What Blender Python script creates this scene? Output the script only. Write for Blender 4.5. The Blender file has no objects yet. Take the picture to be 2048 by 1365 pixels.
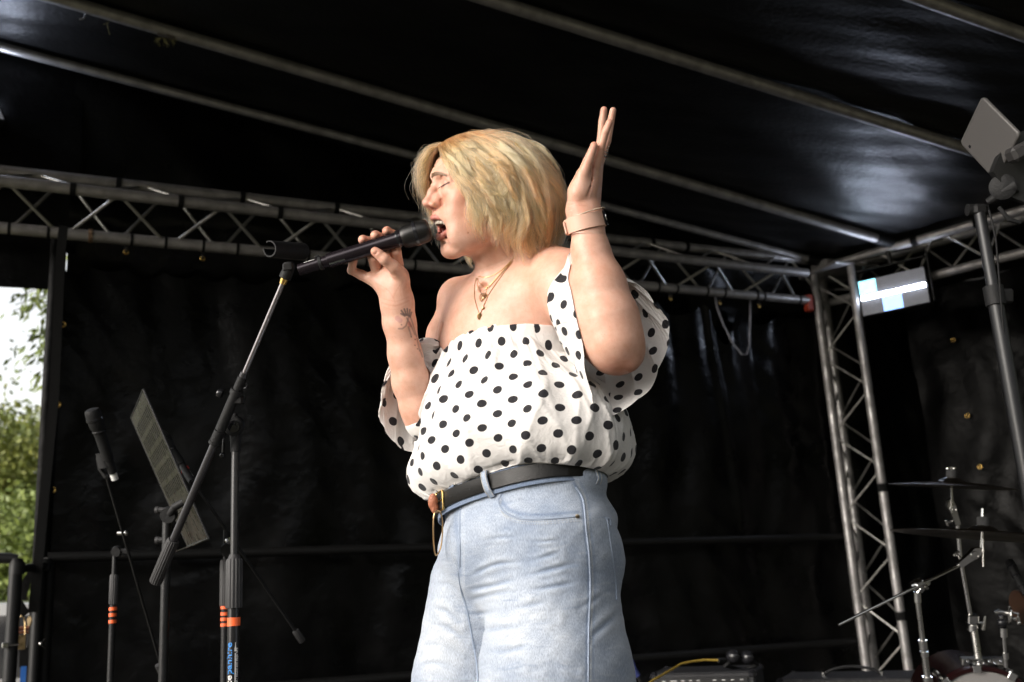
import bpy, math, random
import numpy as np
from mathutils import Vector, Matrix

random.seed(7)
RNG = np.random.default_rng(7)
scene = bpy.context.scene
COL = scene.collection

# ------------------------------------------------------------------ camera
FPX, CX, CY = 2000.0, 1024.0, 682.5            # photograph is 2048 x 1365
ROT = np.array([[0.919501737415687, 0.042639215377041774, 0.390766493191987],
                [-0.3890914860037942, 0.2400866058452494, 0.8893628265297956],
                [-0.055896067919776325, -0.969814579703635, 0.23735060687803108]])
EYE = np.array([0.0, 0.0, 1.6])
cam_data = bpy.data.cameras.new('camera')
cam = bpy.data.objects.new('camera', cam_data)
COL.objects.link(cam)
cam_data.sensor_width = 36.0
cam_data.lens = FPX / 2048.0 * 36.0
cam_data.clip_start = 0.05
cam_data.clip_end = 600.0
cam_data.dof.use_dof = True
cam_data.dof.focus_distance = 2.0
cam_data.dof.aperture_fstop = 4.5
cam.matrix_world = Matrix(((ROT[0][0], -ROT[0][1], -ROT[0][2], EYE[0]),
                           (ROT[1][0], -ROT[1][1], -ROT[1][2], EYE[1]),
                           (ROT[2][0], -ROT[2][1], -ROT[2][2], EYE[2]),
                           (0, 0, 0, 1)))
scene.camera = cam

# ------------------------------------------------------------------ light (overcast day)
SUN_EL, SUN_AZ = math.radians(24), math.radians(197)     # direction the sun stands in, azimuth from +X
world = bpy.data.worlds.new('World')
scene.world = world
world.use_nodes = True
wn, wl = world.node_tree.nodes, world.node_tree.links
wn.clear()
w_out = wn.new('ShaderNodeOutputWorld')
w_bg = wn.new('ShaderNodeBackground')
w_bg.inputs['Strength'].default_value = 0.15
w_sky = wn.new('ShaderNodeTexSky')
w_sky.sky_type = 'NISHITA'
w_sky.sun_disc = False
w_sky.sun_elevation = SUN_EL
w_sky.sun_rotation = math.pi / 2 - SUN_AZ
w_sky.dust_density = 4.0
w_sky.air_density = 1.2
w_hsv = wn.new('ShaderNodeHueSaturation')
w_hsv.inputs['Saturation'].default_value = 0.22
w_tc = wn.new('ShaderNodeTexCoord')
w_map = wn.new('ShaderNodeMapping')
w_map.inputs['Scale'].default_value = (1, 1, 2.6)
w_noise = wn.new('ShaderNodeTexNoise')
w_noise.inputs['Scale'].default_value = 3.2
w_noise.inputs['Detail'].default_value = 6
w_ramp = wn.new('ShaderNodeValToRGB')
w_ramp.color_ramp.elements[0].position = 0.35
w_ramp.color_ramp.elements[0].color = (2.0, 1.98, 1.96, 1)
w_ramp.color_ramp.elements[1].position = 0.62
w_ramp.color_ramp.elements[1].color = (2.6, 2.54, 2.46, 1)
w_mul = wn.new('ShaderNodeMix')
w_mul.data_type = 'RGBA'
w_mul.blend_type = 'MULTIPLY'
w_mul.inputs[0].default_value = 1.0
wl.new(w_sky.outputs[0], w_hsv.inputs['Color'])
wl.new(w_tc.outputs['Generated'], w_map.inputs[0])
wl.new(w_map.outputs[0], w_noise.inputs['Vector'])
wl.new(w_noise.outputs[0], w_ramp.inputs[0])
wl.new(w_hsv.outputs[0], w_mul.inputs[6])
wl.new(w_ramp.outputs[0], w_mul.inputs[7])
wl.new(w_mul.outputs[2], w_bg.inputs['Color'])
wl.new(w_bg.outputs[0], w_out.inputs[0])

sun_data = bpy.data.lights.new('sun', 'SUN')
sun_data.energy = 0.66
sun_data.angle = math.radians(55)
sun_data.color = (1.0, 0.95, 0.89)
sun = bpy.data.objects.new('sun', sun_data)
COL.objects.link(sun)
_sd = Vector((math.cos(SUN_EL) * math.cos(SUN_AZ), math.cos(SUN_EL) * math.sin(SUN_AZ), math.sin(SUN_EL)))
sun.rotation_euler = _sd.to_track_quat('Z', 'Y').to_euler()
sun.location = (-4, -6, 8)

vs = scene.view_settings
vs.view_transform = 'Standard'
vs.look = 'None'
vs.gamma = 1.0
vs.use_curve_mapping = False
vs.exposure = 0.06
scene.render.film_transparent = False
scene.cycles.use_denoising = True
scene.cycles.max_bounces = 8
scene.cycles.sample_clamp_indirect = 6.0

# ------------------------------------------------------------------ helpers
def V3(*a):
    return np.array(a, float)

def unit(v):
    v = np.asarray(v, float)
    return v / (np.linalg.norm(v) + 1e-12)

def ray(px, py):
    return ROT @ np.array([(px - CX) / FPX, (py - CY) / FPX, 1.0])

def P(px, py, d):
    """point seen at photograph pixel px, py standing d metres away along the view axis"""
    return EYE + ray(px, py) * d

def on_plane(px, py, p0, n):
    r = ray(px, py)
    return EYE + r * (np.dot(np.asarray(p0) - EYE, n) / np.dot(r, n))

def project(p):
    c = ROT.T @ (np.asarray(p, float) - EYE)
    return c[0] / c[2] * FPX + CX, c[1] / c[2] * FPX + CY, c[2]

def origin_of(o):
    t = np.zeros(3)
    while o is not None:
        t += np.array(o.location)
        o = o.parent
    return t

def thing(name, label, cat, loc=(0, 0, 0), group=None):
    o = bpy.data.objects.new(name, None)
    o.empty_display_size = 0.1
    COL.objects.link(o)
    o.location = Vector([float(c) for c in loc])
    o['label'] = label
    o['category'] = cat
    if group:
        o['group'] = group
    return o

def tag(o, label=None, cat=None, group=None, kind=None):
    if label: o['label'] = label
    if cat: o['category'] = cat
    if group: o['group'] = group
    if kind: o['kind'] = kind
    return o

def link_mesh(name, verts, faces, mat, parent=None, smooth=True, uvs=None, mats=None, midx=None, loc=None):
    """verts in world coordinates; uvs per vertex"""
    verts = np.asarray(verts, float)
    base = origin_of(parent) if parent is not None else np.zeros(3)
    if loc is None:
        loc = np.zeros(3) if parent is not None else (verts.mean(0) if len(verts) else np.zeros(3))
        if parent is None:
            loc[2] = verts[:, 2].min()
    else:
        loc = np.asarray(loc, float) - base
    me = bpy.data.meshes.new(name)
    me.from_pydata((verts - base - loc).tolist(), [], [tuple(int(i) for i in f) for f in faces])
    for m in ([mat] if mats is None else mats):
        me.materials.append(m)
    if midx is not None:
        me.polygons.foreach_set('material_index', np.asarray(midx, np.int32))
    if uvs is not None:
        uv = me.uv_layers.new(name='UVMap')
        li = np.zeros(len(me.loops), np.int32)
        me.loops.foreach_get('vertex_index', li)
        uv.data.foreach_set('uv', np.asarray(uvs, float)[li].ravel())
    if smooth:
        me.polygons.foreach_set('use_smooth', np.ones(len(me.polygons), bool))
    me.update()
    o = bpy.data.objects.new(name, me)
    COL.objects.link(o)
    o.parent = parent
    o.location = Vector([float(c) for c in loc])
    return o

def frame_of(d, up=None):
    d = unit(d)
    a = np.array([0, 0, 1.0]) if up is None else np.asarray(up, float)
    if abs(np.dot(a, d)) > 0.95:
        a = np.array([1.0, 0, 0])
    x = unit(np.cross(a, d))
    y = np.cross(d, x)
    return x, y, d

class Geo:
    def __init__(s):
        s.v, s.f, s.uv = [], [], []
    def add(s, v, f, uv=None):
        b = len(s.v)
        s.v += [tuple(p) for p in v]
        s.f += [tuple(b + i for i in q) for q in f]
        s.uv += [tuple(q) for q in uv] if uv is not None else [(0, 0)] * len(v)
        return s
    def box(s, c, size, ax=None, bev=0.0):
        """box centred at c, size along the three axes ax, with chamfered edges"""
        c = np.asarray(c, float)
        ax = np.eye(3) if ax is None else np.asarray(ax)
        h = np.asarray(size, float) / 2
        b = min(bev, h.min() * 0.9)
        if b <= 0:
            v = [c + ax[0] * i * h[0] + ax[1] * j * h[1] + ax[2] * k * h[2] for i in (-1, 1) for j in (-1, 1) for k in (-1, 1)]
            return s.add(v, [(0, 1, 3, 2), (4, 6, 7, 5), (0, 4, 5, 1), (2, 3, 7, 6), (0, 2, 6, 4), (1, 5, 7, 3)])
        v, idx = [], {}
        for i in (-1, 1):
            for j in (-1, 1):
                for k in (-1, 1):
                    for a in range(3):
                        q = np.array([i, j, k]) * (h - b)
                        q[a] = (i, j, k)[a] * h[a]
                        idx[(i, j, k, a)] = len(v)
                        v.append(c + ax[0] * q[0] + ax[1] * q[1] + ax[2] * q[2])
        f = []
        for a in range(3):
            o1, o2 = (a + 1) % 3, (a + 2) % 3
            for sg in (-1, 1):
                q = []
                for (p, r) in ((-1, -1), (1, -1), (1, 1), (-1, 1)):
                    t = [0, 0, 0]; t[a] = sg; t[o1] = p; t[o2] = r
                    q.append(idx[(*t, a)])
                f.append(q if sg > 0 else q[::-1])
        for a in range(3):
            o1, o2 = (a + 1) % 3, (a + 2) % 3
            for p in (-1, 1):
                for r in (-1, 1):
                    t0 = [0, 0, 0]; t0[a] = -1; t0[o1] = p; t0[o2] = r
                    t1 = list(t0); t1[a] = 1
                    q = [idx[(*t0, o1)], idx[(*t1, o1)], idx[(*t1, o2)], idx[(*t0, o2)]]
                    f.append(q if p * r < 0 else q[::-1])
        for i in (-1, 1):
            for j in (-1, 1):
                for k in (-1, 1):
                    q = [idx[(i, j, k, 0)], idx[(i, j, k, 1)], idx[(i, j, k, 2)]]
                    f.append(q if i * j * k > 0 else q[::-1])
        return s.add(v, f)
    def tube(s, pts, r, n=12, cap=True, ell=1.0, up=None, closed=False):
        pts = [np.asarray(p, float) for p in pts]
        m = len(pts)
        rr = [r] * m if np.isscalar(r) else list(r)
        d0 = pts[1] - pts[0]
        x, y, _ = frame_of(d0, up)
        v, uv, L = [], [], 0.0
        for i, p in enumerate(pts):
            if closed:
                t = unit(pts[(i + 1) % m] - pts[i - 1])
            else:
                t = unit(pts[min(i + 1, m - 1)] - pts[max(i - 1, 0)])
            x = unit(x - t * np.dot(x, t)); y = np.cross(t, x)
            if i: L += np.linalg.norm(p - pts[i - 1])
            for k in range(n):
                a = 2 * math.pi * k / n
                v.append(p + x * math.cos(a) * rr[i] + y * math.sin(a) * rr[i] * ell)
                uv.append((k / n, L))
        f = []
        for i in range(m if closed else m - 1):
            i2 = (i + 1) % m
            for k in range(n):
                k2 = (k + 1) % n
                f.append((i * n + k, i * n + k2, i2 * n + k2, i2 * n + k))
        if cap and not closed:
            f.append(tuple(range(n))[::-1])
            f.append(tuple((m - 1) * n + k for k in range(n)))
        return s.add(v, f, uv)
    def lathe(s, prof, c, d, n=24, up=None, ell=1.0):
        """prof: list of (radius, height along d)"""
        x, y, z = frame_of(d, up)
        c = np.asarray(c, float)
        v = []
        for (r, h) in prof:
            for k in range(n):
                a = 2 * math.pi * k / n
                v.append(c + z * h + (x * math.cos(a) + y * math.sin(a) * ell) * max(r, 1e-5))
        f = []
        for i in range(len(prof) - 1):
            for k in range(n):
                k2 = (k + 1) % n
                f.append((i * n + k, i * n + k2, (i + 1) * n + k2, (i + 1) * n + k))
        f.append(tuple(range(n))[::-1])
        f.append(tuple((len(prof) - 1) * n + k for k in range(n)))
        return s.add(v, f)
    def ball(s, c, r, n=12):
        prof = [(math.sin(math.pi * i / n), -math.cos(math.pi * i / n)) for i in range(n + 1)]
        rr = np.array([r] * 3 if np.isscalar(r) else r)
        b = len(s.v)
        s.lathe(prof, (0, 0, 0), (0, 0, 1), n=2 * n)
        for i in range(b, len(s.v)):
            s.v[i] = tuple(np.asarray(c) + np.array(s.v[i]) * rr)
        return s
    def prism(s, poly, o, ax, h, bev=0):
        """polygon in the plane of ax[0], ax[1] at o, thickness h along ax[2] (centred)"""
        o = np.asarray(o, float); m = len(poly)
        v = [o + ax[0] * p[0] + ax[1] * p[1] - ax[2] * h / 2 for p in poly] + [o + ax[0] * p[0] + ax[1] * p[1] + ax[2] * h / 2 for p in poly]
        f = [tuple(range(m))[::-1], tuple(range(m, 2 * m))]
        f += [(i, (i + 1) % m, m + (i + 1) % m, m + i) for i in range(m)]
        return s.add(v, f)
    def build(s, name, mat, parent=None, smooth=True, sharp=None, loc=None, uv=False):
        o = link_mesh(name, s.v, s.f, mat, parent, smooth=smooth, loc=loc, uvs=s.uv if uv else None)
        if smooth:
            mark_sharp(o, 35 if sharp is None else sharp)
        return o

def mark_sharp(o, deg):
    try:
        o.data.set_sharp_from_angle(angle=math.radians(deg))
    except Exception:
        pass

def grid_mesh(fn, nu, nv, closed_u=False):
    """fn(u, v) arrays -> xyz array; returns verts, faces, (u, v)"""
    us = np.linspace(0, 1, nu, endpoint=not closed_u)
    vs_ = np.linspace(0, 1, nv)
    Ug, Vg = np.meshgrid(us, vs_)
    p = fn(Ug, Vg)
    verts = p.reshape(-1, 3)
    f = []
    for j in range(nv - 1):
        for i in range(nu if closed_u else nu - 1):
            i2 = (i + 1) % nu
            f.append((j * nu + i, j * nu + i2, (j + 1) * nu + i2, (j + 1) * nu + i))
    return verts, f, np.stack([Ug.ravel(), Vg.ravel()], 1)

# ------------------------------------------------------------------ materials
def mat(name, col, rough=0.5, metal=0.0, col2=None, nscale=20.0, ndetail=4.0, bump=0.0, bscale=60.0,
        spec=0.5, sss=0.0, sss_col=None, emit=None, estr=0.0, rvar=0.0, trans=0.0, coords='Object', sheen=0.0, coat=0.0, stretch=None, aniso=0.0):
    m = bpy.data.materials.new(name)
    m.use_nodes = True
    nt = m.node_tree
    N, L = nt.nodes, nt.links
    b = N['Principled BSDF']
    b.inputs['Base Color'].default_value = (*col, 1)
    b.inputs['Roughness'].default_value = rough
    b.inputs['Metallic'].default_value = metal
    b.inputs['Specular IOR Level'].default_value = spec
    if sheen: b.inputs['Sheen Weight'].default_value = sheen
    if coat: b.inputs['Coat Weight'].default_value = coat
    tc = N.new('ShaderNodeTexCoord')
    src = tc.outputs[coords]
    if stretch is not None:
        mp = N.new('ShaderNodeMapping')
        mp.inputs['Scale'].default_value = stretch
        L.new(src, mp.inputs[0]); src = mp.outputs[0]
    if col2 is not None or rvar:
        n = N.new('ShaderNodeTexNoise')
        n.inputs['Scale'].default_value = nscale
        n.inputs['Detail'].default_value = ndetail
        L.new(src, n.inputs['Vector'])
        if col2 is not None:
            r = N.new('ShaderNodeValToRGB')
            r.color_ramp.elements[0].position = 0.36
            r.color_ramp.elements[1].position = 0.64
            r.color_ramp.elements[0].color = (*col, 1)
            r.color_ramp.elements[1].color = (*col2, 1)
            L.new(n.outputs[0], r.inputs[0])
            L.new(r.outputs[0], b.inputs['Base Color'])
        if rvar:
            mr = N.new('ShaderNodeMapRange')
            mr.inputs[1].default_value = 0.3; mr.inputs[2].default_value = 0.7
            mr.inputs[3].default_value = max(0.02, rough - rvar); mr.inputs[4].default_value = min(1, rough + rvar)
            L.new(n.outputs[0], mr.inputs[0]); L.new(mr.outputs[0], b.inputs['Roughness'])
    if bump:
        n2 = N.new('ShaderNodeTexNoise')
        n2.inputs['Scale'].default_value = bscale
        n2.inputs['Detail'].default_value = 5
        L.new(src, n2.inputs['Vector'])
        bp = N.new('ShaderNodeBump')
        bp.inputs['Strength'].default_value = bump
        bp.inputs['Distance'].default_value = 0.01
        L.new(n2.outputs[0], bp.inputs['Height'])
        L.new(bp.outputs[0], b.inputs['Normal'])
    if emit is not None:
        b.inputs['Emission Color'].default_value = (*emit, 1)
        b.inputs['Emission Strength'].default_value = estr
    return m

M = {}
M['tarp'] = mat('black_vinyl_tarp', (0.0012, 0.0012, 0.0014), 0.30, col2=(0.0028, 0.0027, 0.0027), nscale=3.0, bump=1.0, bscale=8.0, rvar=0.10, spec=0.19)
M['tarp_dulled'] = mat('black_vinyl_dulled_tarp', (0.001, 0.001, 0.001), 0.34, col2=(0.002, 0.002, 0.002), nscale=3.0, bump=0.8, bscale=8.0, rvar=0.08, spec=0.05)  # darker, duller copy of the tarp, shades sheets that catch the sun
M['roof_tarp'] = mat('black_roof_vinyl', (0.0035, 0.0035, 0.0038), 0.40, col2=(0.006, 0.006, 0.0065), nscale=2.0, bump=0.34, bscale=30.0, rvar=0.05, spec=.42, stretch=(1.0, 1.7, 1.0))
M['aluminium'] = mat('weathered_aluminium', (0.34, 0.325, 0.32), 0.42, 0.55, col2=(0.22, 0.21, 0.205), nscale=14, bump=0.08, bscale=120, rvar=0.12)
M['brace_metal'] = mat('brace_aluminium', (0.36, 0.35, 0.33), 0.38, 0.9, rvar=0.1)
M['black_metal'] = mat('black_powder_coated_steel', (0.009, 0.009, 0.0095), 0.42, 0.0, spec=.3, bump=0.1, bscale=300, rvar=0.08)
M['rail_black'] = mat('matt_black_rail', (.005, .005, .005), .5, spec=.2)
M['black_gloss'] = mat('black_gloss', (0.012, 0.012, 0.014), 0.22, 0.0, rvar=0.06)
M['black_rubber'] = mat('black_rubber', (0.009, 0.009, 0.0095), 0.6, 0.0, spec=.3, bump=0.15, bscale=200)
M['grip_rubber'] = mat('ribbed_grip_rubber', (0.026, 0.025, 0.026), 0.6)
M['chrome'] = mat('chrome', (0.72, 0.71, 0.69), 0.16, 1.0, rvar=0.05)
M['dull_chrome'] = mat('dull_chrome', (0.50, 0.49, 0.47), 0.3, 1.0, rvar=0.08)
M['webbing'] = mat('black_webbing', (0.008, 0.008, 0.008), 0.9, spec=.1, bump=0.4, bscale=500)
M['blue_webbing'] = mat('blue_webbing', (0.01, 0.11, 0.42), 0.8, bump=0.4, bscale=500)
M['brass'] = mat('brass', (0.65, 0.42, 0.13), 0.28, 1.0, rvar=0.08)
M['zinc'] = mat('zinc_plated_steel', (0.42, 0.30, 0.15), 0.35, 1.0, col2=(0.55, 0.40, 0.22), nscale=60, rvar=0.1)
M['orange_tape'] = mat('orange_tape', (0.85, 0.13, 0.03), 0.45)
M['red_ring'] = mat('red_ring', (0.55, 0.02, 0.02), 0.4)
M['white_label'] = mat('white_label', (0.72, 0.72, 0.70), 0.5)
M['grey_plastic'] = mat('grey_plastic', (0.10, 0.10, 0.105), 0.5)

# ================================================================== the stage
ZF = 0.8                                        # stage floor above the ground
YB = 4.944                                      # plane of the back truss
NY = V3(0, 1, 0)
def back(px, py, dy=0.0):
    return on_plane(px, py, (0, YB + dy, 0), NY)

rB0, rB1 = back(0, 94), back(1590, 512)
DR = unit(rB1 - rB0)                            # rafter direction
corner = back(1648, 535)
rt_far = on_plane(1950, 448, corner, V3(0, 0, 1))
DT = unit(rt_far - corner)                      # side truss direction, towards the camera
RN = unit(np.cross(DR, DT))
if RN[2] > 0: RN = -RN                          # points down into the stage
def roofp(px, py, off=0.0):
    return on_plane(px, py, rB1 + RN * off, RN)

# ground, far and near
m_ground = mat('meadow_ground', (0.075, 0.075, 0.04), 0.95, col2=(0.11, 0.10, 0.06), nscale=1.2, bump=0.4, bscale=8)
g = Geo(); g.add([(-300, -300, 0), (300, -300, 0), (300, 300, 0), (-300, 300, 0)], [(0, 1, 2, 3)])
tag(g.build('ground', m_ground, smooth=False), 'grass field around the stage', kind='structure')
# unseen trees added behind the audience side to block the low sky
tl_v, tl_f = [], []
NA, NH = 150, 12
for j in range(NH):
    for i in range(NA):
        a = math.radians(206 + 155 * i / (NA - 1)); h = 10.2 + 1.3 * math.sin(i * .35) + .9 * math.sin(i * .93 + 1) + .5 * math.sin(i * 2.1)
        t = j / (NH - 1); r = 29 + 1.6 * math.sin(i * .6 + j) * math.sin(j * 1.7 + i * .23) - 2.2 * math.sin(math.pi * t)
        tl_v.append((1 + r * math.cos(a), 1 + r * math.sin(a), h * t - .05 + .35 * math.sin(i * 1.7 + j * 2.3)))
for j in range(NH - 1):
    for i in range(NA - 1): tl_f.append((j * NA + i, j * NA + i + 1, (j + 1) * NA + i + 1, (j + 1) * NA + i))
m_belt = mat('blocker_foliage', (.035, .042, .018), .9, col2=(.06, .07, .03), nscale=.8, bump=1.0, bscale=3)
o = link_mesh('blocker_tree_belt', tl_v, tl_f, m_belt); tag(o, 'unseen belt of trees added behind the audience to block low sky light', 'added light blocker', kind='stuff')
# stage floor
m_floor = mat('stage_ply', (0.03, 0.027, 0.025), 0.55, col2=(0.05, 0.045, 0.04), nscale=5, bump=0.2)
g = Geo(); g.box((2.4, 2.6, ZF - 0.06), (5.6, 5.4, 0.12), bev=0.01)
tag(g.build('stage_floor', m_floor, smooth=False), 'dark ply stage floor', kind='structure')

# ---- roof sheet: right slope, ridge off to the left, left slope
RIDGE = rB1 - DR * 5.5
def roof_fn(U_, V_):
    # V_: along the depth, from behind the gable to over the front edge; U_: along rafters
    y0, y1 = 0.42, -5.6
    s = y0 + (y1 - y0) * V_
    L = -5.5 + 6.7 * U_
    p = rB1[None, None, :] + DR * L[..., None] - RN * 0.034
    d = DT / abs(DT[1])
    p = p + d * (-s)[..., None]
    # light sag between rafters + wrinkles
    w = 0.0035 * np.sin(9 * s + 2.0 * L) * np.sin(3.1 * L + 0.7) + 0.004 * np.sin(21 * s - 5 * L + np.sin(4 * L)) + 0.0025 * np.sin(37 * (s * .9 + L * .35) + 2 * np.sin(3 * s))
    p[..., 2] += w
    return p
v, f, uv = grid_mesh(roof_fn, 150, 170)
o = link_mesh('roof_sheet', v, f, M['roof_tarp'])
tag(o, kind='structure', label='black vinyl roof sheet over the rafters')
RL = V3(-DR[0], 0, DR[2])                         # other slope, mirrored
def roof2_fn(U_, V_):
    s = 0.15 + (-5.75) * V_
    p = RIDGE[None, None, :] - RN * 0.034 + RL * (1.7 * U_)[..., None] + (DT / abs(DT[1])) * (-s)[..., None]
    p[..., 2] += 0.01 * np.sin(7 * s) * np.sin(5 * U_)
    return p
v, f, uv = grid_mesh(roof2_fn, 40, 40)
tag(link_mesh('roof_sheet_far_slope', v, f, M['roof_tarp']), kind='structure', label='other slope of the black vinyl roof')

# ---- rafters
rafter_px = [((0, 94), (1590, 512), 'lying over the back wall, lowest at the left edge', 0.024),
             ((154, 9), (1700, 462), 'running behind the singer from the top left corner', 0.030),
             ((980, 0), (1940, 300), 'crossing from top centre to the tablet at the right', 0.030),
             ((1850, 0), (2048, 70), 'short length in the top right corner', 0.030)]
for k, (a, b, txt, rad) in enumerate(rafter_px):
    pa, pb = roofp(*a), roofp(*b)
    if k == 0: pa, pb = rB0, rB1
    d = unit(pb - pa)
    # run from the ridge to the side truss
    t0 = np.dot(RIDGE - pa, DR) / np.dot(d, DR)
    e0 = pa + d * (t0 + (0.0))
    q = corner
    t1 = (np.dot(pb - q, NY)) / DT[1]
    e1 = q + DT * t1
    L1 = np.dot(e1 - pa, d)
    e1 = pa + d * (L1 - 0.04)
    t = thing('rafter_pole', 'grey roof pole ' + txt, 'pole', e1, group='poles under the stage roof')
    gg = Geo(); gg.tube([e0 + (e1 - e0) * j / 8 for j in range(9)], rad, 20)
    gg.build('pole_tube', M['aluminium'], t)
    gg = Geo(); gg.tube([e1 - d * 0.10, e1 + d * 0.03], rad * 1.25, 18); gg.build('end_sleeve', M['black_metal'], t)
    if k == 1:
        # joint sleeve with dried grass caught on it, small hook
        j0, j1 = roofp(205, 24), roofp(222, 29)
        gg = Geo(); gg.tube([roofp(317, 58), roofp(352, 68)], rad * 1.06, 20); gg.build('tape_wrap', mat('old_brown_tape', (0.06, 0.048, 0.035), 0.85, bump=0.6, bscale=90), t)
        gg = Geo()
        for _ in range(40):
            c = roofp(random.uniform(312, 352), random.uniform(66, 74)) + RN * rad * 0.8
            dd = RN * random.uniform(.004, .03) + DR * random.uniform(-.02, .02) + V3(0, random.uniform(-.01, .01), 0)
            gg.tube([c, c + dd * .6, c + dd + V3(.004, 0, -.002)], 0.0009, 4)
        for (x, y, x2, y2) in ((215, 38, 222, 60), (208, 42, 221, 34)):
            gg.tube([roofp(x, y) + RN * .02, roofp(x2, y2) + RN * .03], 0.001, 4)
        gg.build('dried_grass', mat('dried_grass', (0.25, 0.22, 0.08), 0.9), t)['kind'] = 'stuff'
        gg = Geo(); c = roofp(172, 22) + RN * rad
        gg.tube([c - RN * .01, c + RN * .012, c + RN * .018 - DR * .008, c + RN * .022 - DR * .018], 0.004, 8); gg.build('hook', M['dull_chrome'], t)

xl = back(104, 565, .18)[0]
# ---- gable tarp between rafter and truss, with long soft folds
def gable_fn(U_, V_):
    x = xl + .06 + (5.42 - xl - .06) * U_
    zt = rB0[2] + (x - rB0[0]) * DR[2] / DR[0] + 0.09
    zb = 2.75 + 0 * x
    z = zb + (zt - zb) * V_
    y = YB + 0.13 + .17 * np.clip((3.5 - z) / .3, 0, 1) + 0.03 * np.sin(2.2 * (x + 1.15 * z)) + 0.018 * np.sin(7.3 * (x + 1.15 * z) + 1) + 0.006 * np.sin(19 * (x + .9 * z)) * np.sin(3 * x)
    return np.stack([x, y, z], -1)
v, f, uv = grid_mesh(gable_fn, 180, 40)
tag(link_mesh('gable_tarp', v, f, M['tarp']), 'black vinyl gable sheet above the back truss', 'tarp')

def gable2_fn(U_, V_):
    x = -2.2 + (xl + .1 + 2.2) * U_
    zt = rB0[2] + (x - rB0[0]) * DR[2] / DR[0] + 0.09
    zt = np.minimum(zt, 5.0)
    z = 3.30 + (zt - 3.30) * V_
    y = YB + 0.125 + 0.03 * np.sin(2.2 * (x + 1.15 * z))
    return np.stack([x, y, z], -1)
v, f, uv = grid_mesh(gable2_fn, 40, 40)
tag(link_mesh('gable_tarp', v, f, M['tarp']), 'left end of the black gable sheet above the side opening', 'tarp')

# ---- trusses
def chord(t, a, b, r=0.0285):
    gg = Geo(); gg.tube([a + (b - a) * j / 6 for j in range(7)], r, 18)
    return gg.build('chord', M['aluminium'], t)
def brace(t, a, b, r=0.0085):
    gg = Geo(); d = unit(b - a); gg.tube([a + d * .022, b - d * .022], r, 10)
    gg.ball(a + d * .028, .0125, 5); gg.ball(b - d * .028, .0125, 5)
    return gg.build('brace', M['brace_metal'], t)
def tie(t, c, d, r=0.0275, w=0.026, m='webbing'):
    gg = Geo(); d = unit(d); gg.tube([c - d * w / 2, c + d * w / 2], r, 16); return gg.build('tie', M[m], t)

bt = thing('back_truss', 'long aluminium lattice truss across the top of the back wall', 'truss', back(1600, 597), group='trusses of the stage roof')
cA0, cA1 = back(0, 362, -0.14), back(1600, 545, -0.14)
cB0, cB1 = back(0, 342, 0.04), back(1600, 520, 0.04)
cC0, cC1 = back(0, 456), back(1600, 600)
for a, b in ((cA0, cA1), (cB0, cB1), (cC0, cC1)):
    d = b - a
    chord(bt, a - d * 0.35, b + d * 0.012)
def at(a, b, x):
    return a + (b - a) * ((x - a[0]) / (b[0] - a[0]))
x0 = back(125, 468)[0]; x1 = back(338, 486)[0]
pitch = x1 - x0
k = -5
while x0 + k * pitch < 4.3:
    xb = x0 + k * pitch
    for s in (-0.5, 0.5):
        xt = xb + s * pitch
        if xt > 4.35: continue
        brace(bt, at(cC0, cC1, xb + s * .04), at(cA0, cA1, xt))
        xb2, xt2 = xb + .5 * pitch, xb + .5 * pitch + s * pitch
        if xt2 < 4.4: brace(bt, at(cC0, cC1, xb2 + s * .04), at(cB0, cB1, xt2))
        brace(bt, at(cA0, cA1, xb + .25 * pitch), at(cB0, cB1, xb + .25 * pitch + s * pitch)) if xb + pitch < 4.4 else None
    k += 1
for px in (145, 362, 560): tie(bt, at(cA0, cA1, back(px, 400, -0.14)[0]), cA1 - cA0, .0310)
for px in (237, 485, 672, 1293, 1360): tie(bt, at(cB0, cB1, back(px, 380, .04)[0]), cB1 - cB0, .0310)
for px in (18, 97, 264, 332, 407, 475, 616, 730, 826, 1305, 1341, 1400, 1434, 1497, 1511, 1580): tie(bt, at(cC0, cC1, back(px, 470)[0]), cC1 - cC0, .0300, .014)
gg = Geo()
for j in range(4):
    c = at(cC0, cC1, back(176 + j * 2.2, 474)[0]); x_, y_, z_ = frame_of(cC1 - cC0)
    gg.tube([c + (x_ * math.cos(a) + y_ * math.sin(a)) * .0305 + z_ * .001 * a for a in np.linspace(0, 6.0, 20)], .0028, 6)
gg.build('rope_lashing', mat('brown_cord', (0.16, 0.10, 0.06), 0.9), bt)

st = thing('side_truss', 'aluminium truss running forward from the far corner above the glowing lamp', 'truss', corner, group='trusses of the stage roof')
sA, sC = corner, back(1640, 600)
nrm = unit(np.cross(DT, V3(0, 0, 1)))
if nrm[0] < 0: nrm = -nrm
sB = sA + nrm * 0.21 + V3(0, 0, .02)
sC = sA + nrm * 0.12 - V3(0, 0, .21)
for a in (sA, sB, sC): chord(st, a - DT * .05, a + DT * 4.6)
for j in range(11):
    s = .12 + j * .42
    brace(st, sC + DT * s, sA + DT * (s + .19)); brace(st, sC + DT * (s + .04), sA + DT * (s - .17))
    brace(st, sC + DT * (s + .21), sB + DT * (s + .4)); brace(st, sC + DT * (s + .25), sB + DT * (s + .04))
    brace(st, sA + DT * s, sB + DT * (s + .2))
for s in (.62, 1.0, 1.6, 2.1): tie(st, sA + DT * s, DT, .031, .04)
gg = Geo(); gg.box(corner + V3(0.03, 0.0, -.0), (.16, .16, .07), bev=.01); gg.build('corner_block', M['aluminium'], st)

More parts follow.
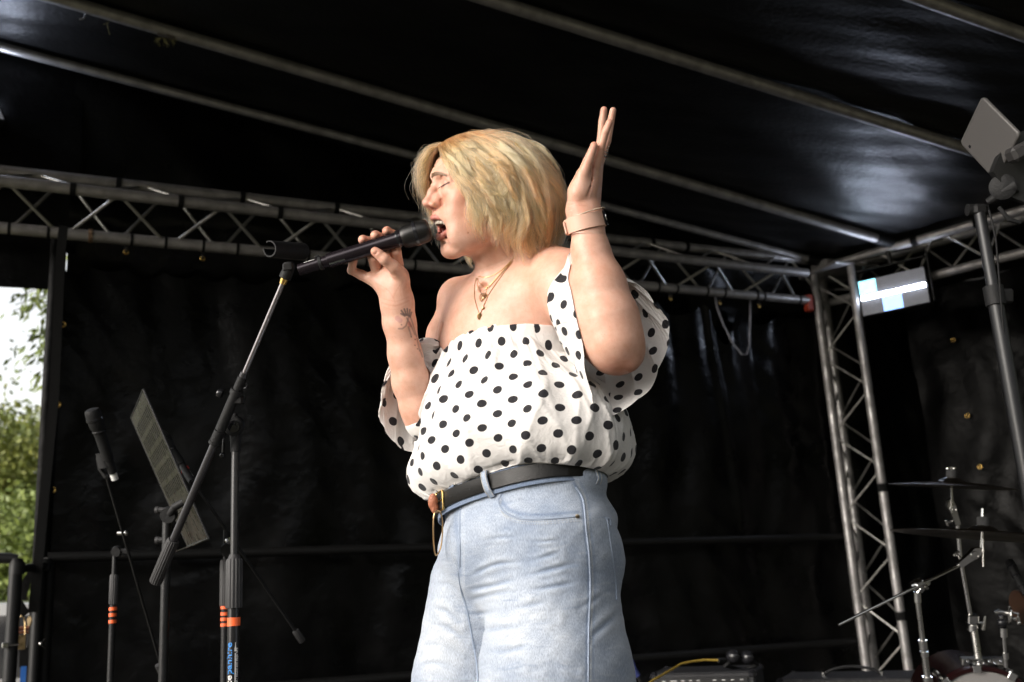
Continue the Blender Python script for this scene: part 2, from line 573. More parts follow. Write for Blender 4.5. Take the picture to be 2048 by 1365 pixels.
# ---- column truss
ct = thing('column_truss', 'upright aluminium lattice tower at the far right corner', 'truss', (4.5, 4.9, ZF), group='trusses of the stage roof')
def leg_line(p1, p2, y):
    a = on_plane(*p1, (0, y, 0), NY); b = on_plane(*p2, (0, y, 0), NY)
    x = (a[0] + b[0]) / 2
    return V3(x, y, ZF + .02), V3(x, y, 3.46)
LA = leg_line((1652, 700), (1726, 1322), YB)
LB = leg_line((1725, 700), (1817, 1336), YB - .22)
LC = leg_line((1665, 700), (1747, 1320), YB + .10)
for a, b in (LA, LB, LC): 
    gg = Geo(); gg.tube([a + (b - a) * j / 6 for j in range(7)], .0275, 18); gg.build('upright', M['aluminium'], ct)
z = ZF + .12
while z < 3.3:
    h = .235
    for (p, q, o_) in ((LA, LB, 0), (LC, LB, .12), (LA, LC, .06)):
        zz = z + o_
        brace(ct, V3(p[0][0], p[0][1], zz), V3(q[0][0], q[0][1], zz + h), .0065)
        brace(ct, V3(q[0][0], q[0][1], zz + h + .03), V3(p[0][0], p[0][1], min(zz + 2 * h, 3.4)), .0065)
    z += 2 * h + .03
for zz in (1.30, 2.05): tie(ct, V3(LB[0][0], LB[0][1], zz), V3(0, 0, 1), .0305, .05)
gg = Geo(); gg.box((4.5, 4.88, ZF + .01), (.42, .42, .018), bev=.004); gg.build('base_plate', M['aluminium'], ct)
gg = Geo(); gg.box((4.5, 4.88, 3.47), (.36, .36, .02), bev=.004); gg.build('top_plate', M['aluminium'], ct)
# orange-red clamp beside the tower
c = back(1617, 607)
rc = thing('ratchet_clamp', 'small orange red clamp hooked under the truss end by the tower', 'clamp', c)
gg = Geo(); gg.box(c, (.05, .05, .11), bev=.008); gg.build('clamp_body', mat('orange_red_plastic', (0.30, 0.035, 0.015), .45), rc)
gg = Geo(); gg.tube([c + V3(-.06, 0, .03), c + V3(0, 0, .03), c + V3(.03, 0, .045)], .011, 10); gg.build('clamp_bar', M['black_metal'], rc)

# ---- back wall sheet
xl = back(104, 565, .18)[0]
WY = YB + 0.19
def wrinkle(x, z, seed=0.0):
    a = 0.020 * np.sin(5.1 * x + .6 * np.sin(1.7 * z + seed) + seed)
    b = 0.012 * np.sin(11.7 * x + 1.3 * np.sin(2.6 * z + x) + 2 * seed)
    c_ = 0.006 * np.sin(23 * x + 2.2 * np.sin(3.9 * z + 2 * x)) * (0.4 + .6 * np.sin(1.9 * z + x) ** 2)
    d_ = 0.004 * np.abs(np.sin(13 * (z * .8 + x * .5) + 2 * np.sin(5 * x))) * np.exp(-((np.sin(3.1 * x + z)) ** 2) * 2)
    e_ = 0.0055 * np.sin(17 * x + 9 * z + 3 * np.sin(4 * z + 2 * x)) * np.sin(12 * z - 7 * x + 2.5 * np.sin(3 * x)) * np.clip(np.sin(2.3 * x + 1.1 * z + 1) + .3, 0, 1)
    return a * .9 + b * .6 + c_ + d_ * 1.5 + e_
hang_x = [back(px, 600)[0] for px in (-130, -20, 110, 178, 253, 332, 405, 475, 560, 640, 730, 815, 900, 990, 1080, 1180, 1265, 1337, 1430, 1511, 1590, 1680)]
def wall_fn(U_, V_):
    x = xl + (5.42 - xl) * U_
    # scalloped top edge hanging from the hooks
    hx = np.array(hang_x)
    i = np.clip(np.searchsorted(hx, x) - 1, 0, len(hx) - 2)
    t = (x - hx[i]) / (hx[i + 1] - hx[i])
    lag = 4 * t * (1 - t) * (0.02 + 0.03 * (np.sin(i * 3.7) * .5 + .5)) * np.where(x > 2.9, 2.0, 1.0)
    lag += np.exp(-((x - back(1475, 650)[0]) / .07) ** 2) * .20
    top = 3.25 - lag
    z = top + (ZF + .02 - top) * V_
    y = WY + wrinkle(x, z)
    near = np.exp(-(top - z) / .5) * np.where(x > 2.6, 1.0, .35)
    y = y - near * 0.05 * np.abs(np.sin(math.pi * (x * 3.3))) ** 1.5
    y = y + np.exp(-((x - back(1450, 650)[0] + (z - 3.0) * .1) / .03) ** 2) * near * -.05
    return np.stack([x, y, z], -1)
v, f, uv = grid_mesh(wall_fn, 420, 200)
bw = thing('back_wall_sheet', 'black wrinkled vinyl curtain forming the back wall of the stage', 'tarp', (2, WY, ZF))
link_mesh('curtain_sheet', v, f, M['tarp'], bw)
hg = Geo()
eyelet = None
def grommet(parent, c, n, r=.012):
    global eyelet
    if eyelet is None:
        gq = Geo()
        gq.lathe([(.0055, .001), (.0062, .003), (.009, .0038), (.012, .002), (.0125, 0), (.0055, 0)], (0, 0, 0), (0, 0, 1), 18)
        me = bpy.data.meshes.new('eyelet'); me.from_pydata([tuple(map(float, p)) for p in gq.v], [], gq.f[:-2]); me.materials.append(M['brass'])
        me.polygons.foreach_set('use_smooth', np.ones(len(me.polygons), bool)); me.update(); eyelet = me
    o = bpy.data.objects.new('grommet', eyelet); COL.objects.link(o); o.parent = parent
    o.location = Vector([float(q) for q in (np.asarray(c) - origin_of(parent))])
    x, y, z = frame_of(n)
    o.rotation_euler = Matrix((x, y, z)).transposed().to_euler()
    o.scale = (r / .012,) * 3
for (px, py) in ((125, 649), (115, 809), (105, 980), (92, 1150), (82, 1328)):
    grommet(bw, back(px, py, .15), V3(0, -1, 0), .017)
for px in (253, 407, 1337, 1434, 1511):
    c = at(cC0, cC1, back(px, 500)[0]) + V3(0, .03, -.055)
    grommet(bw, c, V3(.3, -1, 0), .014)
    gg = Geo(); q = at(cC0, cC1, c[0])
    gg.tube([c + V3(0, 0, .0), c + V3(.006, -.01, .03), q + V3(.004, -.028, 0), q + V3(0, 0, .028), q + V3(-.004, .028, 0), c + V3(-.004, .01, .01)], .004, 6)
    gg.build('bungee_loop', M['black_rubber'], bw)
# overlapping edge strip along the left hem of the sheet
hem_t = back(118, 560, .13); 
gg = Geo()
pts = [back(112 - (y - 560) * .055, y, .14) for y in range(480, 1420, 60)]
for i in range(len(pts) - 1):
    pass
v = []
for i, p in enumerate(pts):
    v += [p + V3(-.035, .01, 0), p + V3(-.03, -.004, 0), p + V3(.03, -.006, 0), p + V3(.04, .01, 0)]
f = [(i * 4 + k, i * 4 + k + 1, i * 4 + 5 + k, i * 4 + 4 + k) for i in range(len(pts) - 1) for k in range(3)]
link_mesh('hem', v, f, M['tarp_dulled'], bw)

# header sheet above the side opening
def head_fn(U_, V_):
    x = -2.2 + (xl + .03 + 2.2) * U_
    zb = back(0, 556)[2] + (x - back(0, 556)[0]) * .0
    z = 3.36 + (zb - 3.36) * V_
    return np.stack([x, YB + .16 + .015 * np.sin(6 * x), z + 0 * x], -1)
v, f, uv = grid_mesh(head_fn, 40, 10)
tag(link_mesh('header_sheet', v, f, M['tarp']), 'strip of black sheet above the bright opening at the left', 'tarp')

# pale cable looped over the truss end
cl = thing('cable', 'pale cable hanging in a narrow loop from the back truss near the tower', 'cable', back(1488, 710, .05))
gg = Geo(); gg.tube([back(x, y, .06) for x, y in ((1430, 592), (1434, 615), (1447, 650), (1466, 688), (1484, 709), (1494, 709), (1499, 690), (1500, 650), (1501, 600))], .0062, 8)
gg.build('cable_sheath', mat('pale_grey_cable', (.22, .22, .25), .4), cl)
# right wall sheet, along the side truss
RW0 = V3(5.16, 5.22, 0)
def rwall_fn(U_, V_):
    s = U_ * 4.6
    top = 3.66 - .0 * np.abs(np.sin(s * 6))
    z = top + (ZF + .02 - top) * V_
    w = wrinkle(s + 3, z, 1.3) * 1.1
    p = RW0[None, None, :] + DT * s[..., None] + nrm * (w + .12)[..., None]
    p[..., 2] = z
    return p
v, f, uv = grid_mesh(rwall_fn, 200, 120)
rw = thing('side_wall_sheet', 'black vinyl curtain on the right behind the drum kit', 'tarp', (5.3, 3.5, ZF))
link_mesh('curtain_sheet', v, f, M['tarp_dulled'], rw)
for (px, py) in ((1935, 832), (1960, 934), (1906, 680)):
    c = on_plane(px, py, RW0 + nrm * .07, nrm)
    grommet(rw, c, -nrm, .016)

# ---- rails in front of the back wall
rail = thing('guard_rail', 'black tube guard rail along the bottom of the back wall', 'rail', back(700, 1300, .05))
ra, rb = back(95, 1116, .05), back(1700, 1074, .05)
gg = Geo(); gg.tube([ra + (rb - ra) * j / 6 for j in range(7)], .0235, 14); gg.build('top_rail', M['rail_black'], rail)
ra2, rb2 = ra - V3(0, 0, .62), rb - V3(0, 0, .62)
gg = Geo(); gg.tube([ra2, rb2], .0235, 14); gg.build('lower_rail', M['rail_black'], rail)
for px in (100, 1700):
    q = at(ra, rb, back(px, 1110, .05)[0]); gg = Geo(); gg.tube([V3(q[0], q[1], ZF), q], .024, 12); gg.build('post', M['rail_black'], rail)

# ================================================================== fittings and gear
# ---- stage lamp with led cells
def led_lamp(px4, Y, label, lit=True, nx_=-.85, ny_=-.5, nz_=.02):
    mx4 = np.mean(px4, 0); c0 = on_plane(mx4[0], mx4[1], (0, Y, 0), NY)
    pts = [on_plane(x, y, c0, unit(V3(nx_, ny_, nz_))) for x, y in px4]
    TL, TR, BR, BL = pts
    c = sum(pts) / 4
    ux = unit((TR + BR) - (TL + BL)); uy = unit(TL + TR - BL - BR); uy = unit(uy - ux * np.dot(ux, uy)); un = unit(np.cross(ux, uy))
    if np.dot(un, EYE - c) < 0: un = -un
    W = (np.linalg.norm(TR - TL) + np.linalg.norm(BR - BL)) / 2; H = (np.linalg.norm(TL - BL) + np.linalg.norm(TR - BR)) / 2
    t = thing('strobe_lamp', label, 'stage lamp', c, group='stage lamps in the corners')
    gg = Geo(); gg.box(c - un * .045, (W + .012, H + .012, .08), (ux, uy, un), bev=.006); gg.build('housing', M['black_metal'], t)
    gg = Geo()
    for s in (-1, 1):
        gg.box(c + ux * s * (W / 2 + .022) - un * .04 + uy * .06, (.008, H + .10, .035), (ux, uy, un), bev=.002)
    gg.box(c + uy * (H / 2 + .075) - un * .04, (W + .05, .008, .035), (ux, uy, un), bev=.002)
    gg.build('yoke', M['black_metal'], t)
    gg = Geo(); gg.tube([c + uy * (H / 2 + .07) - un * .04, c + uy * (H / 2 + .20) - un * .03], .014, 10); gg.build('hook_clamp', M['black_metal'], t)
    # grid of led cells
    nx, ny = 34, 15
    lit_v, lit_f, dim_v, dim_f, blu_v, blu_f = [], [], [], [], [], []
    for i in range(nx):
        for j in range(ny):
            u, w = (i + .5) / nx, (j + .5) / ny
            if abs(w - .5) < .07: continue
            q = c + ux * (u - .5) * W + uy * (.5 - w) * H + un * .001
            hx, hy = W / nx * .40, H / ny * .36
            quad = [q - ux * hx - uy * hy, q + ux * hx - uy * hy, q + ux * hx + uy * hy, q - ux * hx + uy * hy]
            on1 = u < .27 and w < .47
            on2 = .33 < u < .62 and w > .53
            V_, F_ = (lit_v, lit_f) if on1 else (blu_v, blu_f) if on2 else (dim_v, dim_f)
            if not lit: V_, F_ = dim_v, dim_f
            b = len(V_); V_ += quad; F_.append((b, b + 1, b + 2, b + 3))
    for nm, V_, F_, m in (('led_cell', lit_v, lit_f, 'led_cyan'), ('led_cell', blu_v, blu_f, 'led_blue'), ('led_cell', dim_v, dim_f, 'led_dim')):
        if V_: link_mesh(nm, V_, F_, M[m], t, smooth=False)['kind'] = 'stuff'
    gg = Geo(); gg.box(c + un * .002, (W * .97, H * .10, .010), (ux, uy, un), bev=.003)
    gg.build('flash_tube', M['flash_tube'], t)
    return t, c, un, W, H
M['led_cyan'] = mat('lit_led_cells_cyan', (0.02,) * 3, .4, emit=(0.30, 0.80, 1.0), estr=5)
M['led_blue'] = mat('lit_led_cells_blue', (0.02,) * 3, .4, emit=(0.28, 0.48, 1.0), estr=4.5)
M['led_dim'] = mat('idle_led_cells_glow', (0.16, 0.16, 0.17), .45, emit=(0.55, .55, .60), estr=.30)  # idle cells, faint glow added so they read as grey
M['flash_tube'] = mat('lit_flash_tube', (0.8,) * 3, .4, emit=(0.72, 0.80, 1.0), estr=110)
led_lamp([(1709.5, 567), (1841.7, 536), (1865, 602), (1733.7, 630.5)], 4.50, 'glowing white and blue strobe panel hung beside the lattice tower')

led_lamp([(-128, 138), (0, 166), (-18, 232), (-144, 204)], 4.93, 'second strobe panel at the left end of the back truss, just out of the picture', nx_=.45, ny_=-.80, nz_=.40)

# ---- strap with ratchet at the left opening
s0 = thing('ratchet_strap', 'black webbing strap with a gold ratchet buckle pulled down from the truss', 'strap', back(40, 1500))
def ribbon(pts, w, th, mat_, name, parent, wdir=None):
    """flat band following pts, width w along wdir"""
    v, f = [], []
    pts = [np.asarray(p, float) for p in pts]
    for i, p in enumerate(pts):
        t = unit(pts[min(i + 1, len(pts) - 1)] - pts[max(i - 1, 0)])
        wd = unit(wdir) if wdir is not None else V3(1, 0, 0)
        wd = unit(wd - t * np.dot(wd, t)); nn = np.cross(t, wd)
        ww = w[i] if hasattr(w, '__len__') else w
        v += [p - wd * ww / 2 - nn * th / 2, p + wd * ww / 2 - nn * th / 2, p + wd * ww / 2 + nn * th / 2, p - wd * ww / 2 + nn * th / 2]
    n = len(pts)
    f = [(i * 4 + k, i * 4 + (k + 1) % 4, i * 4 + 4 + (k + 1) % 4, i * 4 + 4 + k) for i in range(n - 1) for k in range(4)]
    f += [(3, 2, 1, 0), (n * 4 - 4, n * 4 - 3, n * 4 - 2, n * 4 - 1)]
    o = link_mesh(name, v, f, mat_, parent, smooth=False)
    return o
SY = -.10
sp = lambda x, y, d=0.: back(x, y, SY + d)
ribbon([sp(127, 452, .02), sp(122, 500), sp(108, 800), sp(88, 1000), sp(78, 1110), sp(66, 1225)], .040, .003, M['webbing'], 'webbing', s0)
ribbon([sp(30, 1150), sp(24, 1180, -.02), sp(34, 1205, -.03), sp(52, 1230, -.02)], .038, .003, M['webbing'], 'loose_tail', s0, wdir=V3(1, 0, .5))
ribbon([sp(72, 1135, .03), sp(52, 1165, .03), sp(42, 1200, .02)], .036, .003, M['webbing'], 'loose_tail', s0, wdir=V3(1, 0, .5))
ribbon([sp(48, 1296), sp(47, 1335)], .034, .003, M['webbing'], 'webbing', s0)
ribbon([sp(47.5, 1333, -.002), sp(42, 1420, -.002)], .022, .004, M['blue_webbing'], 'blue_webbing', s0)
a, b = sp(42, 1238, -.02), sp(42, 1298, -.02)
gg = Geo()
for x in (35.5, 50):
    gg.tube([sp(x, 1244, -.025), sp(x, 1272, -.03), sp(x, 1298, -.025)], .003, 6)
for j in range(10):
    pass
gg.tube([sp(35.5, 1246, -.025), sp(38, 1236, -.025), sp(43, 1232, -.025), sp(48, 1236, -.025), sp(50, 1246, -.025)], .003, 6)
c = sp(42.5, 1285, -.03); gg.box(c, (.034, .012, .060), bev=.002)
gg.build('ratchet_handle', M['zinc'], s0)
gg = Geo(); gg.tube([sp(36, 1258, -.02), sp(58, 1256, -.02)], .008, 10); gg.tube([sp(37, 1266, -.02), sp(57, 1264, -.02)], .005, 8)
gg.build('ratchet_spindle', mat('copper_tinted_steel', (0.75, 0.33, 0.2), .3, 1.0), s0)
gg = Geo(); gg.lathe([(.003, -.003), (.020, -.003), (.022, 0), (.020, .003), (.003, .003)], sp(59, 1243, -.01), (1, .4, 0), 14); gg.build('ratchet_wheel', M['zinc'], s0)

# ---- side frame at the opening
fr = thing('handrail', 'short black tube handrail standing in the bright opening at the left', 'railing', back(30, 1500, -.2))
fy = -.2
gg = Geo(); gg.tube([back(-160, 1113, fy), back(20, 1117, fy), back(34, 1120, fy)], .022, 12); gg.build('top_tube', M['black_metal'], fr)
gg = Geo(); q = back(33, 1118, fy); q2 = back(18, 1365, fy); d = V3(0, 0, -1); gg.tube([q, q + d * 1.0], .026, 14); gg.build('upright_tube', M['black_metal'], fr)
gg = Geo(); gg.tube([back(36, 1139, fy), back(98, 1131, .04)], .017, 12); gg.build('link_tube', M['black_metal'], fr)
gg = Geo(); q = back(66, 1190, fy); gg.tube([back(80, 1125, .02), back(80, 1125, .02) - V3(0, 0, 1.0)], .022, 12); gg.build('upright_tube', M['black_metal'], fr)
gg = Geo(); 
for (x, y) in ((34, 1137), (88, 1130)):
    q = back(x, y, fy if x < 60 else .02); gg.tube([q - V3(0, 0, .025), q + V3(0, 0, .025)], .031, 14)
gg.build('clamp_collar', M['black_metal'], fr)
q = back(81, 1288, -.04)
gg = Geo(); gg.ball(q, .007, 5); gg.tube([q, q + V3(.022, -.01, .022)], [.005, .009], 6, ell=.4); gg.tube([q, q + V3(.022, -.01, -.022)], [.005, .009], 6, ell=.4)
gg.build('wing_nut', M['chrome'], fr)
q = back(11, 1291, fy - .03); gg = Geo(); gg.box(q, (.026, .02, .022), bev=.003); gg.tube([q, q + V3(.05, 0, 0)], .005, 8); gg.build('bolt', M['chrome'], fr)

# ---- microphone stands
def tripod(t, base, r=.30, h=.16, m='black_metal'):
    """three folding legs at the foot"""
    base = np.asarray(base, float)
    for k in range(3):
        a = .5 + k * 2 * math.pi / 3
        gg = Geo()
        gg.tube([base + V3(0, 0, h), base + V3(math.cos(a) * r, math.sin(a) * r, .016)], .008, 8)
        o = gg.build('leg', M[m], t)
        gg = Geo(); gg.ball(base + V3(math.cos(a) * r, math.sin(a) * r, .0155), (.015, .015, .0155), 5)
        gg.build('rubber_foot', M['black_rubber'], o)
    gg = Geo(); gg.tube([base + V3(0, 0, h - .03), base + V3(0, 0, h + .04)], .019, 14); gg.build('leg_hub', M['black_rubber'], t)

def vert_from(px, py, d, z0=ZF):
    p = P(px, py, d)
    return p, V3(p[0], p[1], z0)

def ribbed(gg, a, b, r, n=18, depth=.0012):
    a, b = np.asarray(a), np.asarray(b)
    x, y, z = frame_of(b - a)
    m = n * 4
    v = []
    for p, s in ((a, .86), (a + (b - a) * .06, 1.0), (b - (b - a) * .04, 1.0), (b, .95)):
        for k in range(m):
            an = 2 * math.pi * k / m
            rr = (r - (depth if k % 4 < 2 else 0)) * s
            v.append(p + (x * math.cos(an) + y * math.sin(an)) * rr)
    f = [(i * m + k, i * m + (k + 1) % m, (i + 1) * m + (k + 1) % m, (i + 1) * m + k) for i in range(3) for k in range(m)]
    f += [tuple(range(m))[::-1], tuple(3 * m + k for k in range(m))]
    gg.add(v, f)

D1 = 2.28
main = thing('microphone_stand', 'empty black boom microphone stand in front, with a blue and white printed sleeve', 'microphone stand', (P(468, 1200, D1)[0], P(468, 1200, D1)[1], ZF), group='microphone stands')
top, foot = vert_from(471, 885, D1)
def mz(py): return P(470, py, D1)[2]
def mp(z): return V3(top[0], top[1], z)
gg = Geo(); gg.tube([mp(mz(1115)), mp(mz(880))], .0088, 20); gg.build('upper_pole', mat('satin_black_tube', (.028, .028, .029), .33, .3), main)
gg = Geo(); gg.tube([mp(mz(1215)), mp(ZF + .14)], .0135, 24); lp = gg.build('lower_pole', mat('gloss_black_tube', (.012, .012, .013), .25), main)
gg = Geo(); ribbed(gg, mp(mz(1120)), mp(mz(1216)), .0185, 14, .0014)
gg.tube([mp(mz(1112)), mp(mz(1126))], [.011, .0165], 18); gg.build('height_grip', M['grip_rubber'], main)
gg = Geo(); gg.tube([mp(mz(1234)), mp(mz(1250))], .0142, 24); gg.build('orange_tape', M['orange_tape'], main)
tripod(main, (top[0], top[1], ZF))
# printed sleeve: letters wrapped on the pole
camdir = unit(EYE - top); camdir[2] = 0; camdir = unit(camdir)
def text_mesh(body, size, name, mat_, parent, place, extrude=.00015):
    cu = bpy.data.curves.new('t', 'FONT'); cu.body = body; cu.size = size; cu.extrude = extrude; cu.resolution_u = 3; cu.offset = size * .018
    o = bpy.data.objects.new('t', cu); COL.objects.link(o)
    dg = bpy.context.evaluated_depsgraph_get()
    me = bpy.data.meshes.new_from_object(o.evaluated_get(dg))
    bpy.data.objects.remove(o)
    n = len(me.vertices); a = np.zeros(n * 3, np.float32); me.vertices.foreach_get('co', a); a = a.reshape(-1, 3)
    w = place(a.astype(float))
    b = origin_of(parent)
    me.vertices.foreach_set('co', (w - b).astype(np.float32).ravel()); me.materials.clear(); me.materials.append(mat_); me.update()
    ob = bpy.data.objects.new(name, me); COL.objects.link(ob); ob.parent = parent
    return ob, a
side = np.cross(V3(0, 0, 1), camdir)          # towards camera right
def wrap(z_start, ang0, r=.01365, flip=1):
    def place(a):
        # text x runs upwards along the pole, text y runs round it
        an = ang0 - a[:, 1] / r
        out = camdir[None] * np.cos(an)[:, None] + side[None] * np.sin(an)[:, None]
        return np.stack([top[0] + out[:, 0] * (r + a[:, 2]), top[1] + out[:, 1] * (r + a[:, 2]), z_start + a[:, 0]], -1)
    return place
M['print_white'] = mat('white_print', (.62, .60, .58), .5)
M['print_blue'] = mat('blue_print', (.01, .19, .55), .5)
sz = .0195
zt_ = mz(1281)
ob, a = text_mesh('panhire', sz, 'printed_letters', M['print_blue'], main, wrap(0, .0))
wid = a[:, 0].max()
sc_ = (zt_ - mz(1341)) / wid
def wrap2(zs, ang0, s, r=.01365):
    pl = wrap(zs, ang0, r)
    return lambda q: pl(q * np.array([s, 1.0, 1.0]))
bpy.data.objects.remove(ob)
text_mesh('panhire', sz, 'printed_letters', M['print_blue'], main, wrap2(zt_ - wid * sc_, -.25, sc_))
ob, a = text_mesh('space', sz, 'printed_letters', M['print_white'], main, wrap2(0, 0, sc_)); bpy.data.objects.remove(ob)
text_mesh('space', sz, 'printed_letters', M['print_white'], main, wrap2(mz(1341) - (a[:, 0].max() + .0012) * sc_, -.25, sc_))
text_mesh('www.spacepanhire.co.uk | sound and stage hire', .0072, 'printed_letters', M['print_white'], main, wrap2(mz(1281) - .150, .72, 1.0))
v, f = [], []
def strip(z0, z1, w0, w1, ang):
    b = len(v)
    for z_, w_ in ((z0, w0), (z1, w1)):
        for s in (-1, 1):
            an = ang + s * w_ / 2 / .0137
            out = camdir * math.cos(an) + side * math.sin(an)
            v.append(V3(top[0] + out[0] * .01372, top[1] + out[1] * .01372, z_))
    f.append((b, b + 1, b + 3, b + 2))
for z0, z1, w0, w1 in ((1281, 1289, .0012, .0018), (1289, 1292, .0018, .0036), (1292, 1298, .0042, .0046), (1301, 1420, .0026, .0026)):
    strip(mz(z0), mz(z1), w0, w1, .30)
link_mesh('printed_jack_plug', v, f, M['print_white'], main, smooth=False)

# joint and boom
D1b = D1 - .01
b0 = P(577, 540, D1 - .12); b1 = P(462, 790, D1 - .03); b2 = P(311, 1165, D1 + .06)
jc = P(468, 852, D1)
gg = Geo(); gg.tube([mp(mz(882)), mp(mz(862))], .0125, 18); gg.tube([mp(mz(905)), mp(mz(880))], .0115, 18)
gg.build('pole_socket', M['black_rubber'], main)
vx = unit(ROT[:, 0]); vy = unit(-ROT[:, 1]); vz = unit(-ROT[:, 2])
gg = Geo()
gg.lathe([(.012, -.011), (.020, -.011), (.0225, -.008), (.0225, .008), (.020, .011), (.012, .011)], jc, vz, 28)
gg.box(P(462, 842, D1), (.030, .034, .020), (vx, vy, vz), bev=.004)
gg.box(P(470, 870, D1), (.020, .026, .018), (vx, vy, vz), bev=.004)
gg.build('swivel_joint', M['black_rubber'], main)
gg = Geo(); gg.lathe([(.010, 0), (.0135, .002), (.0135, .005), (.006, .006)], jc + vz * .011 + vx * .003, vz, 24); gg.lathe([(.001, 0), (.0075, 0), (.0085, .002), (.0055, .003), (.001, .0032)], jc + vz * .0175 + vx * .003, vz, 18)
gg.build('joint_bolt', M['black_gloss'], main)
gg = Geo(); gg.tube([P(448, 868, D1), P(446, 905, D1)], .0028, 8); gg.ball(P(445, 911, D1), .0068, 7); gg.build('locking_lever', M['black_gloss'], main)
bd = unit(b2 - b0)
def bm(t): return b0 + (b2 - b0) * t
def bt_of(py):
    best = min(range(0, 1001), key=lambda i: abs(project(bm(i / 1000))[1] - py)); return best / 1000
def bpt(py): return bm(bt_of(py))
gg = Geo(); gg.tube([bpt(562), bpt(760)], .0056, 16); gg.build('boom_rod', M['dull_steel'] if 'dull_steel' in M else mat('satin_steel_rod', (.30, .28, .29), .3, .9), main)
gg = Geo(); gg.tube([bpt(745), bpt(1090)], .0088, 20); gg.build('boom_tube', mat('dark_anodised_tube', (.06, .058, .062), .3, .6), main)
gg = Geo()
gg.tube([bpt(755), bpt(790)], .0105, 18); gg.tube([bpt(782), bpt(860)], .0120, 20)
gg.tube([bpt(780), bpt(788)], .0145, 18); gg.tube([bpt(862), bpt(885)], .0125, 18); gg.tube([bpt(883), bpt(888)], .0142, 18)
gg.box(bpt(800) + vx * .012, (.022, .020, .018), (vx, vy, vz), bev=.004)
gg.build('boom_clamp', M['black_rubber'], main)
gg = Geo(); q = P(487, 771, D1 - .03)
ring = [q + vx * .0085 * math.cos(a) + vy * .0075 * math.sin(a) + vz * .002 * math.sin(a) for a in np.linspace(0, 2 * math.pi, 20, endpoint=False)]
gg.tube(ring, .0022, 8, closed=True); gg.tube([P(478, 776, D1 - .03), q - vx * .007], .003, 8)
gg.build('thumb_screw', M['black_gloss'], main)
gg = Geo(); gg.lathe([(.003, -.006), (.0085, -.006), (.010, -.003), (.010, .003), (.0085, .006), (.003, .006)], P(440, 787, D1 - .03), unit(-vx + vy * .4), 16); gg.build('clamp_knob', M['black_gloss'], main)
gg = Geo(); e0, e1 = bpt(1080), b2
ribbed(gg, e0, e1, .0150, 16, .0012); gg.build('counterweight', M['grip_rubber'], main)
# clip
gg = Geo(); gg.tube([bpt(562), bpt(556)], .0085, 16); gg.tube([bpt(568), bpt(563)], .0075, 14); gg.build('brass_thread', M['brass'], main)
cd = unit(bm(0) - bm(.1))
gg = Geo(); c0 = bpt(556)
gg.tube([c0, c0 + cd * .012, c0 + cd * .034], [.0135, .0130, .0105], 18)
gg.box(P(577, 534, D1 - .125), (.024, .020, .018), (unit(vx + vy * .1), vy, vz), bev=.004)
gg.build('clip_swivel', M['black_rubber'], main)
# tapered open sleeve of the clip
ca = P(539, 498, D1 - .20); cb = P(606, 503, D1 - .08)
ax = unit(cb - ca); sx_, sy_, _ = frame_of(ax, vy)
L_ = np.linalg.norm(cb - ca)
v, f = [], []
NN = 30
for j in range(9):
    t = j / 8
    for k in range(NN):
        a = math.radians(-62) + math.radians(304 + 0) * k / (NN - 1) + math.radians(90 + 30)
        r = .0175 + .001 * t
        for rr in (r, r - .003):
            q = ca + ax * L_ * t + (sx_ * math.cos(a) * .92 + sy_ * math.sin(a)) * rr
            v.append(q)
def ix(j, k, s): return (j * NN + k) * 2 + s
for j in range(8):
    for k in range(NN - 1):
        f.append((ix(j, k, 0), ix(j, k + 1, 0), ix(j + 1, k + 1, 0), ix(j + 1, k, 0)))
        f.append((ix(j, k, 1), ix(j + 1, k, 1), ix(j + 1, k + 1, 1), ix(j, k + 1, 1)))
for j in (0, 8):
    for k in range(NN - 1): f.append((ix(j, k, 0), ix(j, k + 1, 0), ix(j, k + 1, 1), ix(j, k, 1)))
for k in (0, NN - 1):
    for j in range(8): f.append((ix(j, k, 0), ix(j + 1, k, 0), ix(j + 1, k, 1), ix(j, k, 1)))
o = link_mesh('microphone_clip', v, f, M['black_rubber'], main); mark_sharp(o, 30)

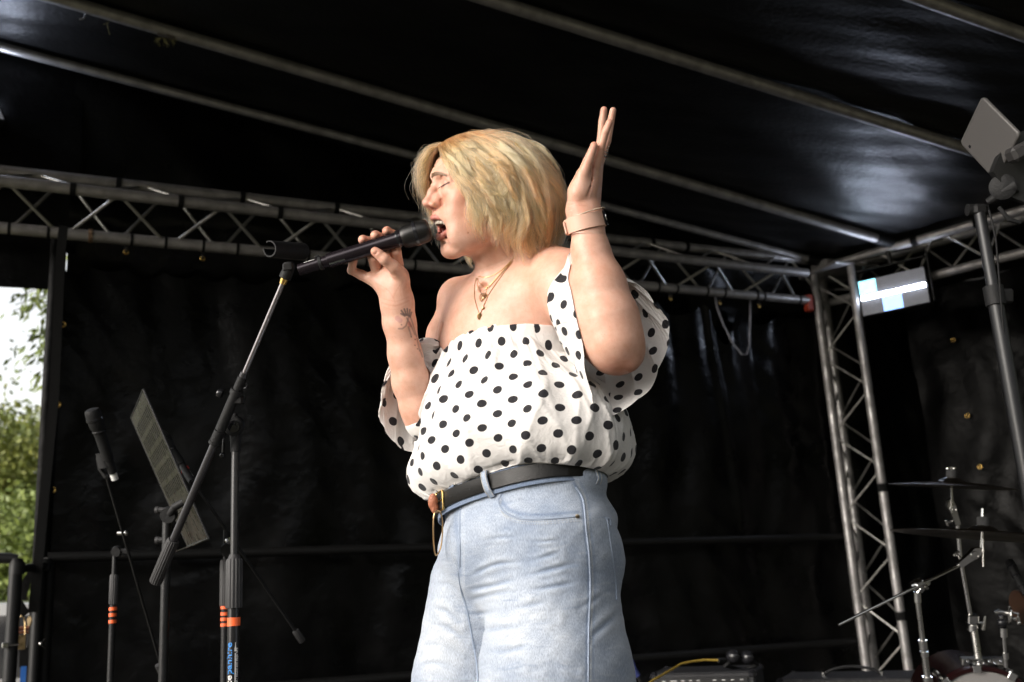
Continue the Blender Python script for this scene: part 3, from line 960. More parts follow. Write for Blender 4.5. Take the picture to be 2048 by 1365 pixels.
# ---- hand-held and stand microphones
M['mic_body'] = mat('black_aubergine_anodised', (.020, .015, .019), .24, .55, rvar=.05)
M['mic_grille'] = mat('black_grille_wire', (.025, .024, .024), .35, .7)
def mic(a, b, R, name, label, head_len=.052, body_r=None, ringm=None, tail=None, detail=True, group=None, holder=None):
    """microphone from tail a to head tip b; R radius of the head"""
    a, b = np.asarray(a, float), np.asarray(b, float)
    L = np.linalg.norm(b - a); d = unit(b - a)
    br = body_r or R * .70
    t = thing(name, label, 'microphone', a, group=group)
    gg = Geo(); gg.lathe([(br * .50, 0), (br * .78, .001), (br * .80, L * .22), (br * .97, L * .225), (br, L * .5), (br * 1.02, L - head_len - .012), (br * 1.1, L - head_len - .006), (br * 1.1, L - head_len)], a, d, 36)
    gg.build('body', M['mic_body'] if detail else M['black_rubber'], t)
    # woven grille: wires wound both ways over a dark core
    gg = Geo()
    prof = [(R * .80, 0), (R * .93, head_len * .12), (R * .99, head_len * .45), (R * 1.0, head_len * .52), (R * .99, head_len * .7), (R * .96, head_len * .85), (R * .84, head_len * .95), (R * .55, head_len * .99), (.0001, head_len)]
    gg.lathe([(r * .985, h) for r, h in prof], a + d * (L - head_len), d, 32)
    gr = gg.build('grille', M['mic_grille'] if detail else M['black_rubber'], t)
    if detail:
        x, y, _ = frame_of(d)
        hs = np.array([h for _, h in prof]); rs = np.array([r for r, _ in prof])
        v, f = [], []
        base = a + d * (L - head_len)
        nb = 44; nr = 26
        for sgn in (1, -1):
            for k in range(nb):
                for j in range(nr):
                    h = head_len * (j / nr) * .97
                    h2 = head_len * ((j + .92) / nr) * .97
                    r1, r2 = np.interp(h, hs, rs), np.interp(h2, hs, rs)
                    an = 2 * math.pi * k / nb + sgn * h * 42
                    an2 = 2 * math.pi * k / nb + sgn * h2 * 42
                    w = .014 * .9
                    bb = len(v)
                    zig = .00035 if (j + k) % 2 else -.0001
                    for (aa, rr, hh) in ((an - w, r1, h), (an + w, r1, h), (an2 + w, r2, h2), (an2 - w, r2, h2)):
                        v.append(base + d * hh + (x * math.cos(aa) + y * math.sin(aa)) * (rr + .0003 + zig))
                    f.append((bb, bb + 1, bb + 2, bb + 3))
        o = link_mesh('grille_wires', v, f, mat('grille_wire', (.07, .068, .066), .4, .9), gr, smooth=False); o['kind'] = 'stuff'
    gg = Geo(); h0 = head_len * .50
    gg.lathe([(R * 1.0, h0 - .0035), (R * 1.05, h0 - .003), (R * 1.05, h0 + .003), (R * 1.0, h0 + .0035)], a + d * (L - head_len), d, 36); gg.build('grille_band', M['black_gloss'], t)
    gg = Geo(); gg.lathe([(br * 1.12, 0), (br * 1.14, .001), (br * 1.14, .004), (br * 1.10, .005)], a + d * (L - head_len - .010), d, 30); gg.build('neck_ring', M['black_gloss'], t)
    if ringm:
        gg = Geo(); gg.lathe([(br * .85, 0), (br * .86, .009)], a + d * .006, d, 24); gg.build('colour_ring', ringm, t)
    if tail == 'plug':
        gg = Geo(); gg.tube([a - d * .020, a + d * .004], br * .62, 16); gg.build('plug', M['white_label'], t)
    return t, d

# stand behind with the orange stripes, boom and red-ringed microphone
D2 = 2.75
p, fo = vert_from(452, 1085, D2)
s2 = thing('microphone_stand', 'thin boom stand with four orange stripes, half hidden behind the printed one', 'microphone stand', fo, group='microphone stands')
def z2(py): return P(450, py, D2)[2]
def m2(z): return V3(p[0], p[1], z)
gg = Geo(); gg.tube([m2(z2(1200)), m2(z2(1060))], .0070, 14); gg.build('upper_pole', M['black_metal'], s2)
gg = Geo(); gg.tube([m2(z2(1210)), m2(ZF + .14)], .0105, 16); gg.build('lower_pole', M['black_metal'], s2)
gg = Geo(); ribbed(gg, m2(z2(1120)), m2(z2(1212)), .0150, 14); gg.build('height_grip', M['grip_rubber'], s2)
for y in (1215, 1227.5, 1238, 1249):
    gg = Geo(); gg.tube([m2(z2(y - 3)), m2(z2(y + 3.4))], .0122, 16); gg.build('orange_tape', M['orange_tape'], s2)
tripod(s2, (p[0], p[1], ZF))
e0, e1 = P(385, 962, D2 - .04), P(605, 1283, D2 + .10)
gg = Geo(); gg.tube([e0, e1], .0042, 10); gg.build('boom_rod', M['black_metal'], s2)
gg = Geo(); ribbed(gg, e1 - (e1 - e0) * .07, e1, .010, 10); gg.build('counterweight', M['grip_rubber'], s2)
gg = Geo(); gg.lathe([(.006, -.012), (.018, -.012), (.020, 0), (.018, .012), (.006, .012)], P(456, 1100, D2 - .02), vz, 20); gg.build('swivel_joint', M['black_rubber'], s2)
gg = Geo(); gg.lathe([(.002, 0), (.008, 0), (.009, .010), (.002, .012)], P(455, 1081, D2 - .03), unit(vx + vz), 12); gg.build('clamp_knob', M['chrome'], s2)
gg = Geo(); gg.tube([P(385, 965, D2 - .04), P(366, 935, D2 + .1)], .010, 12); gg.build('microphone_clip', M['black_rubber'], s2)
mic(P(374, 945, D2 + .12), P(318, 866, D2 + .12), .020, 'microphone', 'black microphone with a red ring, peeking out behind the music stand', ringm=M['red_ring'], tail='plug', detail=False, group='wired microphones on stands')

# left stand with microphone
D3 = 3.0
p3, fo = vert_from(230, 1110, D3)
s3 = thing('microphone_stand', 'boom stand with three orange stripes, leftmost of the microphone stands', 'microphone stand', fo, group='microphone stands')
def z3(py): return P(228, py, D3)[2]
def m3(z): return V3(p3[0], p3[1], z)
gg = Geo(); gg.tube([m3(z3(1160)), m3(z3(1105))], .0075, 14); gg.build('upper_pole', M['black_metal'], s3)
gg = Geo(); gg.tube([m3(z3(1210)), m3(ZF + .14)], .0095, 16); gg.build('lower_pole', M['black_metal'], s3)
gg = Geo(); ribbed(gg, m3(z3(1150)), m3(z3(1209)), .0125, 14); gg.build('height_grip', M['grip_rubber'], s3)
for y in (1218, 1230, 1243):
    gg = Geo(); gg.tube([m3(z3(y - 3.4)), m3(z3(y + 3.4))], .0112, 16); gg.build('orange_tape', M['orange_tape'], s3)
tripod(s3, (p3[0], p3[1], ZF))
gg = Geo(); c = P(234, 1103, D3)
gg.lathe([(.006, -.012), (.014, -.012), (.0165, 0), (.014, .012), (.006, .012)], c, vz, 20); gg.box(c + vx * .02, (.03, .016, .016), (vx, vy, vz), bev=.003); gg.build('swivel_joint', M['black_rubber'], s3)
gg = Geo(); gg.tube([P(212, 950, D3 - .12), P(326, 1345, D3 + .12)], .0040, 10); gg.build('boom_rod', M['black_metal'], s3)
gg = Geo(); q = P(246, 1067, D3 - .02); gg.tube([q - vx * .016, q + vx * .004], .006, 10); gg.ball(q + vx * .008, .008, 6); gg.build('clamp_knob', M['dull_chrome'], s3)
gg = Geo(); gg.tube([P(316, 1330, D3 + .11), P(330, 1362, D3 + .13)], .010, 12); gg.build('counterweight', M['grip_rubber'], s3)
gg = Geo(); gg.tube([P(207, 905, D3 - .12), P(214, 935, D3 - .12)], .022, 14); gg.tube([P(196, 915, D3 - .12), P(200, 938, D3 - .12), P(212, 955, D3 - .12)], .006, 8); gg.build('microphone_clip', M['black_rubber'], s3)
mic(P(226, 947, D3 - .12), P(183, 818, D3 - .17), .0225, 'microphone', 'black vocal microphone with pale tail, on the leftmost stand', head_len=.062, tail='plug', detail=False, group='wired microphones on stands')

# ---- music stand
D4 = 2.6
def quad_plate():
    # desk plate seen nearly edge on; corners by sight line at their own distances
    A = P(287, 779, D4 - .10); B_ = P(263, 836, D4 + .22); C_ = P(376, 1093, D4 + .16); Dd = P(418, 1078, D4 - .16)
    return A, B_, C_, Dd
A, B_, C_, Dd = quad_plate()
ms = thing('music_stand', 'tilted black music stand with rows of slots in its desk', 'music stand', (P(330, 1200, D4)[0], P(330, 1200, D4)[1], ZF))
Wv, Hv = (Dd - A + C_ - B_) / 2, (B_ - A + C_ - Dd) / 2     # long way, short way
pn = unit(np.cross(Wv, Hv))
if np.dot(pn, EYE - A) < 0: pn = -pn
# slots: cells over the plate, each with a slot hole left open
v, f = [], []
def pq(u, w): return A + (Dd - A) * u * 1.0 + (B_ - A) * w * (1 - u) + (C_ - Dd) * w * u
ncol, nrow = 5, 12
u0, u1, w0, w1 = .07, .66, .06, .94
def quadp(a, b, c_, d_):
    bb = len(v); v.extend([a, b, c_, d_]); f.append((bb, bb + 1, bb + 2, bb + 3))
def rect(ua, ub, wa, wb):
    quadp(pq(ua, wa), pq(ub, wa), pq(ub, wb), pq(ua, wb))
rect(0, u0, 0, 1); rect(u1, 1, 0, 1); rect(u0, u1, 0, w0); rect(u0, u1, w1, 1)
for i in range(ncol):
    for j in range(nrow):
        ua, ub = u0 + (u1 - u0) * i / ncol, u0 + (u1 - u0) * (i + 1) / ncol
        wa, wb = w0 + (w1 - w0) * j / nrow, w0 + (w1 - w0) * (j + 1) / nrow
        su, sv = (ub - ua) * .14, (wb - wa) * .24
        rect(ua, ua + su, wa, wb); rect(ub - su, ub, wa, wb); rect(ua + su, ub - su, wa, wa + sv); rect(ua + su, ub - su, wb - sv, wb)
M['stand_plate'] = mat('scuffed_black_sheet_metal', (.018, .0175, .012), .32, .2, col2=(.028, .026, .018), nscale=30, rvar=.12)
o = link_mesh('desk', v, f, M['stand_plate'], ms, smooth=False)
md = o.modifiers.new('thickness', 'SOLIDIFY'); md.thickness = .0015
gg = Geo()
for a, b in ((A, B_), (B_, C_), (C_, Dd), (Dd, A)): gg.tube([a, b], .0032, 8)
gg.build('desk_rim', M['black_metal'], ms)
gg = Geo(); lipd = pn * .035
gg.add([C_, Dd, Dd + lipd, C_ + lipd], [(0, 1, 2, 3)]); o = gg.build('desk_lip', M['stand_plate'], ms, smooth=False); md = o.modifiers.new('t', 'SOLIDIFY'); md.thickness = .0015
p4, fo4 = vert_from(334, 1050, D4)
gg = Geo(); gg.tube([p4 + V3(0, 0, .01), V3(p4[0], p4[1], ZF + .12)], .0115, 18); gg.build('pole', M['black_metal'], ms)
gg = Geo(); gg.lathe([(.008, -.012), (.020, -.012), (.022, 0), (.020, .012), (.008, .012)], P(338, 1030, D4), vz, 22)
gg.tube([P(338, 1032, D4), P(350, 1014, D4 - .02), P(368, 1004, D4 - .02)], .010, 12); gg.build('tilt_joint', M['black_rubber'], ms)
for y in (1021, 1081):
    gg = Geo(); gg.tube([P(314, y, D4), P(334, y - 1, D4)], [.0085, .006], 12); gg.tube([P(311, y, D4), P(317, y, D4)], .0095, 12); gg.build('thumb_screw', M['dull_chrome'] if 0 else M['grip_rubber'], ms)
tripod(ms, (p4[0], p4[1], ZF))

# ---- tablet on its stand at the right
D5 = 2.35
ip = thing('tablet', 'silver tablet seen from behind, tilted, clipped to the stand on the right', 'tablet', P(1980, 270, D5))
T0, T1, T2, T3 = P(1966, 192, D5 - .02), P(2042, 268, D5 - .10), P(2004, 372, D5 + .0), P(1925, 272, D5 + .08)
T3 = T0 + (T2 - T1)
tx, ty = T1 - T0, T3 - T0
W_, H_ = np.linalg.norm(tx), np.linalg.norm(ty); tx, ty = unit(tx), unit(ty); ty = unit(ty - tx * np.dot(tx, ty)); tn = np.cross(tx, ty)
if np.dot(tn, EYE - T0) < 0: tn = -tn
def rrect(w, h, r, n=6):
    out = []
    for (cx_, cy_, a0) in ((w - r, h - r, 0), (r, h - r, 90), (r, r, 180), (w - r, r, 270)):
        for k in range(n + 1):
            a = math.radians(a0 + 90 * k / n); out.append((cx_ + r * math.cos(a), cy_ + r * math.sin(a)))
    return out
gg = Geo(); poly = rrect(W_, H_, .011)
prof = [(-.0042, .0035), (-.0040, .0008), (-.0015, 0), (.002, 0.0), (.0035, .0012), (.0042, .004)]
v, f = [], []
cxm, cym = W_ / 2, H_ / 2
for h, ins in prof:
    for (x_, y_) in poly:
        sx2 = (abs(x_ - cxm) - ins) / max(abs(x_ - cxm), 1e-6); 
        v.append(T0 + tx * (cxm + (x_ - cxm) * (1 - ins / cxm)) + ty * (cym + (y_ - cym) * (1 - ins / cym)) + tn * h)
m_ = len(poly)
for i in range(len(prof) - 1):
    for k in range(m_): f.append((i * m_ + k, i * m_ + (k + 1) % m_, (i + 1) * m_ + (k + 1) % m_, (i + 1) * m_ + k))
f += [tuple(range(m_)), tuple((len(prof) - 1) * m_ + k for k in range(m_))[::-1]]
o = link_mesh('tablet_shell', v, f, mat('silver_aluminium_shell', (.10, .094, .092), .42, .2), ip); mark_sharp(o, 40)
gg = Geo(); gg.lathe([(.002, 0), (.0035, 0), (.004, .0006), (.001, .0008)], T3 + tx * .012 - ty * .015 + tn * .0042, tn, 14); gg.build('camera_lens', M['black_gloss'], ip)
gg = Geo(); gg.box(T3 - ty * .02 - tx * .0005, (.001, .02, .003), (tx, ty, tn)); gg.build('side_button', M['dull_chrome'], ip)
ts = thing('tablet_stand', 'thick black telescopic stand that carries the tablet at the right edge', 'stand', (P(2000, 800, D5)[0], P(2000, 800, D5)[1], ZF))
pt, _ = vert_from(1957, 405, D5)
pt0 = P(1990, 600, D5)
bx = V3(pt0[0], pt0[1], 0)
def tz(py): return P(1990, py, D5)[2]
def tm(z): return V3(pt0[0], pt0[1], z)
gg = Geo(); gg.tube([tm(tz(600)), tm(tz(400))], .0135, 20); gg.build('upper_pole', mat('satin_dark_pole', (.010, .010, .011), .42, .0), ts)
gg = Geo(); gg.tube([tm(tz(600)), tm(ZF + .14)], .0175, 22); gg.build('lower_pole', mat('satin_black_pole', (.008, .008, .009), .42, .0), ts)
gg = Geo(); gg.tube([tm(tz(612)), tm(tz(572))], .0225, 22); gg.box(tm(tz(592)) + vx * .028, (.028, .034, .024), (vx, vy, vz), bev=.005); gg.build('height_clamp', M['black_rubber'], ts)
gg = Geo(); c = tm(tz(402)); gg.tube([c - vx * .026 - vz * .005, c + vx * .020 - vz * .005], .0145, 18); gg.box(c, (.032, .026, .030), (vx, vy, vz), bev=.006); gg.build('tilt_head', M['black_rubber'], ts)
gg = Geo(); gg.tube([P(1975, 405, D5), P(2005, 385, D5 - .02), P(2030, 372, D5 - .03)], [.008, .014, .018], 16)
gg.lathe([(.010, -.014), (.028, -.014), (.030, -.006), (.030, .010), (.022, .014)], P(2006, 375, D5 - .02), unit(vz - vx * .5), 24)
gg.build('ball_joint', M['black_rubber'], ts)
gg = Geo(); c = P(2050, 345, D5 - .03)
gg.prism([(-.075, .00), (-.045, .075), (.05, .12), (.12, .03), (.05, -.09), (-.03, -.06)], P(2046, 345, D5 - .02), (vx, vy, vz), .022)
gg.build('holder_back', mat('matte_black_holder', (.010, .010, .010), .5), ts)
bx_ = P(2040, 285, D5 - .09)
gg = Geo(); gg.box(P(2052, 298, D5 - .08), (.085, .035, .045), (unit(vx * .9 + vy * .45), unit(vy * .9 - vx * .45), vz), bev=.008); gg.build('holder_clamp', mat('grey_black_clamp', (.035, .033, .033), .42), ts)
gg = Geo(); q = P(1984, 405, D5 - .01)
gg.tube([P(1978, 420, D5 - .03), P(1992, 480, D5 - .035), P(2010, 700, D5 - .035), P(2036, 900, D5 - .03)], .0022, 8); gg.build('cable', M['black_rubber'], ts)
gg = Geo(); gg.tube([P(1998, 415, D5 - .01), P(2018, 440, D5 - .02), P(2040, 446, D5 - .02)], .005, 10); gg.build('spare_loop', M['black_rubber'], ts)
tripod(ts, (pt0[0], pt0[1], ZF), r=.38, h=.22)

# ================================================================== drum kit
M['cymbal'] = mat('dark_bronze_cymbal', (.075, .06, .042), .36, 1.0, col2=(.05, .042, .032), nscale=8, rvar=.08)
def cymbal(c, R, n, label, bell=.045):
    n = unit(n)
    t = thing('cymbal', label, 'cymbal', c, group='cymbals of the drum kit')
    prof = [(.006, .022)]
    prof += [(bell * .45, .021), (bell * .8, .014), (bell, .006)]
    prof += [(bell + (R - bell) * k / 10, .006 - .016 * (k / 10) ** 1.3) for k in range(1, 11)]
    prof += [(R - .0005, -.0112)] + [(r, h - .0012) for r, h in prof[::-1][1:]]
    gg = Geo(); gg.lathe(prof, c, n, 72)
    o = gg.build('cymbal_disc', M['cymbal'], t, sharp=60)
    gg = Geo(); x, y, z = frame_of(n)
    for k in range(9):
        r = bell + (R - bell) * (k + 1) / 10
        h = .006 - .016 * ((k + 1) / 10) ** 1.3 + .0004
        gg.tube([c + z * h + (x * math.cos(a) + y * math.sin(a)) * r for a in np.linspace(0, 2 * math.pi, 64, endpoint=False)], .0006, 4, closed=True)
    gg.build('lathe_grooves', M['cymbal'], t)
    return t
def topper(t, c, n, wing=True):
    gg = Geo(); gg.lathe([(.012, .020), (.017, .021), (.017, .046), (.012, .047)], c, n, 20); gg.build('felt', mat('grey_black_felt', (.03, .03, .03), .95), t)
    gg = Geo(); gg.tube([c - unit(n) * .10, c + unit(n) * .058], .0035, 10)
    if wing:
        for s in (-1, 1): gg.box(c + unit(n) * .054 + vx * s * .011, (.012, .011, .007), (vx, unit(n), np.cross(vx, unit(n))), bev=.003)
    else: gg.tube([c + unit(n) * .046, c + unit(n) * .072], [.006, .0045], 10)
    gg.build('wing_nut', M['chrome'], t)
def lock(gg, c, d, r, w=.05): gg.tube([c - unit(d) * w / 2, c + unit(d) * w / 2], r, 18)

DC1, DC2 = 3.45, 3.0
n1 = unit(V3(0, 0, 1) + vx * .02 + V3(.0, -.07, 0)); n1 = unit(-ROT[:, 1] + vx * .055 + vz * -.15)
c1 = P(1903, 968, DC1)
n2 = unit(-ROT[:, 1] + vx * .085 + vz * -.21)
c2 = P(1966, 1066, DC2)
cymbal(c1, .206, n1, 'smaller upper cymbal with a white wing nut, high on its stand')
cymbal(c2, .262, n2, 'large lower cymbal on the boom arm, overlapping the tower')
k1 = thing('cymbal_stand', 'straight chrome cymbal stand under the upper cymbal', 'cymbal stand', (P(1950, 1300, DC1)[0], P(1950, 1300, DC1)[1], ZF), group='chrome cymbal stands')
topper(k1, c1, n1, True)
def tilter(t, a, b, m='dull_chrome', face=None):
    """die-cast tilter: flat arm from a to b with round ratchet face"""
    a, b = np.asarray(a), np.asarray(b); d = unit(b - a); L = np.linalg.norm(b - a)
    yv = unit(np.cross(vz, d)); 
    gg = Geo(); gg.prism([(-.007, -.0), (-.009, L * .4), (-.013, L * .72), (-.010, L * .9), (0, L), (.008, L * .96), (.016, L * .8), (.012, L * .5), (.010, 0)], a, (yv, d, np.cross(yv, d)), .018)
    gg.build('tilter', M[m], t, smooth=False)
    gg = Geo(); q = a + d * L * .66 + vz * .008; gg.lathe([(.001, 0), (.011, 0), (.0125, .002), (.0115, .004), (.009, .004), (.0085, .0025), (.001, .0025)], q, vz, 24); gg.build('tilter_face', M['chrome'], t)
    gg = Geo(); gg.tube([a + d * L * .2 + yv * .014, a + d * L * .2 + yv * .03], .004, 8); gg.box(a + d * L * .2 + yv * .034, (.008, .022, .006), (yv, d, vz), bev=.002); gg.build('wing_bolt', M['dull_chrome'], t)
tilter(k1, P(1916, 1050, DC1), P(1898, 1000, DC1))
pb, _ = vert_from(1935, 1200, DC1)
gg = Geo(); gg.tube([P(1905, 1003, DC1), P(1903, 975, DC1)], .004, 10); gg.build('top_rod', M['chrome'], k1)
gg = Geo(); gg.tube([P(1914, 1045, DC1), P(1921, 1120, DC1), P(1943, 1245, DC1)], .0078, 14); gg.build('upper_tube', M['chrome'], k1)
gg = Geo(); q = P(1946, 1250, DC1); gg.tube([q, V3(q[0], q[1], ZF + .2)], .0125, 16); gg.build('lower_tube', M['dull_chrome'], k1)
gg = Geo(); gg.box(P(1944, 1238, DC1), (.036, .030, .030), (vx, vy, vz), bev=.003); lock(gg, P(1945, 1256, DC1), vy, .017, .02); gg.build('memory_lock', M['chrome'], k1)
gg = Geo(); q = P(1966, 1246, DC1); gg.tube([P(1955, 1246, DC1), q], .0035, 8); gg.tube([q + vy * .022 + vx * .008, q - vy * .024], [.003, .008], 10); gg.build('wing_screw', M['dull_chrome'], k1)
tripod(k1, (pb[0] + .02, pb[1], ZF), r=.32, h=.3, m='dull_chrome')
k2 = thing('cymbal_stand', 'chrome boom stand whose long arm points down left across the tower', 'cymbal stand', (P(1850, 1365, DC2)[0], P(1850, 1365, DC2)[1], ZF), group='chrome cymbal stands')
topper(k2, c2, n2, False)
tilter(k2, P(1918, 1132, DC2), P(1962, 1098, DC2), 'chrome')
gg = Geo(); gg.tube([P(1962, 1100, DC2), P(1965, 1062, DC2)], .0036, 10); gg.build('top_rod', M['chrome'], k2)
gg = Geo(); gg.tube([P(1677, 1250, DC2 - .12), P(1920, 1131, DC2)], .0046, 14); gg.build('boom_arm', M['chrome'], k2)
q = P(1836, 1172, DC2 - .03)
gg = Geo(); gg.lathe([(.006, -.014), (.017, -.013), (.019, -.004), (.019, .004), (.017, .013), (.006, .014)], q, unit(vz + vx * .5), 22)
gg.lathe([(.008, -.018), (.014, -.018), (.014, .018), (.008, .018)], q + vy * .004 - vx * .004, unit(vx * .9 + vy * .4), 16)
for a in (-.5, .5, 1.5): gg.box(q + vy * .012 * math.sin(a * 3) + vx * .012 * math.cos(a * 3) + vz * .012, (.018, .007, .010), (unit(vx + vy * a), unit(vy - vx * a), vz), bev=.002)
gg.build('boom_clamp', M['chrome'], k2)
gg = Geo(); lock(gg, P(1852, 1167, DC2 - .02), P(1920, 1131, DC2) - P(1677, 1250, DC2 - .12), .009, .018); gg.tube([P(1852, 1167, DC2 - .02), P(1854, 1178, DC2 - .04)], .005, 8); gg.build('boom_stop', M['chrome'], k2)
pa = P(1834, 1185, DC2 - .03)
q2 = P(1846, 1288, DC2 - .03)
gg = Geo(); gg.tube([pa, P(1835, 1205, DC2 - .03)], .011, 16); gg.build('pole_socket', M['chrome'], k2)
gg = Geo(); gg.tube([P(1835, 1200, DC2 - .03), q2], .0080, 14); gg.build('upper_tube', M['dull_chrome'], k2)
gg = Geo(); lock(gg, P(1846, 1290, DC2 - .03), q2 - pa, .0125, .028); lock(gg, P(1849, 1308, DC2 - .03), q2 - pa, .0118, .014); lock(gg, P(1855, 1360, DC2 - .03), q2 - pa, .0145, .02); gg.build('height_locks', M['chrome'], k2)['kind'] = 'stuff'
q3 = P(1856, 1365, DC2 - .03)
gg = Geo(); gg.tube([q2, q3, V3(q3[0] + .01, q3[1], ZF + .2)], .0098, 14); gg.build('lower_tube', M['dull_chrome'], k2)
tripod(k2, (q3[0] + .01, q3[1], ZF), r=.32, h=.26, m='dull_chrome')

# drum with claw hooks
DD = 3.3
dr = thing('drum', 'drum with a pale head, dark red hoop and chrome claws at the bottom edge', 'drum', P(1990, 1500, DD + .2))
dc = P(1972, 1447, DD); dn = unit(vz + vx * -.18 + vy * .12)
gg = Geo(); gg.lathe([(.001, .004), (.166, .004), (.168, 0)], dc, dn, 64); gg.build('drum_head', mat('coated_drum_head', (.26, .25, .24), .55, bump=.05, bscale=300), dr)
gg = Geo(); gg.lathe([(.168, -.01), (.170, .012), (.182, .014), (.184, -.018), (.172, -.018)], dc, dn, 64); gg.build('hoop', mat('dark_red_hoop', (.016, .003, .003), .3), dr)
gg = Geo(); gg.lathe([(.170, -.02), (.171, -.36), (.16, -.36)], dc, dn, 48); gg.build('shell', mat('dark_drum_shell', (.006, .002, .002), .25), dr)
x_, y_, z_ = frame_of(dn)
for k in range(10):
    a = math.radians(36 * k + 21)
    rd = x_ * math.cos(a) + y_ * math.sin(a); tg = np.cross(z_, rd)
    gg = Geo(); gg.box(dc + rd * .186 + z_ * .0, (.008, .030, .040), (rd, tg, z_), bev=.002); gg.box(dc + rd * .178 + z_ * .019, (.026, .026, .006), (rd, tg, z_), bev=.002)
    gg.tube([dc + rd * .192 - z_ * .01, dc + rd * .188 - z_ * .12], .004, 8); gg.box(dc + rd * .180 - z_ * .14, (.022, .020, .05), (rd, tg, z_), bev=.004)
    gg.build('claw_hook', M['chrome'], dr)
gg = Geo()
for k in range(3):
    a = math.radians(250 + 20 * (k - 1) * 2); rd = x_ * math.cos(a) + y_ * math.sin(a)
    q = dc + rd * .17 - z_ * .2; gg.tube([q, V3(q[0], q[1], ZF)], .006, 8)
gg.build('drum_legs', M['chrome'], dr)

# small hardware and microphone on the drums at the right edge
th = thing('tom_holder', 'cluster of chrome wing bolts and ball joint above the drum at the right edge', 'drum hardware', P(2010, 1330, 3.2))
gg = Geo(); gg.box(P(1965, 1322, 3.42), (.15, .022, .03), (vx, vy, vz), bev=.002); gg.build('mount_rail', M['dull_chrome'], th)
for i in range(7):
    gg = Geo(); q = P(1935 + i * 11, 1324 + (i % 2) * 4, 3.37); gg.ball(q, (.005, .005, .005), 4); gg.build('screw', M['chrome'], th)
gg = Geo(); q = P(2004, 1246, 3.2); gg.ball(q, .016, 8); gg.build('ball_joint', M['black_gloss'], th)
gg = Geo(); gg.tube([P(2003, 1240, 3.2), P(2002, 1232, 3.2)], .006, 10); gg.tube([P(1989, 1226, 3.2), P(1998, 1224, 3.2), P(2016, 1227, 3.2)], [.005, .0085, .007], 12); gg.build('wing_bolt', M['dull_chrome'], th)
gg = Geo(); gg.lathe([(.002, -.003), (.028, -.003), (.030, 0), (.028, .003), (.002, .003)], P(2020, 1230, 3.2), unit(vx + vz * .35), 24); gg.build('round_plate', M['chrome'], th)
gg = Geo(); gg.tube([P(2006, 1256, 3.2), P(2007, 1274, 3.2)], .012, 14); gg.tube([P(2007, 1270, 3.2), P(2012, 1335, 3.2)], .006, 12); gg.tube([P(2010, 1305, 3.2), P(2011, 1318, 3.2)], .010, 14); gg.build('post', M['chrome'], th)
gg = Geo(); gg.tube([P(2026, 1226, 3.2), P(2036, 1228, 3.2), P(2038, 1246, 3.2)], .004, 8); gg.ball(P(2038, 1246, 3.2), .007, 6); gg.ball(P(2029, 1238, 3.2), .006, 6); gg.build('lever', M['chrome'], th)
gg = Geo(); gg.tube([P(2036, 1215, 3.25), P(2070, 1212, 3.25)], .06, 26, ell=.9); gg.build('clamp_body', mat('dark_wood_shell', (.05, .025, .015), .3), th)
mic(P(2052, 1190, 2.95), P(2018, 1122, 3.05), .014, 'microphone', 'thin black drum microphone leaning in at the right edge', body_r=.011, detail=False, group='wired microphones on stands')

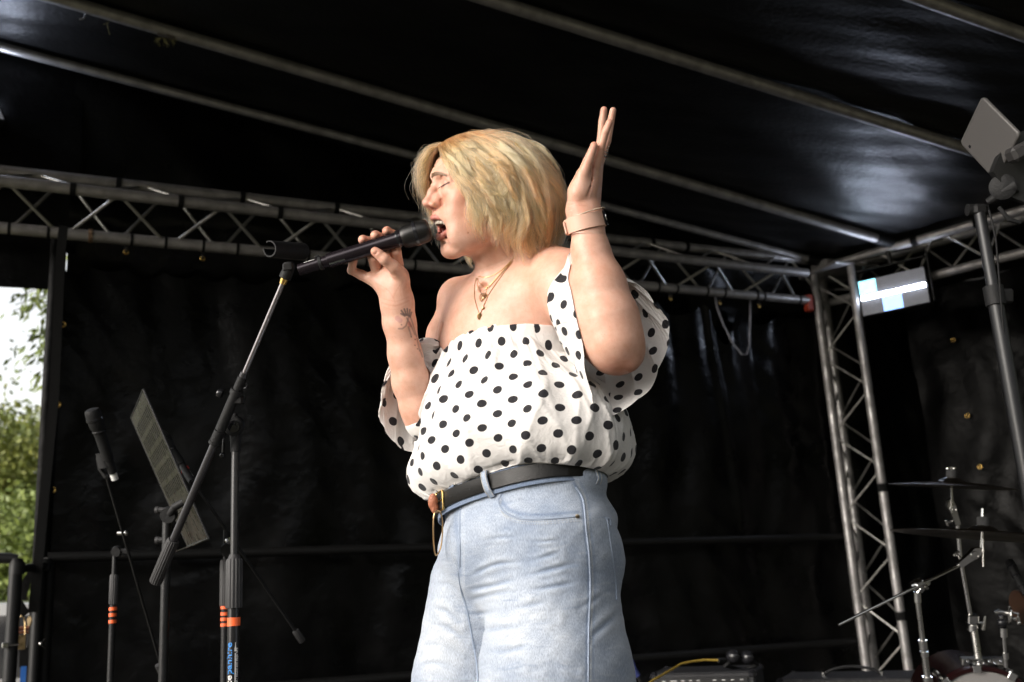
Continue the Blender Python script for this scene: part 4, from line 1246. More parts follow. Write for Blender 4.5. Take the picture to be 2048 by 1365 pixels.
# ================================================================== amplifiers
M['amp_vinyl'] = mat('amp_vinyl', (.010, .010, .012), .55, bump=.4, bscale=260)
M['amp_panel'] = mat('amp_panel', (.006, .006, .007), .35)
def amp(pl, pr, label, hgt, dep, knobs, handle=True):
    pl, pr = np.asarray(pl), np.asarray(pr)
    w = np.linalg.norm((pr - pl)[:2]); ax = unit(V3(*(pr - pl)[:2], 0)); ay = V3(-ax[1], ax[0], 0)
    if np.dot(ay, pl - EYE) < 0: ay = -ay
    zt = (pl[2] + pr[2]) / 2; az = V3(0, 0, 1)
    t = thing('guitar_amplifier', label, 'amplifier', (*((pl + pr) / 2)[:2], ZF), group='amplifiers on the stage floor')
    cen = (pl + pr) / 2; cen[2] = 0
    gg = Geo(); gg.box(cen + ay * dep / 2 + az * ((zt + ZF) / 2), (w, dep, zt - ZF), (ax, ay, az), bev=.008); gg.build('cabinet', M['amp_vinyl'], t)
    gg = Geo(); gg.box(cen - ay * .004 + az * (zt - .055), (w - .05, .008, .075), (ax, ay, az), bev=.001); gg.build('control_panel', M['amp_panel'], t)
    gg = Geo(); gg.box(cen - ay * .003 + az * ((zt - .11 + ZF) / 2), (w - .05, .008, zt - .13 - ZF), (ax, ay, az), bev=.002); gg.build('grille_cloth', mat('amp_grille', (.008, .008, .008), .9, bump=.5, bscale=800), t)
    for s in (-1, 1):
        for s2_ in (0, 1):
            gg = Geo(); gg.box(cen + ax * s * (w / 2 - .012) + ay * (.012 if not s2_ else dep - .012) + az * (zt - .012), (.032, .032, .032), (ax, ay, az), bev=.010); gg.build('corner_guard', M['black_gloss'], t)
    for (u, r) in knobs:
        q = cen + ax * (u - .5) * w - ay * .008 + az * (zt - .048)
        gg = Geo(); gg.lathe([(.0055, 0), (.0055, .008), (.0045, .010), (.001, .0104)], q, -ay, 14); o = gg.build('knob', M['black_rubber'], t)
        gg = Geo(); gg.box(q - ay * .0107, (.010, .0008, .0065), (ax, ay, az)); gg.build('pointer', M['white_label'], o)
        gg = Geo(); gg.box(q - ay * .0005 + az * .020, (.012, .0008, .0022), (ax, ay, az)); gg.build('legend', M['white_label'], o)
    if handle:
        h0 = cen - ax * .11 + ay * dep * .4 + az * zt; h1 = cen + ax * .11 + ay * dep * .4 + az * zt
        gg = Geo(); gg.tube([h0 + (h1 - h0) * k / 8 + az * (.004 + .030 * math.sin(math.pi * k / 8) ** .6) for k in range(9)], .010, 10, ell=.6); gg.build('handle', M['black_rubber'], t)
        gg = Geo()
        for q in (h0, h1): gg.box(q + az * .008, (.014, .018, .018), (ax, ay, az), bev=.003)
        gg.build('handle_bracket', M['chrome'], t)
    return t, cen, ax, ay, zt, w
A1 = amp(P(1300, 1339, 3.75), P(1510, 1351, 3.62), 'smaller black amplifier beside the jeans with a row of white knobs', .4, .26, [(.13, 1), (.21, 1)] + [(.24 + i * .075, 1) for i in range(4)] + [(.62 + i * .085, 1) for i in range(5)][:4], handle=False)
t, cen, ax, ay, zt, w = A1
gg = Geo(); gg.box(cen + ax * w * .33 - ay * .0085 + az_ * (zt - .06) if False else cen + ax * w * .36 - ay * .0085 + V3(0, 0, zt - .058), (.052, .001, .007), (ax, ay, V3(0, 0, 1))); gg.box(cen + ax * w * .36 - ay * .0085 + V3(0, 0, zt - .072), (.046, .001, .011), (ax, ay, V3(0, 0, 1))); gg.build('name_strip', mat('dim_white_print', (.22, .22, .22), .5), t)
A2 = amp(P(1552, 1352, 3.95), P(1850, 1364, 3.72), 'wider black amplifier with a strap handle in front of the tower', .4, .30, [(.08 + .065 * i, 1) for i in range(6)] + [(.62 + .06 * i, 1) for i in range(4)], handle=True)
# headphones lying on the small amp
hp = thing('headphones', 'glossy black headphones lying on top of the smaller amplifier', 'headphones', P(1485, 1335, 3.62))
for (x, y) in ((1466, 1313), (1494, 1315)):
    gg = Geo(); q = P(x, y, 3.68); gg.ball(q, (.024, .03, .024), 10); gg.build('ear_cup', M['black_gloss'], hp)
q = P(1480, 1322, 3.70)
gg = Geo(); gg.tube([P(1466, 1318, 3.68), P(1450, 1332, 3.7), P(1485, 1340, 3.76), P(1515, 1330, 3.72), P(1497, 1318, 3.68)], .007, 10); gg.build('headband', M['black_rubber'], hp)
gg = Geo(); pts = [P(1436, 1321, 3.66), P(1410, 1320, 3.66), P(1385, 1323, 3.64), P(1362, 1328, 3.62), P(1344, 1339, 3.56), P(1322, 1352, 3.50), P(1304, 1362, 3.45), P(1270, 1390, 3.4)]
gg.tube(pts, .0042, 8)
cb_ = thing('cable', 'yellow instrument cable hanging over the front of the smaller amplifier', 'cable', pts[0])
gg.build('cable_sheath', mat('yellow_cable', (.30, .20, .03), .5), cb_)
gg = Geo(); gg.tube([P(1436, 1321, 3.66), P(1450, 1320, 3.68)], .008, 10); gg.build('jack_plug', M['black_rubber'], cb_)
gg = Geo(); pts = [P(1262, 1322, 3.2), P(1268, 1338, 3.2), P(1276, 1352, 3.2), P(1290, 1385, 3.2), P(1300, 1450, 3.2)]
cb2 = thing('cable', 'black cable with a blue connector dropping beside the jeans', 'cable', pts[0]); gg.tube(pts, .006, 8); gg.build('cable_sheath', M['black_rubber'], cb2)
gg = Geo(); gg.tube(pts[:3], .0095, 10); gg.build('connector', mat('blue_connector', (.03, .04, .14), .4), cb2)

# ================================================================== outdoors
M['leaf'] = mat('leaves', (.09, .13, .018), .55, col2=(.16, .20, .035), nscale=1.4)
M['leaf2'] = mat('yellow_green_leaves', (.21, .215, .035), .55, col2=(.11, .15, .025), nscale=1.1)
M['bark'] = mat('bark', (.09, .07, .05), .9, bump=.6, bscale=20)
def tree(base, h, rad, seed, label, lm='leaf', n=22000, leaf=.14, group='trees beyond the stage'):
    rg = np.random.default_rng(seed)
    base = np.asarray(base, float)
    t = thing('tree', label, 'tree', base, group=group)
    gg = Geo(); th_ = h * .45
    gg.tube([base, base + V3(.05, .03, th_ * .5), base + V3(-.05, .1, th_)], [h * .028, h * .022, h * .014], 10)
    blobs = []
    for k in range(22):
        a = rg.uniform(0, 2 * math.pi); e = rg.uniform(.12, 1.0)
        rr = rad * math.sqrt(rg.uniform(.05, 1)) * (1 - .45 * abs(e - .4))
        c = base + V3(math.cos(a) * rr, math.sin(a) * rr, h * (.22 + .70 * e))
        blobs.append((c, rad * rg.uniform(.30, .50)))
        if k < 12: gg.tube([base + V3(0, 0, th_ * rg.uniform(.4, .95)), (base + V3(0, 0, th_) + c) / 2 + V3(0, 0, -.1), c], [h * .010, h * .006, h * .003], 6)
    gg.build('trunk', M['bark'], t)
    V_, F_ = [], []
    for i in range(n):
        c, r = blobs[rg.integers(len(blobs))]
        d = unit(rg.normal(size=3)); q = c + d * r * rg.uniform(.55, 1.1) * V3(1, 1, .8)
        u = unit(rg.normal(size=3)); w_ = unit(np.cross(u, rg.normal(size=3)))
        s = leaf * rg.uniform(.6, 1.3); b = len(V_)
        V_ += [q - u * s * .5, q + w_ * s * .28, q + u * s * .5, q - w_ * s * .28]
        F_.append((b, b + 1, b + 2, b + 3))
    o = link_mesh('crown', V_, F_, M[lm], t, smooth=False)
    return t
def gpt(px, d):
    r = ray(px, 1225); p = EYE + unit(r * V3(1, 1, 0)) * d; p[2] = 0
    return p
tree(gpt(60, 24), 5.6, 2.6, 1, 'bushy yellow green tree tallest beyond the opening, next to the curtain hem', 'leaf2')
tree(gpt(-40, 27), 6.3, 3.0, 2, 'green tree at the left picture edge beyond the opening', 'leaf')
tree(gpt(15, 19), 3.3, 2.0, 3, 'low dark green bush in front of the trees outside', 'leaf', leaf=.12)
tree(gpt(-330, 25), 8.6, 3.3, 4, 'tree farther left outside', 'leaf2', n=3000)
tree(gpt(-620, 30), 9.0, 3.6, 5, 'tree far left outside', 'leaf', n=3000)
tree(gpt(240, 26), 8.0, 3.4, 6, 'tree hidden behind the curtain', 'leaf', n=3000)
# nearer tree standing behind the wall, one drooping bough shows
nt = thing('tree', 'near tree whose drooping leafy twigs hang into the top of the opening', 'tree', gpt(190, 9.5))
bb_ = gpt(190, 9.5)
gg = Geo(); gg.tube([bb_, bb_ + V3(.05, .05, 2.6), bb_ + V3(-.1, 0, 5.2)], [.16, .12, .06], 10)
starts = [(150, 560, 40, 592), (150, 600, 25, 622), (150, 555, 62, 570), (150, 585, 30, 610), (140, 660, 60, 684), (140, 690, 45, 718), (140, 725, 72, 758), (145, 640, 78, 668)]
rg = np.random.default_rng(5)
LV, LF = [], []
for (xa, ya, xb, yb) in starts:
    a, b = P(xa, ya, 9.2), P(xb, yb, 8.9 + rg.uniform(-.3, .3))
    gg.tube([bb_ + V3(-.05, 0, 4.0), a, (a + b) / 2 + V3(0, 0, .03), b], [.02, .010, .006, .003], 5)
    for k in range(40):
        tt = rg.uniform(.15, 1.0); q = a + (b - a) * tt + V3(0, 0, .03 * math.sin(tt * 3)) + rg.normal(size=3) * .05
        u = unit(V3(rg.normal() * .4 - .35, rg.normal() * .5, -.8 + rg.normal() * .4)); w_ = unit(np.cross(u, rg.normal(size=3)))
        s = rg.uniform(.07, .13); k0 = len(LV)
        LV += [q, q + u * s * .4 + w_ * s * .16, q + u * s, q + u * s * .4 - w_ * s * .16]; LF.append((k0, k0 + 1, k0 + 2, k0 + 3))
for k in range(2500):
    q = bb_ + V3(rg.normal() * .9 + .5, rg.normal() * .9, 4.6 + rg.normal() * .7)
    if project(q)[0] < 130: continue
    u = unit(rg.normal(size=3)); w_ = unit(np.cross(u, rg.normal(size=3))); s = .12; k0 = len(LV)
    LV += [q, q + u * s * .4 + w_ * s * .2, q + u * s, q + u * s * .4 - w_ * s * .2]; LF.append((k0, k0 + 1, k0 + 2, k0 + 3))
gg.build('trunk', M['bark'], nt)
link_mesh('crown', LV, LF, M['leaf'], nt, smooth=False)

# dark parked car seen through the rails
cp = gpt(-10, 10.5)
car = thing('parked_car', 'dark car parked on the grass, seen through the rails at the left edge', 'car', cp)
cx_ = unit(V3(ROT[0, 0], ROT[1, 0], 0)); cy_ = V3(-cx_[1], cx_[0], 0); cz_ = V3(0, 0, 1)
M['car_paint'] = mat('dark_grey_car_paint', (.03, .03, .032), .2, .4, coat=1.0)
side_prof = [(-2.2, .35), (-2.25, .75), (-2.1, .98), (-1.2, 1.08), (-.5, 1.62), (.3, 1.72), (1.4, 1.66), (2.0, 1.2), (2.15, .9), (2.15, .35)]
def lofted(profile, half, o, top_in=.16):
    v, f = [], []; m = len(profile)
    for s, k in ((-1, 1.0), (-.88, 0), (.88, 0), (1, 1.0)):
        for (x, z) in profile:
            tin = top_in * max(0, (z - 1.0) / .7)
            sc2 = 1 - (.03 if k else 0)
            v.append(o + cx_ * x * sc2 + cy_ * s * (half - tin) + cz_ * (z if not k else .35 + (z - .35) * .985))
    for j in range(3):
        for i in range(m): f.append((j * m + i, j * m + (i + 1) % m, (j + 1) * m + (i + 1) % m, (j + 1) * m + i))
    f += [tuple(range(m))[::-1], tuple(3 * m + i for i in range(m))]
    return v, f
v, f = lofted(side_prof, .9, cp); o = link_mesh('body', v, f, M['car_paint'], car); mark_sharp(o, 25)
M['car_glass'] = mat('car_glass', (.02, .02, .022), .05, spec=.8)
for s in (-1, 1):
    gg = Geo(); gg.prism([(-.95, 1.10), (-.45, 1.50), (.3, 1.60), (.35, 1.10)], cp + cy_ * s * .845, (cx_, cz_, cy_ * s), .05); gg.build('side_window', M['car_glass'], car, smooth=False)
    gg = Geo(); gg.prism([(.45, 1.10), (.40, 1.60), (1.30, 1.56), (1.75, 1.12)], cp + cy_ * s * .845, (cx_, cz_, cy_ * s), .05); gg.build('side_window', M['car_glass'], car, smooth=False)
    for x in (-1.4, 1.35):
        gg = Geo(); gg.lathe([(.15, -.11), (.31, -.11), (.33, -.08), (.33, .08), (.31, .11), (.15, .11)], cp + cx_ * x + cy_ * s * .80 + cz_ * .33, cy_, 28); w_ = gg.build('wheel', M['black_rubber'], car)
        gg = Geo(); gg.lathe([(.02, .10), (.19, .112), (.20, .10)], cp + cx_ * x + cy_ * s * .80 + cz_ * .33, cy_ * s, 20); gg.build('rim', M['dull_chrome'], w_)
    gg = Geo(); gg.box(cp - cx_ * 2.16 + cy_ * s * .6 + cz_ * .82, (.12, .36, .14), (cx_, cy_, cz_), bev=.03); gg.build('headlight', M['white_label'], car)
gg = Geo(); gg.prism([(-.8, 0), (.8, 0), (.68, .62), (-.68, .62)], cp - cx_ * 1.16 + cz_ * 1.1, (cy_, unit(cx_ * .7 + cz_ * .52), unit(np.cross(cy_, cx_ * .7 + cz_ * .52))), .03); gg.build('windscreen', M['car_glass'], car, smooth=False)
# red and white barrier plank in the foreground outside
bp_ = gpt(0, 7.5)
ba = thing('barrier', 'low red and white barrier plank outside below the car', 'barrier', bp_)
gg = Geo(); gg.box(bp_ + cz_ * 1.12, (2.6, .03, .07), (cx_, cy_, cz_), bev=.005); gg.build('red_plank', mat('red_plank_paint', (.55, .06, .03), .5), ba)
gg = Geo(); gg.box(bp_ + cz_ * 1.03, (2.6, .028, .10), (cx_, cy_, cz_), bev=.005); gg.build('white_plank', mat('white_plank_paint', (.5, .48, .45), .5), ba)
for s in (-1.2, 1.2):
    gg = Geo(); gg.box(bp_ + cx_ * s + cz_ * .55, (.05, .06, 1.10), (cx_, cy_, cz_), bev=.004); gg.build('post', M['bark'], ba)

# ================================================================== sculpting tools
# figure space: x to the right, y up (minus photograph row), z towards the lens, in millimetres at 2 m
FD = 2.0
def fig2world(q):
    q = np.asarray(q, float)
    d = FD - q[..., 2] / 1000.0
    r = np.stack([(q[..., 0] - CX) / FPX, (-q[..., 1] - CY) / FPX, np.ones_like(d)], -1)
    return EYE + (r @ ROT.T) * d[..., None]

class Field:
    def __init__(s, lo, hi, h):
        s.lo = np.array(lo, float); s.h = h
        n = np.ceil((np.array(hi) - s.lo) / h).astype(int) + 1
        s.n = n
        s.ax = [(s.lo[i] + h * np.arange(n[i])).astype(np.float32) for i in range(3)]
        s.d = np.full(n, 60.0, np.float32)
    def _sl(s, lo, hi):
        a = [int(max(0, math.floor((lo[i] - s.lo[i]) / s.h))) for i in range(3)]
        b = [int(min(s.n[i], math.ceil((hi[i] - s.lo[i]) / s.h) + 1)) for i in range(3)]
        if any(b[i] <= a[i] for i in range(3)): return None
        return tuple(slice(a[i], b[i]) for i in range(3))
    def _comb(s, sl, v, k, mode):
        d = s.d[sl]
        if mode == 'sub': v = -v; 
        if mode == 'add':
            if k > 0:
                h = np.clip(.5 + .5 * (d - v) / k, 0, 1); r = d + (v - d) * h - k * h * (1 - h)
            else: r = np.minimum(d, v)
        else:
            if k > 0:
                h = np.clip(.5 - .5 * (d - v) / k, 0, 1); r = d + (v - d) * h + k * h * (1 - h)
            else: r = np.maximum(d, v)
        s.d[sl] = r
    def ell(s, c, r, B=None, k=8, mode='add'):
        c = np.asarray(c, float); r = np.asarray(r, float); B = np.eye(3) if B is None else np.asarray(B)
        R_ = r.max() + k + 10
        sl = s._sl(c - R_, c + R_)
        if sl is None: return
        X = s.ax[0][sl[0]][:, None, None] - c[0]; Y = s.ax[1][sl[1]][None, :, None] - c[1]; Z = s.ax[2][sl[2]][None, None, :] - c[2]
        q = [X * B[i][0] + Y * B[i][1] + Z * B[i][2] for i in range(3)]
        k0 = np.sqrt(sum((q[i] / r[i]) ** 2 for i in range(3))); k1 = np.sqrt(sum((q[i] / r[i] ** 2) ** 2 for i in range(3)))
        v = k0 * (k0 - 1) / np.maximum(k1, 1e-6)
        s._comb(sl, v.astype(np.float32), k, mode)
    def cap(s, a, b, ra, rb=None, k=8, mode='add', flat=None):
        a = np.asarray(a, float); b = np.asarray(b, float); rb = ra if rb is None else rb
        m = max(ra, rb) + k + 10
        sl = s._sl(np.minimum(a, b) - m, np.maximum(a, b) + m)
        if sl is None: return
        X = s.ax[0][sl[0]][:, None, None] - a[0]; Y = s.ax[1][sl[1]][None, :, None] - a[1]; Z = s.ax[2][sl[2]][None, None, :] - a[2]
        ab = b - a; L2 = float(ab @ ab)
        t = np.clip((X * ab[0] + Y * ab[1] + Z * ab[2]) / L2, 0, 1)
        dx, dy, dz = X - t * ab[0], Y - t * ab[1], Z - t * ab[2]
        if flat is not None:                      # flat = (direction, factor): thinner along a direction
            n_, fac = flat; n_ = unit(n_)
            pr_ = dx * n_[0] + dy * n_[1] + dz * n_[2]; e = (1 / fac - 1)
            dx, dy, dz = dx + n_[0] * pr_ * e, dy + n_[1] * pr_ * e, dz + n_[2] * pr_ * e
        v = np.sqrt(dx * dx + dy * dy + dz * dz) - (ra + (rb - ra) * t)
        s._comb(sl, v.astype(np.float32), k, mode)
    def chain(s, pts, rs, k=6, mode='add', flat=None):
        for i in range(len(pts) - 1): s.cap(pts[i], pts[i + 1], rs[i], rs[i + 1], k, mode, flat)
    def mesh(s):
        D = s.d; ins = D < 0
        nx, ny, nz = D.shape
        cnt = sum(ins[i:nx - 1 + i, j:ny - 1 + j, l:nz - 1 + l].astype(np.int8) for i in (0, 1) for j in (0, 1) for l in (0, 1))
        act = np.argwhere((cnt > 0) & (cnt < 8))
        idx = np.full((nx - 1, ny - 1, nz - 1), -1, np.int32)
        idx[act[:, 0], act[:, 1], act[:, 2]] = np.arange(len(act))
        acc = np.zeros((len(act), 3)); num = np.zeros(len(act))
        cor = [(i, j, l) for i in (0, 1) for j in (0, 1) for l in (0, 1)]
        for a in cor:
            for ax in range(3):
                if a[ax]: continue
                b = list(a); b[ax] = 1
                fa = D[act[:, 0] + a[0], act[:, 1] + a[1], act[:, 2] + a[2]]; fb = D[act[:, 0] + b[0], act[:, 1] + b[1], act[:, 2] + b[2]]
                m = (fa < 0) != (fb < 0)
                t = np.where(m, fa / np.where(m, fa - fb, 1), 0)
                p = np.tile(np.array(a, float), (len(act), 1)); p[:, ax] += t
                acc[m] += p[m]; num[m] += 1
        v = (act + acc / num[:, None]) * s.h + s.lo
        faces = []
        for ax in range(3):
            sh = [slice(1, -1)] * 3; sh[ax] = slice(0, D.shape[ax] - 1)
            A = ins[tuple(sh)]; sh2 = list(sh); sh2[ax] = slice(1, D.shape[ax]); Bq = ins[tuple(sh2)]
            e = np.argwhere(A != Bq)
            off = np.ones(3, int); off[ax] = 0
            e2 = e + off
            flip = A[e[:, 0], e[:, 1], e[:, 2]]
            o1, o2 = (ax + 1) % 3, (ax + 2) % 3
            def cid(d1, d2):
                q = e2.copy(); q[:, o1] -= d1; q[:, o2] -= d2; return idx[q[:, 0], q[:, 1], q[:, 2]]
            quad = np.stack([cid(1, 1), cid(0, 1), cid(0, 0), cid(1, 0)], 1)
            quad[~flip] = quad[~flip][:, ::-1]
            faces.append(quad)
        return v, np.concatenate(faces)

def smooth_verts(v, f, it=2, lam=.5):
    f = np.asarray(f); n = len(v)
    a = np.concatenate([f[:, 0], f[:, 1], f[:, 2], f[:, 3]]); b = np.concatenate([f[:, 1], f[:, 2], f[:, 3], f[:, 0]])
    deg = np.bincount(a, minlength=n) + np.bincount(b, minlength=n)
    for k in range(it):
        for l in (lam, -lam * 1.04):
            s = np.stack([np.bincount(a, v[b, c], n) + np.bincount(b, v[a, c], n) for c in range(3)], 1) / np.maximum(deg, 1)[:, None]
            v = v + l * (s - v)
    return v

def F3(x, py, z=0):
    return V3(x, -py, z)

# ------------------------------------------------------------------ head frame
TH, TA, TR = math.radians(69), math.radians(8), math.radians(7)
HF = V3(-math.sin(TH) * math.cos(TA), math.sin(TA), math.cos(TH) * math.cos(TA))
_U = V3(math.sin(TH) * math.sin(TA), math.cos(TA), -math.cos(TH) * math.sin(TA))
_S = V3(math.cos(TH), 0, math.sin(TH))
HU = _U * math.cos(TR) - _S * math.sin(TR)
HS = _S * math.cos(TR) + _U * math.sin(TR)
HB = np.array([HF, HU, HS])
NOSE_TIP = (122, -4, 0)
HO = F3(845.0, 406, 52) - (NOSE_TIP[0] * HF + NOSE_TIP[1] * HU)      # origin between the ears
def H(f, u, s=0):
    return HO + f * HF + u * HU + s * HS
MB3 = np.array([unit(HF - .60 * HU), unit(HU + .60 * HF), HS])
UPLIP = [(98, -31.5, 0), (96, -30.5, 5), (89, -31.0, 12), (81, -34.5, 20.5), (70.5, -43, 28)]
LOLIP = [(70.5, -43, 28), (70.5, -51, 26.5), (74, -60, 19.5), (78, -66, 10), (78.5, -69, 4), (78.5, -69, 0)]
LID = [(92, 30.5, 18), (95.3, 28.5, 25), (94.6, 30.5, 34), (86.5, 36.5, 44)]
def head_field(F):
    # back of the head, forehead
    F.ell(H(4, 58), (88, 80, 73), HB, k=0)
    F.ell(H(54, 60), (48, 52, 58), HB, k=18)
    F.ell(H(41, 0), (46, 68, 56), HB, k=16)
    # neck
    F.cap(H(-26, -20), F3(1018, 560, -22), 50, 50, k=22)
    F.cap(F3(1018, 560, -22), F3(1018, 640, -25), 50, 66, k=16)
    F.cap(H(-12, -68, 6), F3(984, 572, 16), 16, 13, k=22)
    for s in (1, -1):
        F.ell(H(62, 8, s * 46), (24, 24, 20), HB, k=16)                 # cheekbone
        F.ell(H(58, 22, s * 50), (18, 14, 12), HB, k=12)
        F.ell(H(14, -28, s * 46), (38, 46, 22), HB, k=20)               # jaw muscle
        F.cap(H(0, -50, s * 46), H(46, -87, s * 20), 16, 15, k=18)       # jaw
        F.ell(H(44 if s > 0 else 26, -42, s * (38 if s > 0 else 34)), (34, 46, 22), HB, k=18)               # cheek
        F.cap(H(97.5, 54, s * 12), H(85, 55, s * 44), 6.2, 5.2, k=13)
        F.chain([H(102, 72, s * 4), H(97, 76, s * 20), H(86, 72, s * 40)], [.8, 1.0, .7], k=4, mode='sub')
        F.chain([H(101, 80, s * 4), H(96, 84, s * 20), H(84, 80, s * 40)], [.7, .9, .7], k=4, mode='sub')       # brow
    F.ell(H(50, -91), (19, 16.5, 22), HB, k=12)                            # chin
    F.ell(H(58, -92), (15, 13.5, 15), HB, k=8)
    F.ell(H(22, -76), (38, 19, 36), HB, k=18)
    F.ell(H(78, -22), (19, 22, 27), HB, k=12)                           # muzzle above the mouth
    for s in (1, -1):
        F.ell(H(102, 37, s * 31), (14, 12, 17), HB, k=12, mode='sub')
        F.ell(H(81, 38, s * 31), (14.4, 13, 15), HB, k=4)                # closed lid over the eyeball
        F.chain([H(94, 45, s * 20), H(96.4, 47, s * 31), H(89, 45, s * 45)], [1.0, 1.4, 1.0], k=3, mode='sub')
        F.chain([H(95, 50.5, s * 22), H(96, 51, s * 32), H(88, 49, s * 47)], [.7, .9, .8], k=3, mode='sub')
        F.chain([H(90, 42, s * 43), H(84, 40, s * 50)], [.9, .6], k=3, mode='sub')
        F.chain([H(88, 36, s * 45), H(80, 32, s * 53)], [.9, .6], k=3, mode='sub')
        F.chain([H(*p[:2], s * p[2]) for p in LID], [.8, 1.0, 1.0, .6], k=1.2, mode='sub')
        F.ell(H(82.5, 21, s * 31), (9.5, 8.5, 16), HB, k=12)                  # puffed under the lid
    # nose
    F.cap(H(94, 46), H(104.5, 20), 5.4, 6.6, k=10)
    F.cap(H(104.5, 20), H(111.5, 0), 6.6, 8.0, k=8)
    F.ell(H(112, -3.0), (9.2, 8.4, 9.6), HB, k=6)
    F.cap(H(106, -10), H(95, -14), 5.0, 6.0, k=4)
    for s in (1, -1):
        F.ell(H(99.5, -5.5, s * 11.5), (11.5, 7.6, 6.8), HB, k=5)
        F.ell(H(93, 5, s * 11), (11, 13, 8), HB, k=8)
        F.chain([H(90, 3, s * 19), H(87, -6, s * 21.5), H(88.5, -13, s * 19)], [.8, 1.2, 1.0], k=6, mode='sub')
        F.ell(H(101.5, -14.5, s * 8.2), (8.5, 5.5, 4.3), HB, k=1.5, mode='sub')
        # fold from the nose round the mouth
        F.chain([H(85, -5, s * 24), H(78, -20, s * 33), H(66, -42, s * 41), H(56, -66, s * 41), H(52, -84, s * 32)], [.5, 1.3, 2.0, 1.9, 1.0], k=11, mode='sub')
        F.ell(H(64 if s > 0 else 58, -12, s * 42), (17, 22, 14), HB, k=16)               # lifted cheek
    for s in (1, -1):
        F.ell(H(72 if s > 0 else 58, -26, s * 28), (15, 20, 14), HB, k=14)
        F.ell(H(60 if s > 0 else 46, -64, s * 33), (13, 18, 11), HB, k=14)
    # mouth
    F.ell(H(84, -50), (34, 20.0, 27.5), MB3, k=3, mode='sub')
    F.ell(H(54, -47), (30, 16, 18), MB3, k=3, mode='sub')
    for s in (1, -1):
        F.chain([H(f, u, s * q) for f, u, q in UPLIP], [3.7, 3.9, 3.7, 3.2, 2.5], k=4)
        F.chain([H(f, u, s * q) for f, u, q in LOLIP], [2.5, 2.7, 3.6, 4.8, 5.2, 5.2], k=4)
    F.ell(H(67.5, -78), (9.5, 9, 18), HB, k=6)
    F.ell(H(98.5, -21.5), (3.5, 7, 2.8), HB, k=4, mode='sub')             # philtrum
    F.ell(H(74, -79), (7, 3.4, 15), HB, k=7, mode='sub')                 # crease over the chin

# ================================================================== the singer
# --- left (raised) arm and hand, near the lens
LW = F3(1174, 452, 150)                    # wrist
LE = F3(1228, 684, 205)                    # elbow
def larm_field(F):
    F.chain([F3(1172, 432, 146), LW, F3(1181, 500, 158), F3(1200, 570, 178), F3(1218, 640, 196), LE], [30, 30.5, 37, 51, 60, 56], k=14)
    F.cap(F3(1178, 560, 172), F3(1206, 680, 200), 26, 30, k=26)
    F.ell(F3(1238, 712, 200), (48, 37, 46), k=20)
    F.ell(F3(1262, 726, 226), (15, 15, 15), k=14)
    F.chain([F3(1200, 742, 236), F3(1222, 722, 252), F3(1250, 700, 252)], [1.4, 2.0, 1.2], k=6, mode='sub')
    F.chain([LE, F3(1180, 640, 160), F3(1130, 575, 105)], [58, 62, 60], k=20)
def lhand_field(F):
    # wrist and palm seen edge on, thumb towards the lens
    F.cap(F3(1165, 470, 152), F3(1163, 425, 146), 31, 29, k=8, flat=(V3(.3, 0, 1), .92))
    F.cap(F3(1174, 470, 148), F3(1176, 420, 140), 28, 24, k=10)
    F.chain([F3(1166, 415, 146), F3(1171, 375, 142), F3(1186, 330, 132)], [26, 24, 17], k=14)
    F.chain([F3(1150, 420, 150), F3(1157, 385, 156), F3(1166, 350, 160)], [16, 19, 14.5], k=12)      # thenar
    F.cap(F3(1182, 400, 120), F3(1192, 330, 112), 20, 15, k=14)                                      # far edge of the palm
    F.cap(F3(1180, 390, 95), F3(1189, 335, 88), 16, 13, k=14)
    F.chain([F3(1166, 352, 160), F3(1177, 322, 163), F3(1184, 303, 164), F3(1188, 291, 163)], [13.5, 10.6, 8.3, 7.4], k=1.5)   # thumb
    F.chain([F3(1190, 335, 140), F3(1201, 297, 148), F3(1211, 264, 153), F3(1219, 245, 154)], [11.5, 8.8, 7.8, 6.8], k=1.2)  # index
    F.chain([F3(1196, 325, 118), F3(1203, 276, 120), F3(1205, 243, 122), F3(1208, 220, 123)], [11, 8.8, 7.9, 6.9], k=1.2)    # middle
    F.chain([F3(1198, 325, 96), F3(1214, 282, 90), F3(1221, 246, 88), F3(1226, 221, 88)], [10.5, 8.6, 7.5, 6.5], k=1.2)        # ring
    F.chain([F3(1194, 335, 76), F3(1209, 300, 70), F3(1216, 272, 68), F3(1220, 257, 68)], [9.5, 7.6, 6.6, 5.8], k=1.2)            # little
    F.chain([F3(1176, 392, 172), F3(1182, 360, 160), F3(1184, 332, 150)], [1.3, 1.6, 1.2], k=5, mode='sub')
    for y in (404, 412, 421): F.chain([F3(1138, y, 166), F3(1152, y - 3, 178), F3(1168, y - 2, 174)], [.7, .9, .6], k=2, mode='sub')

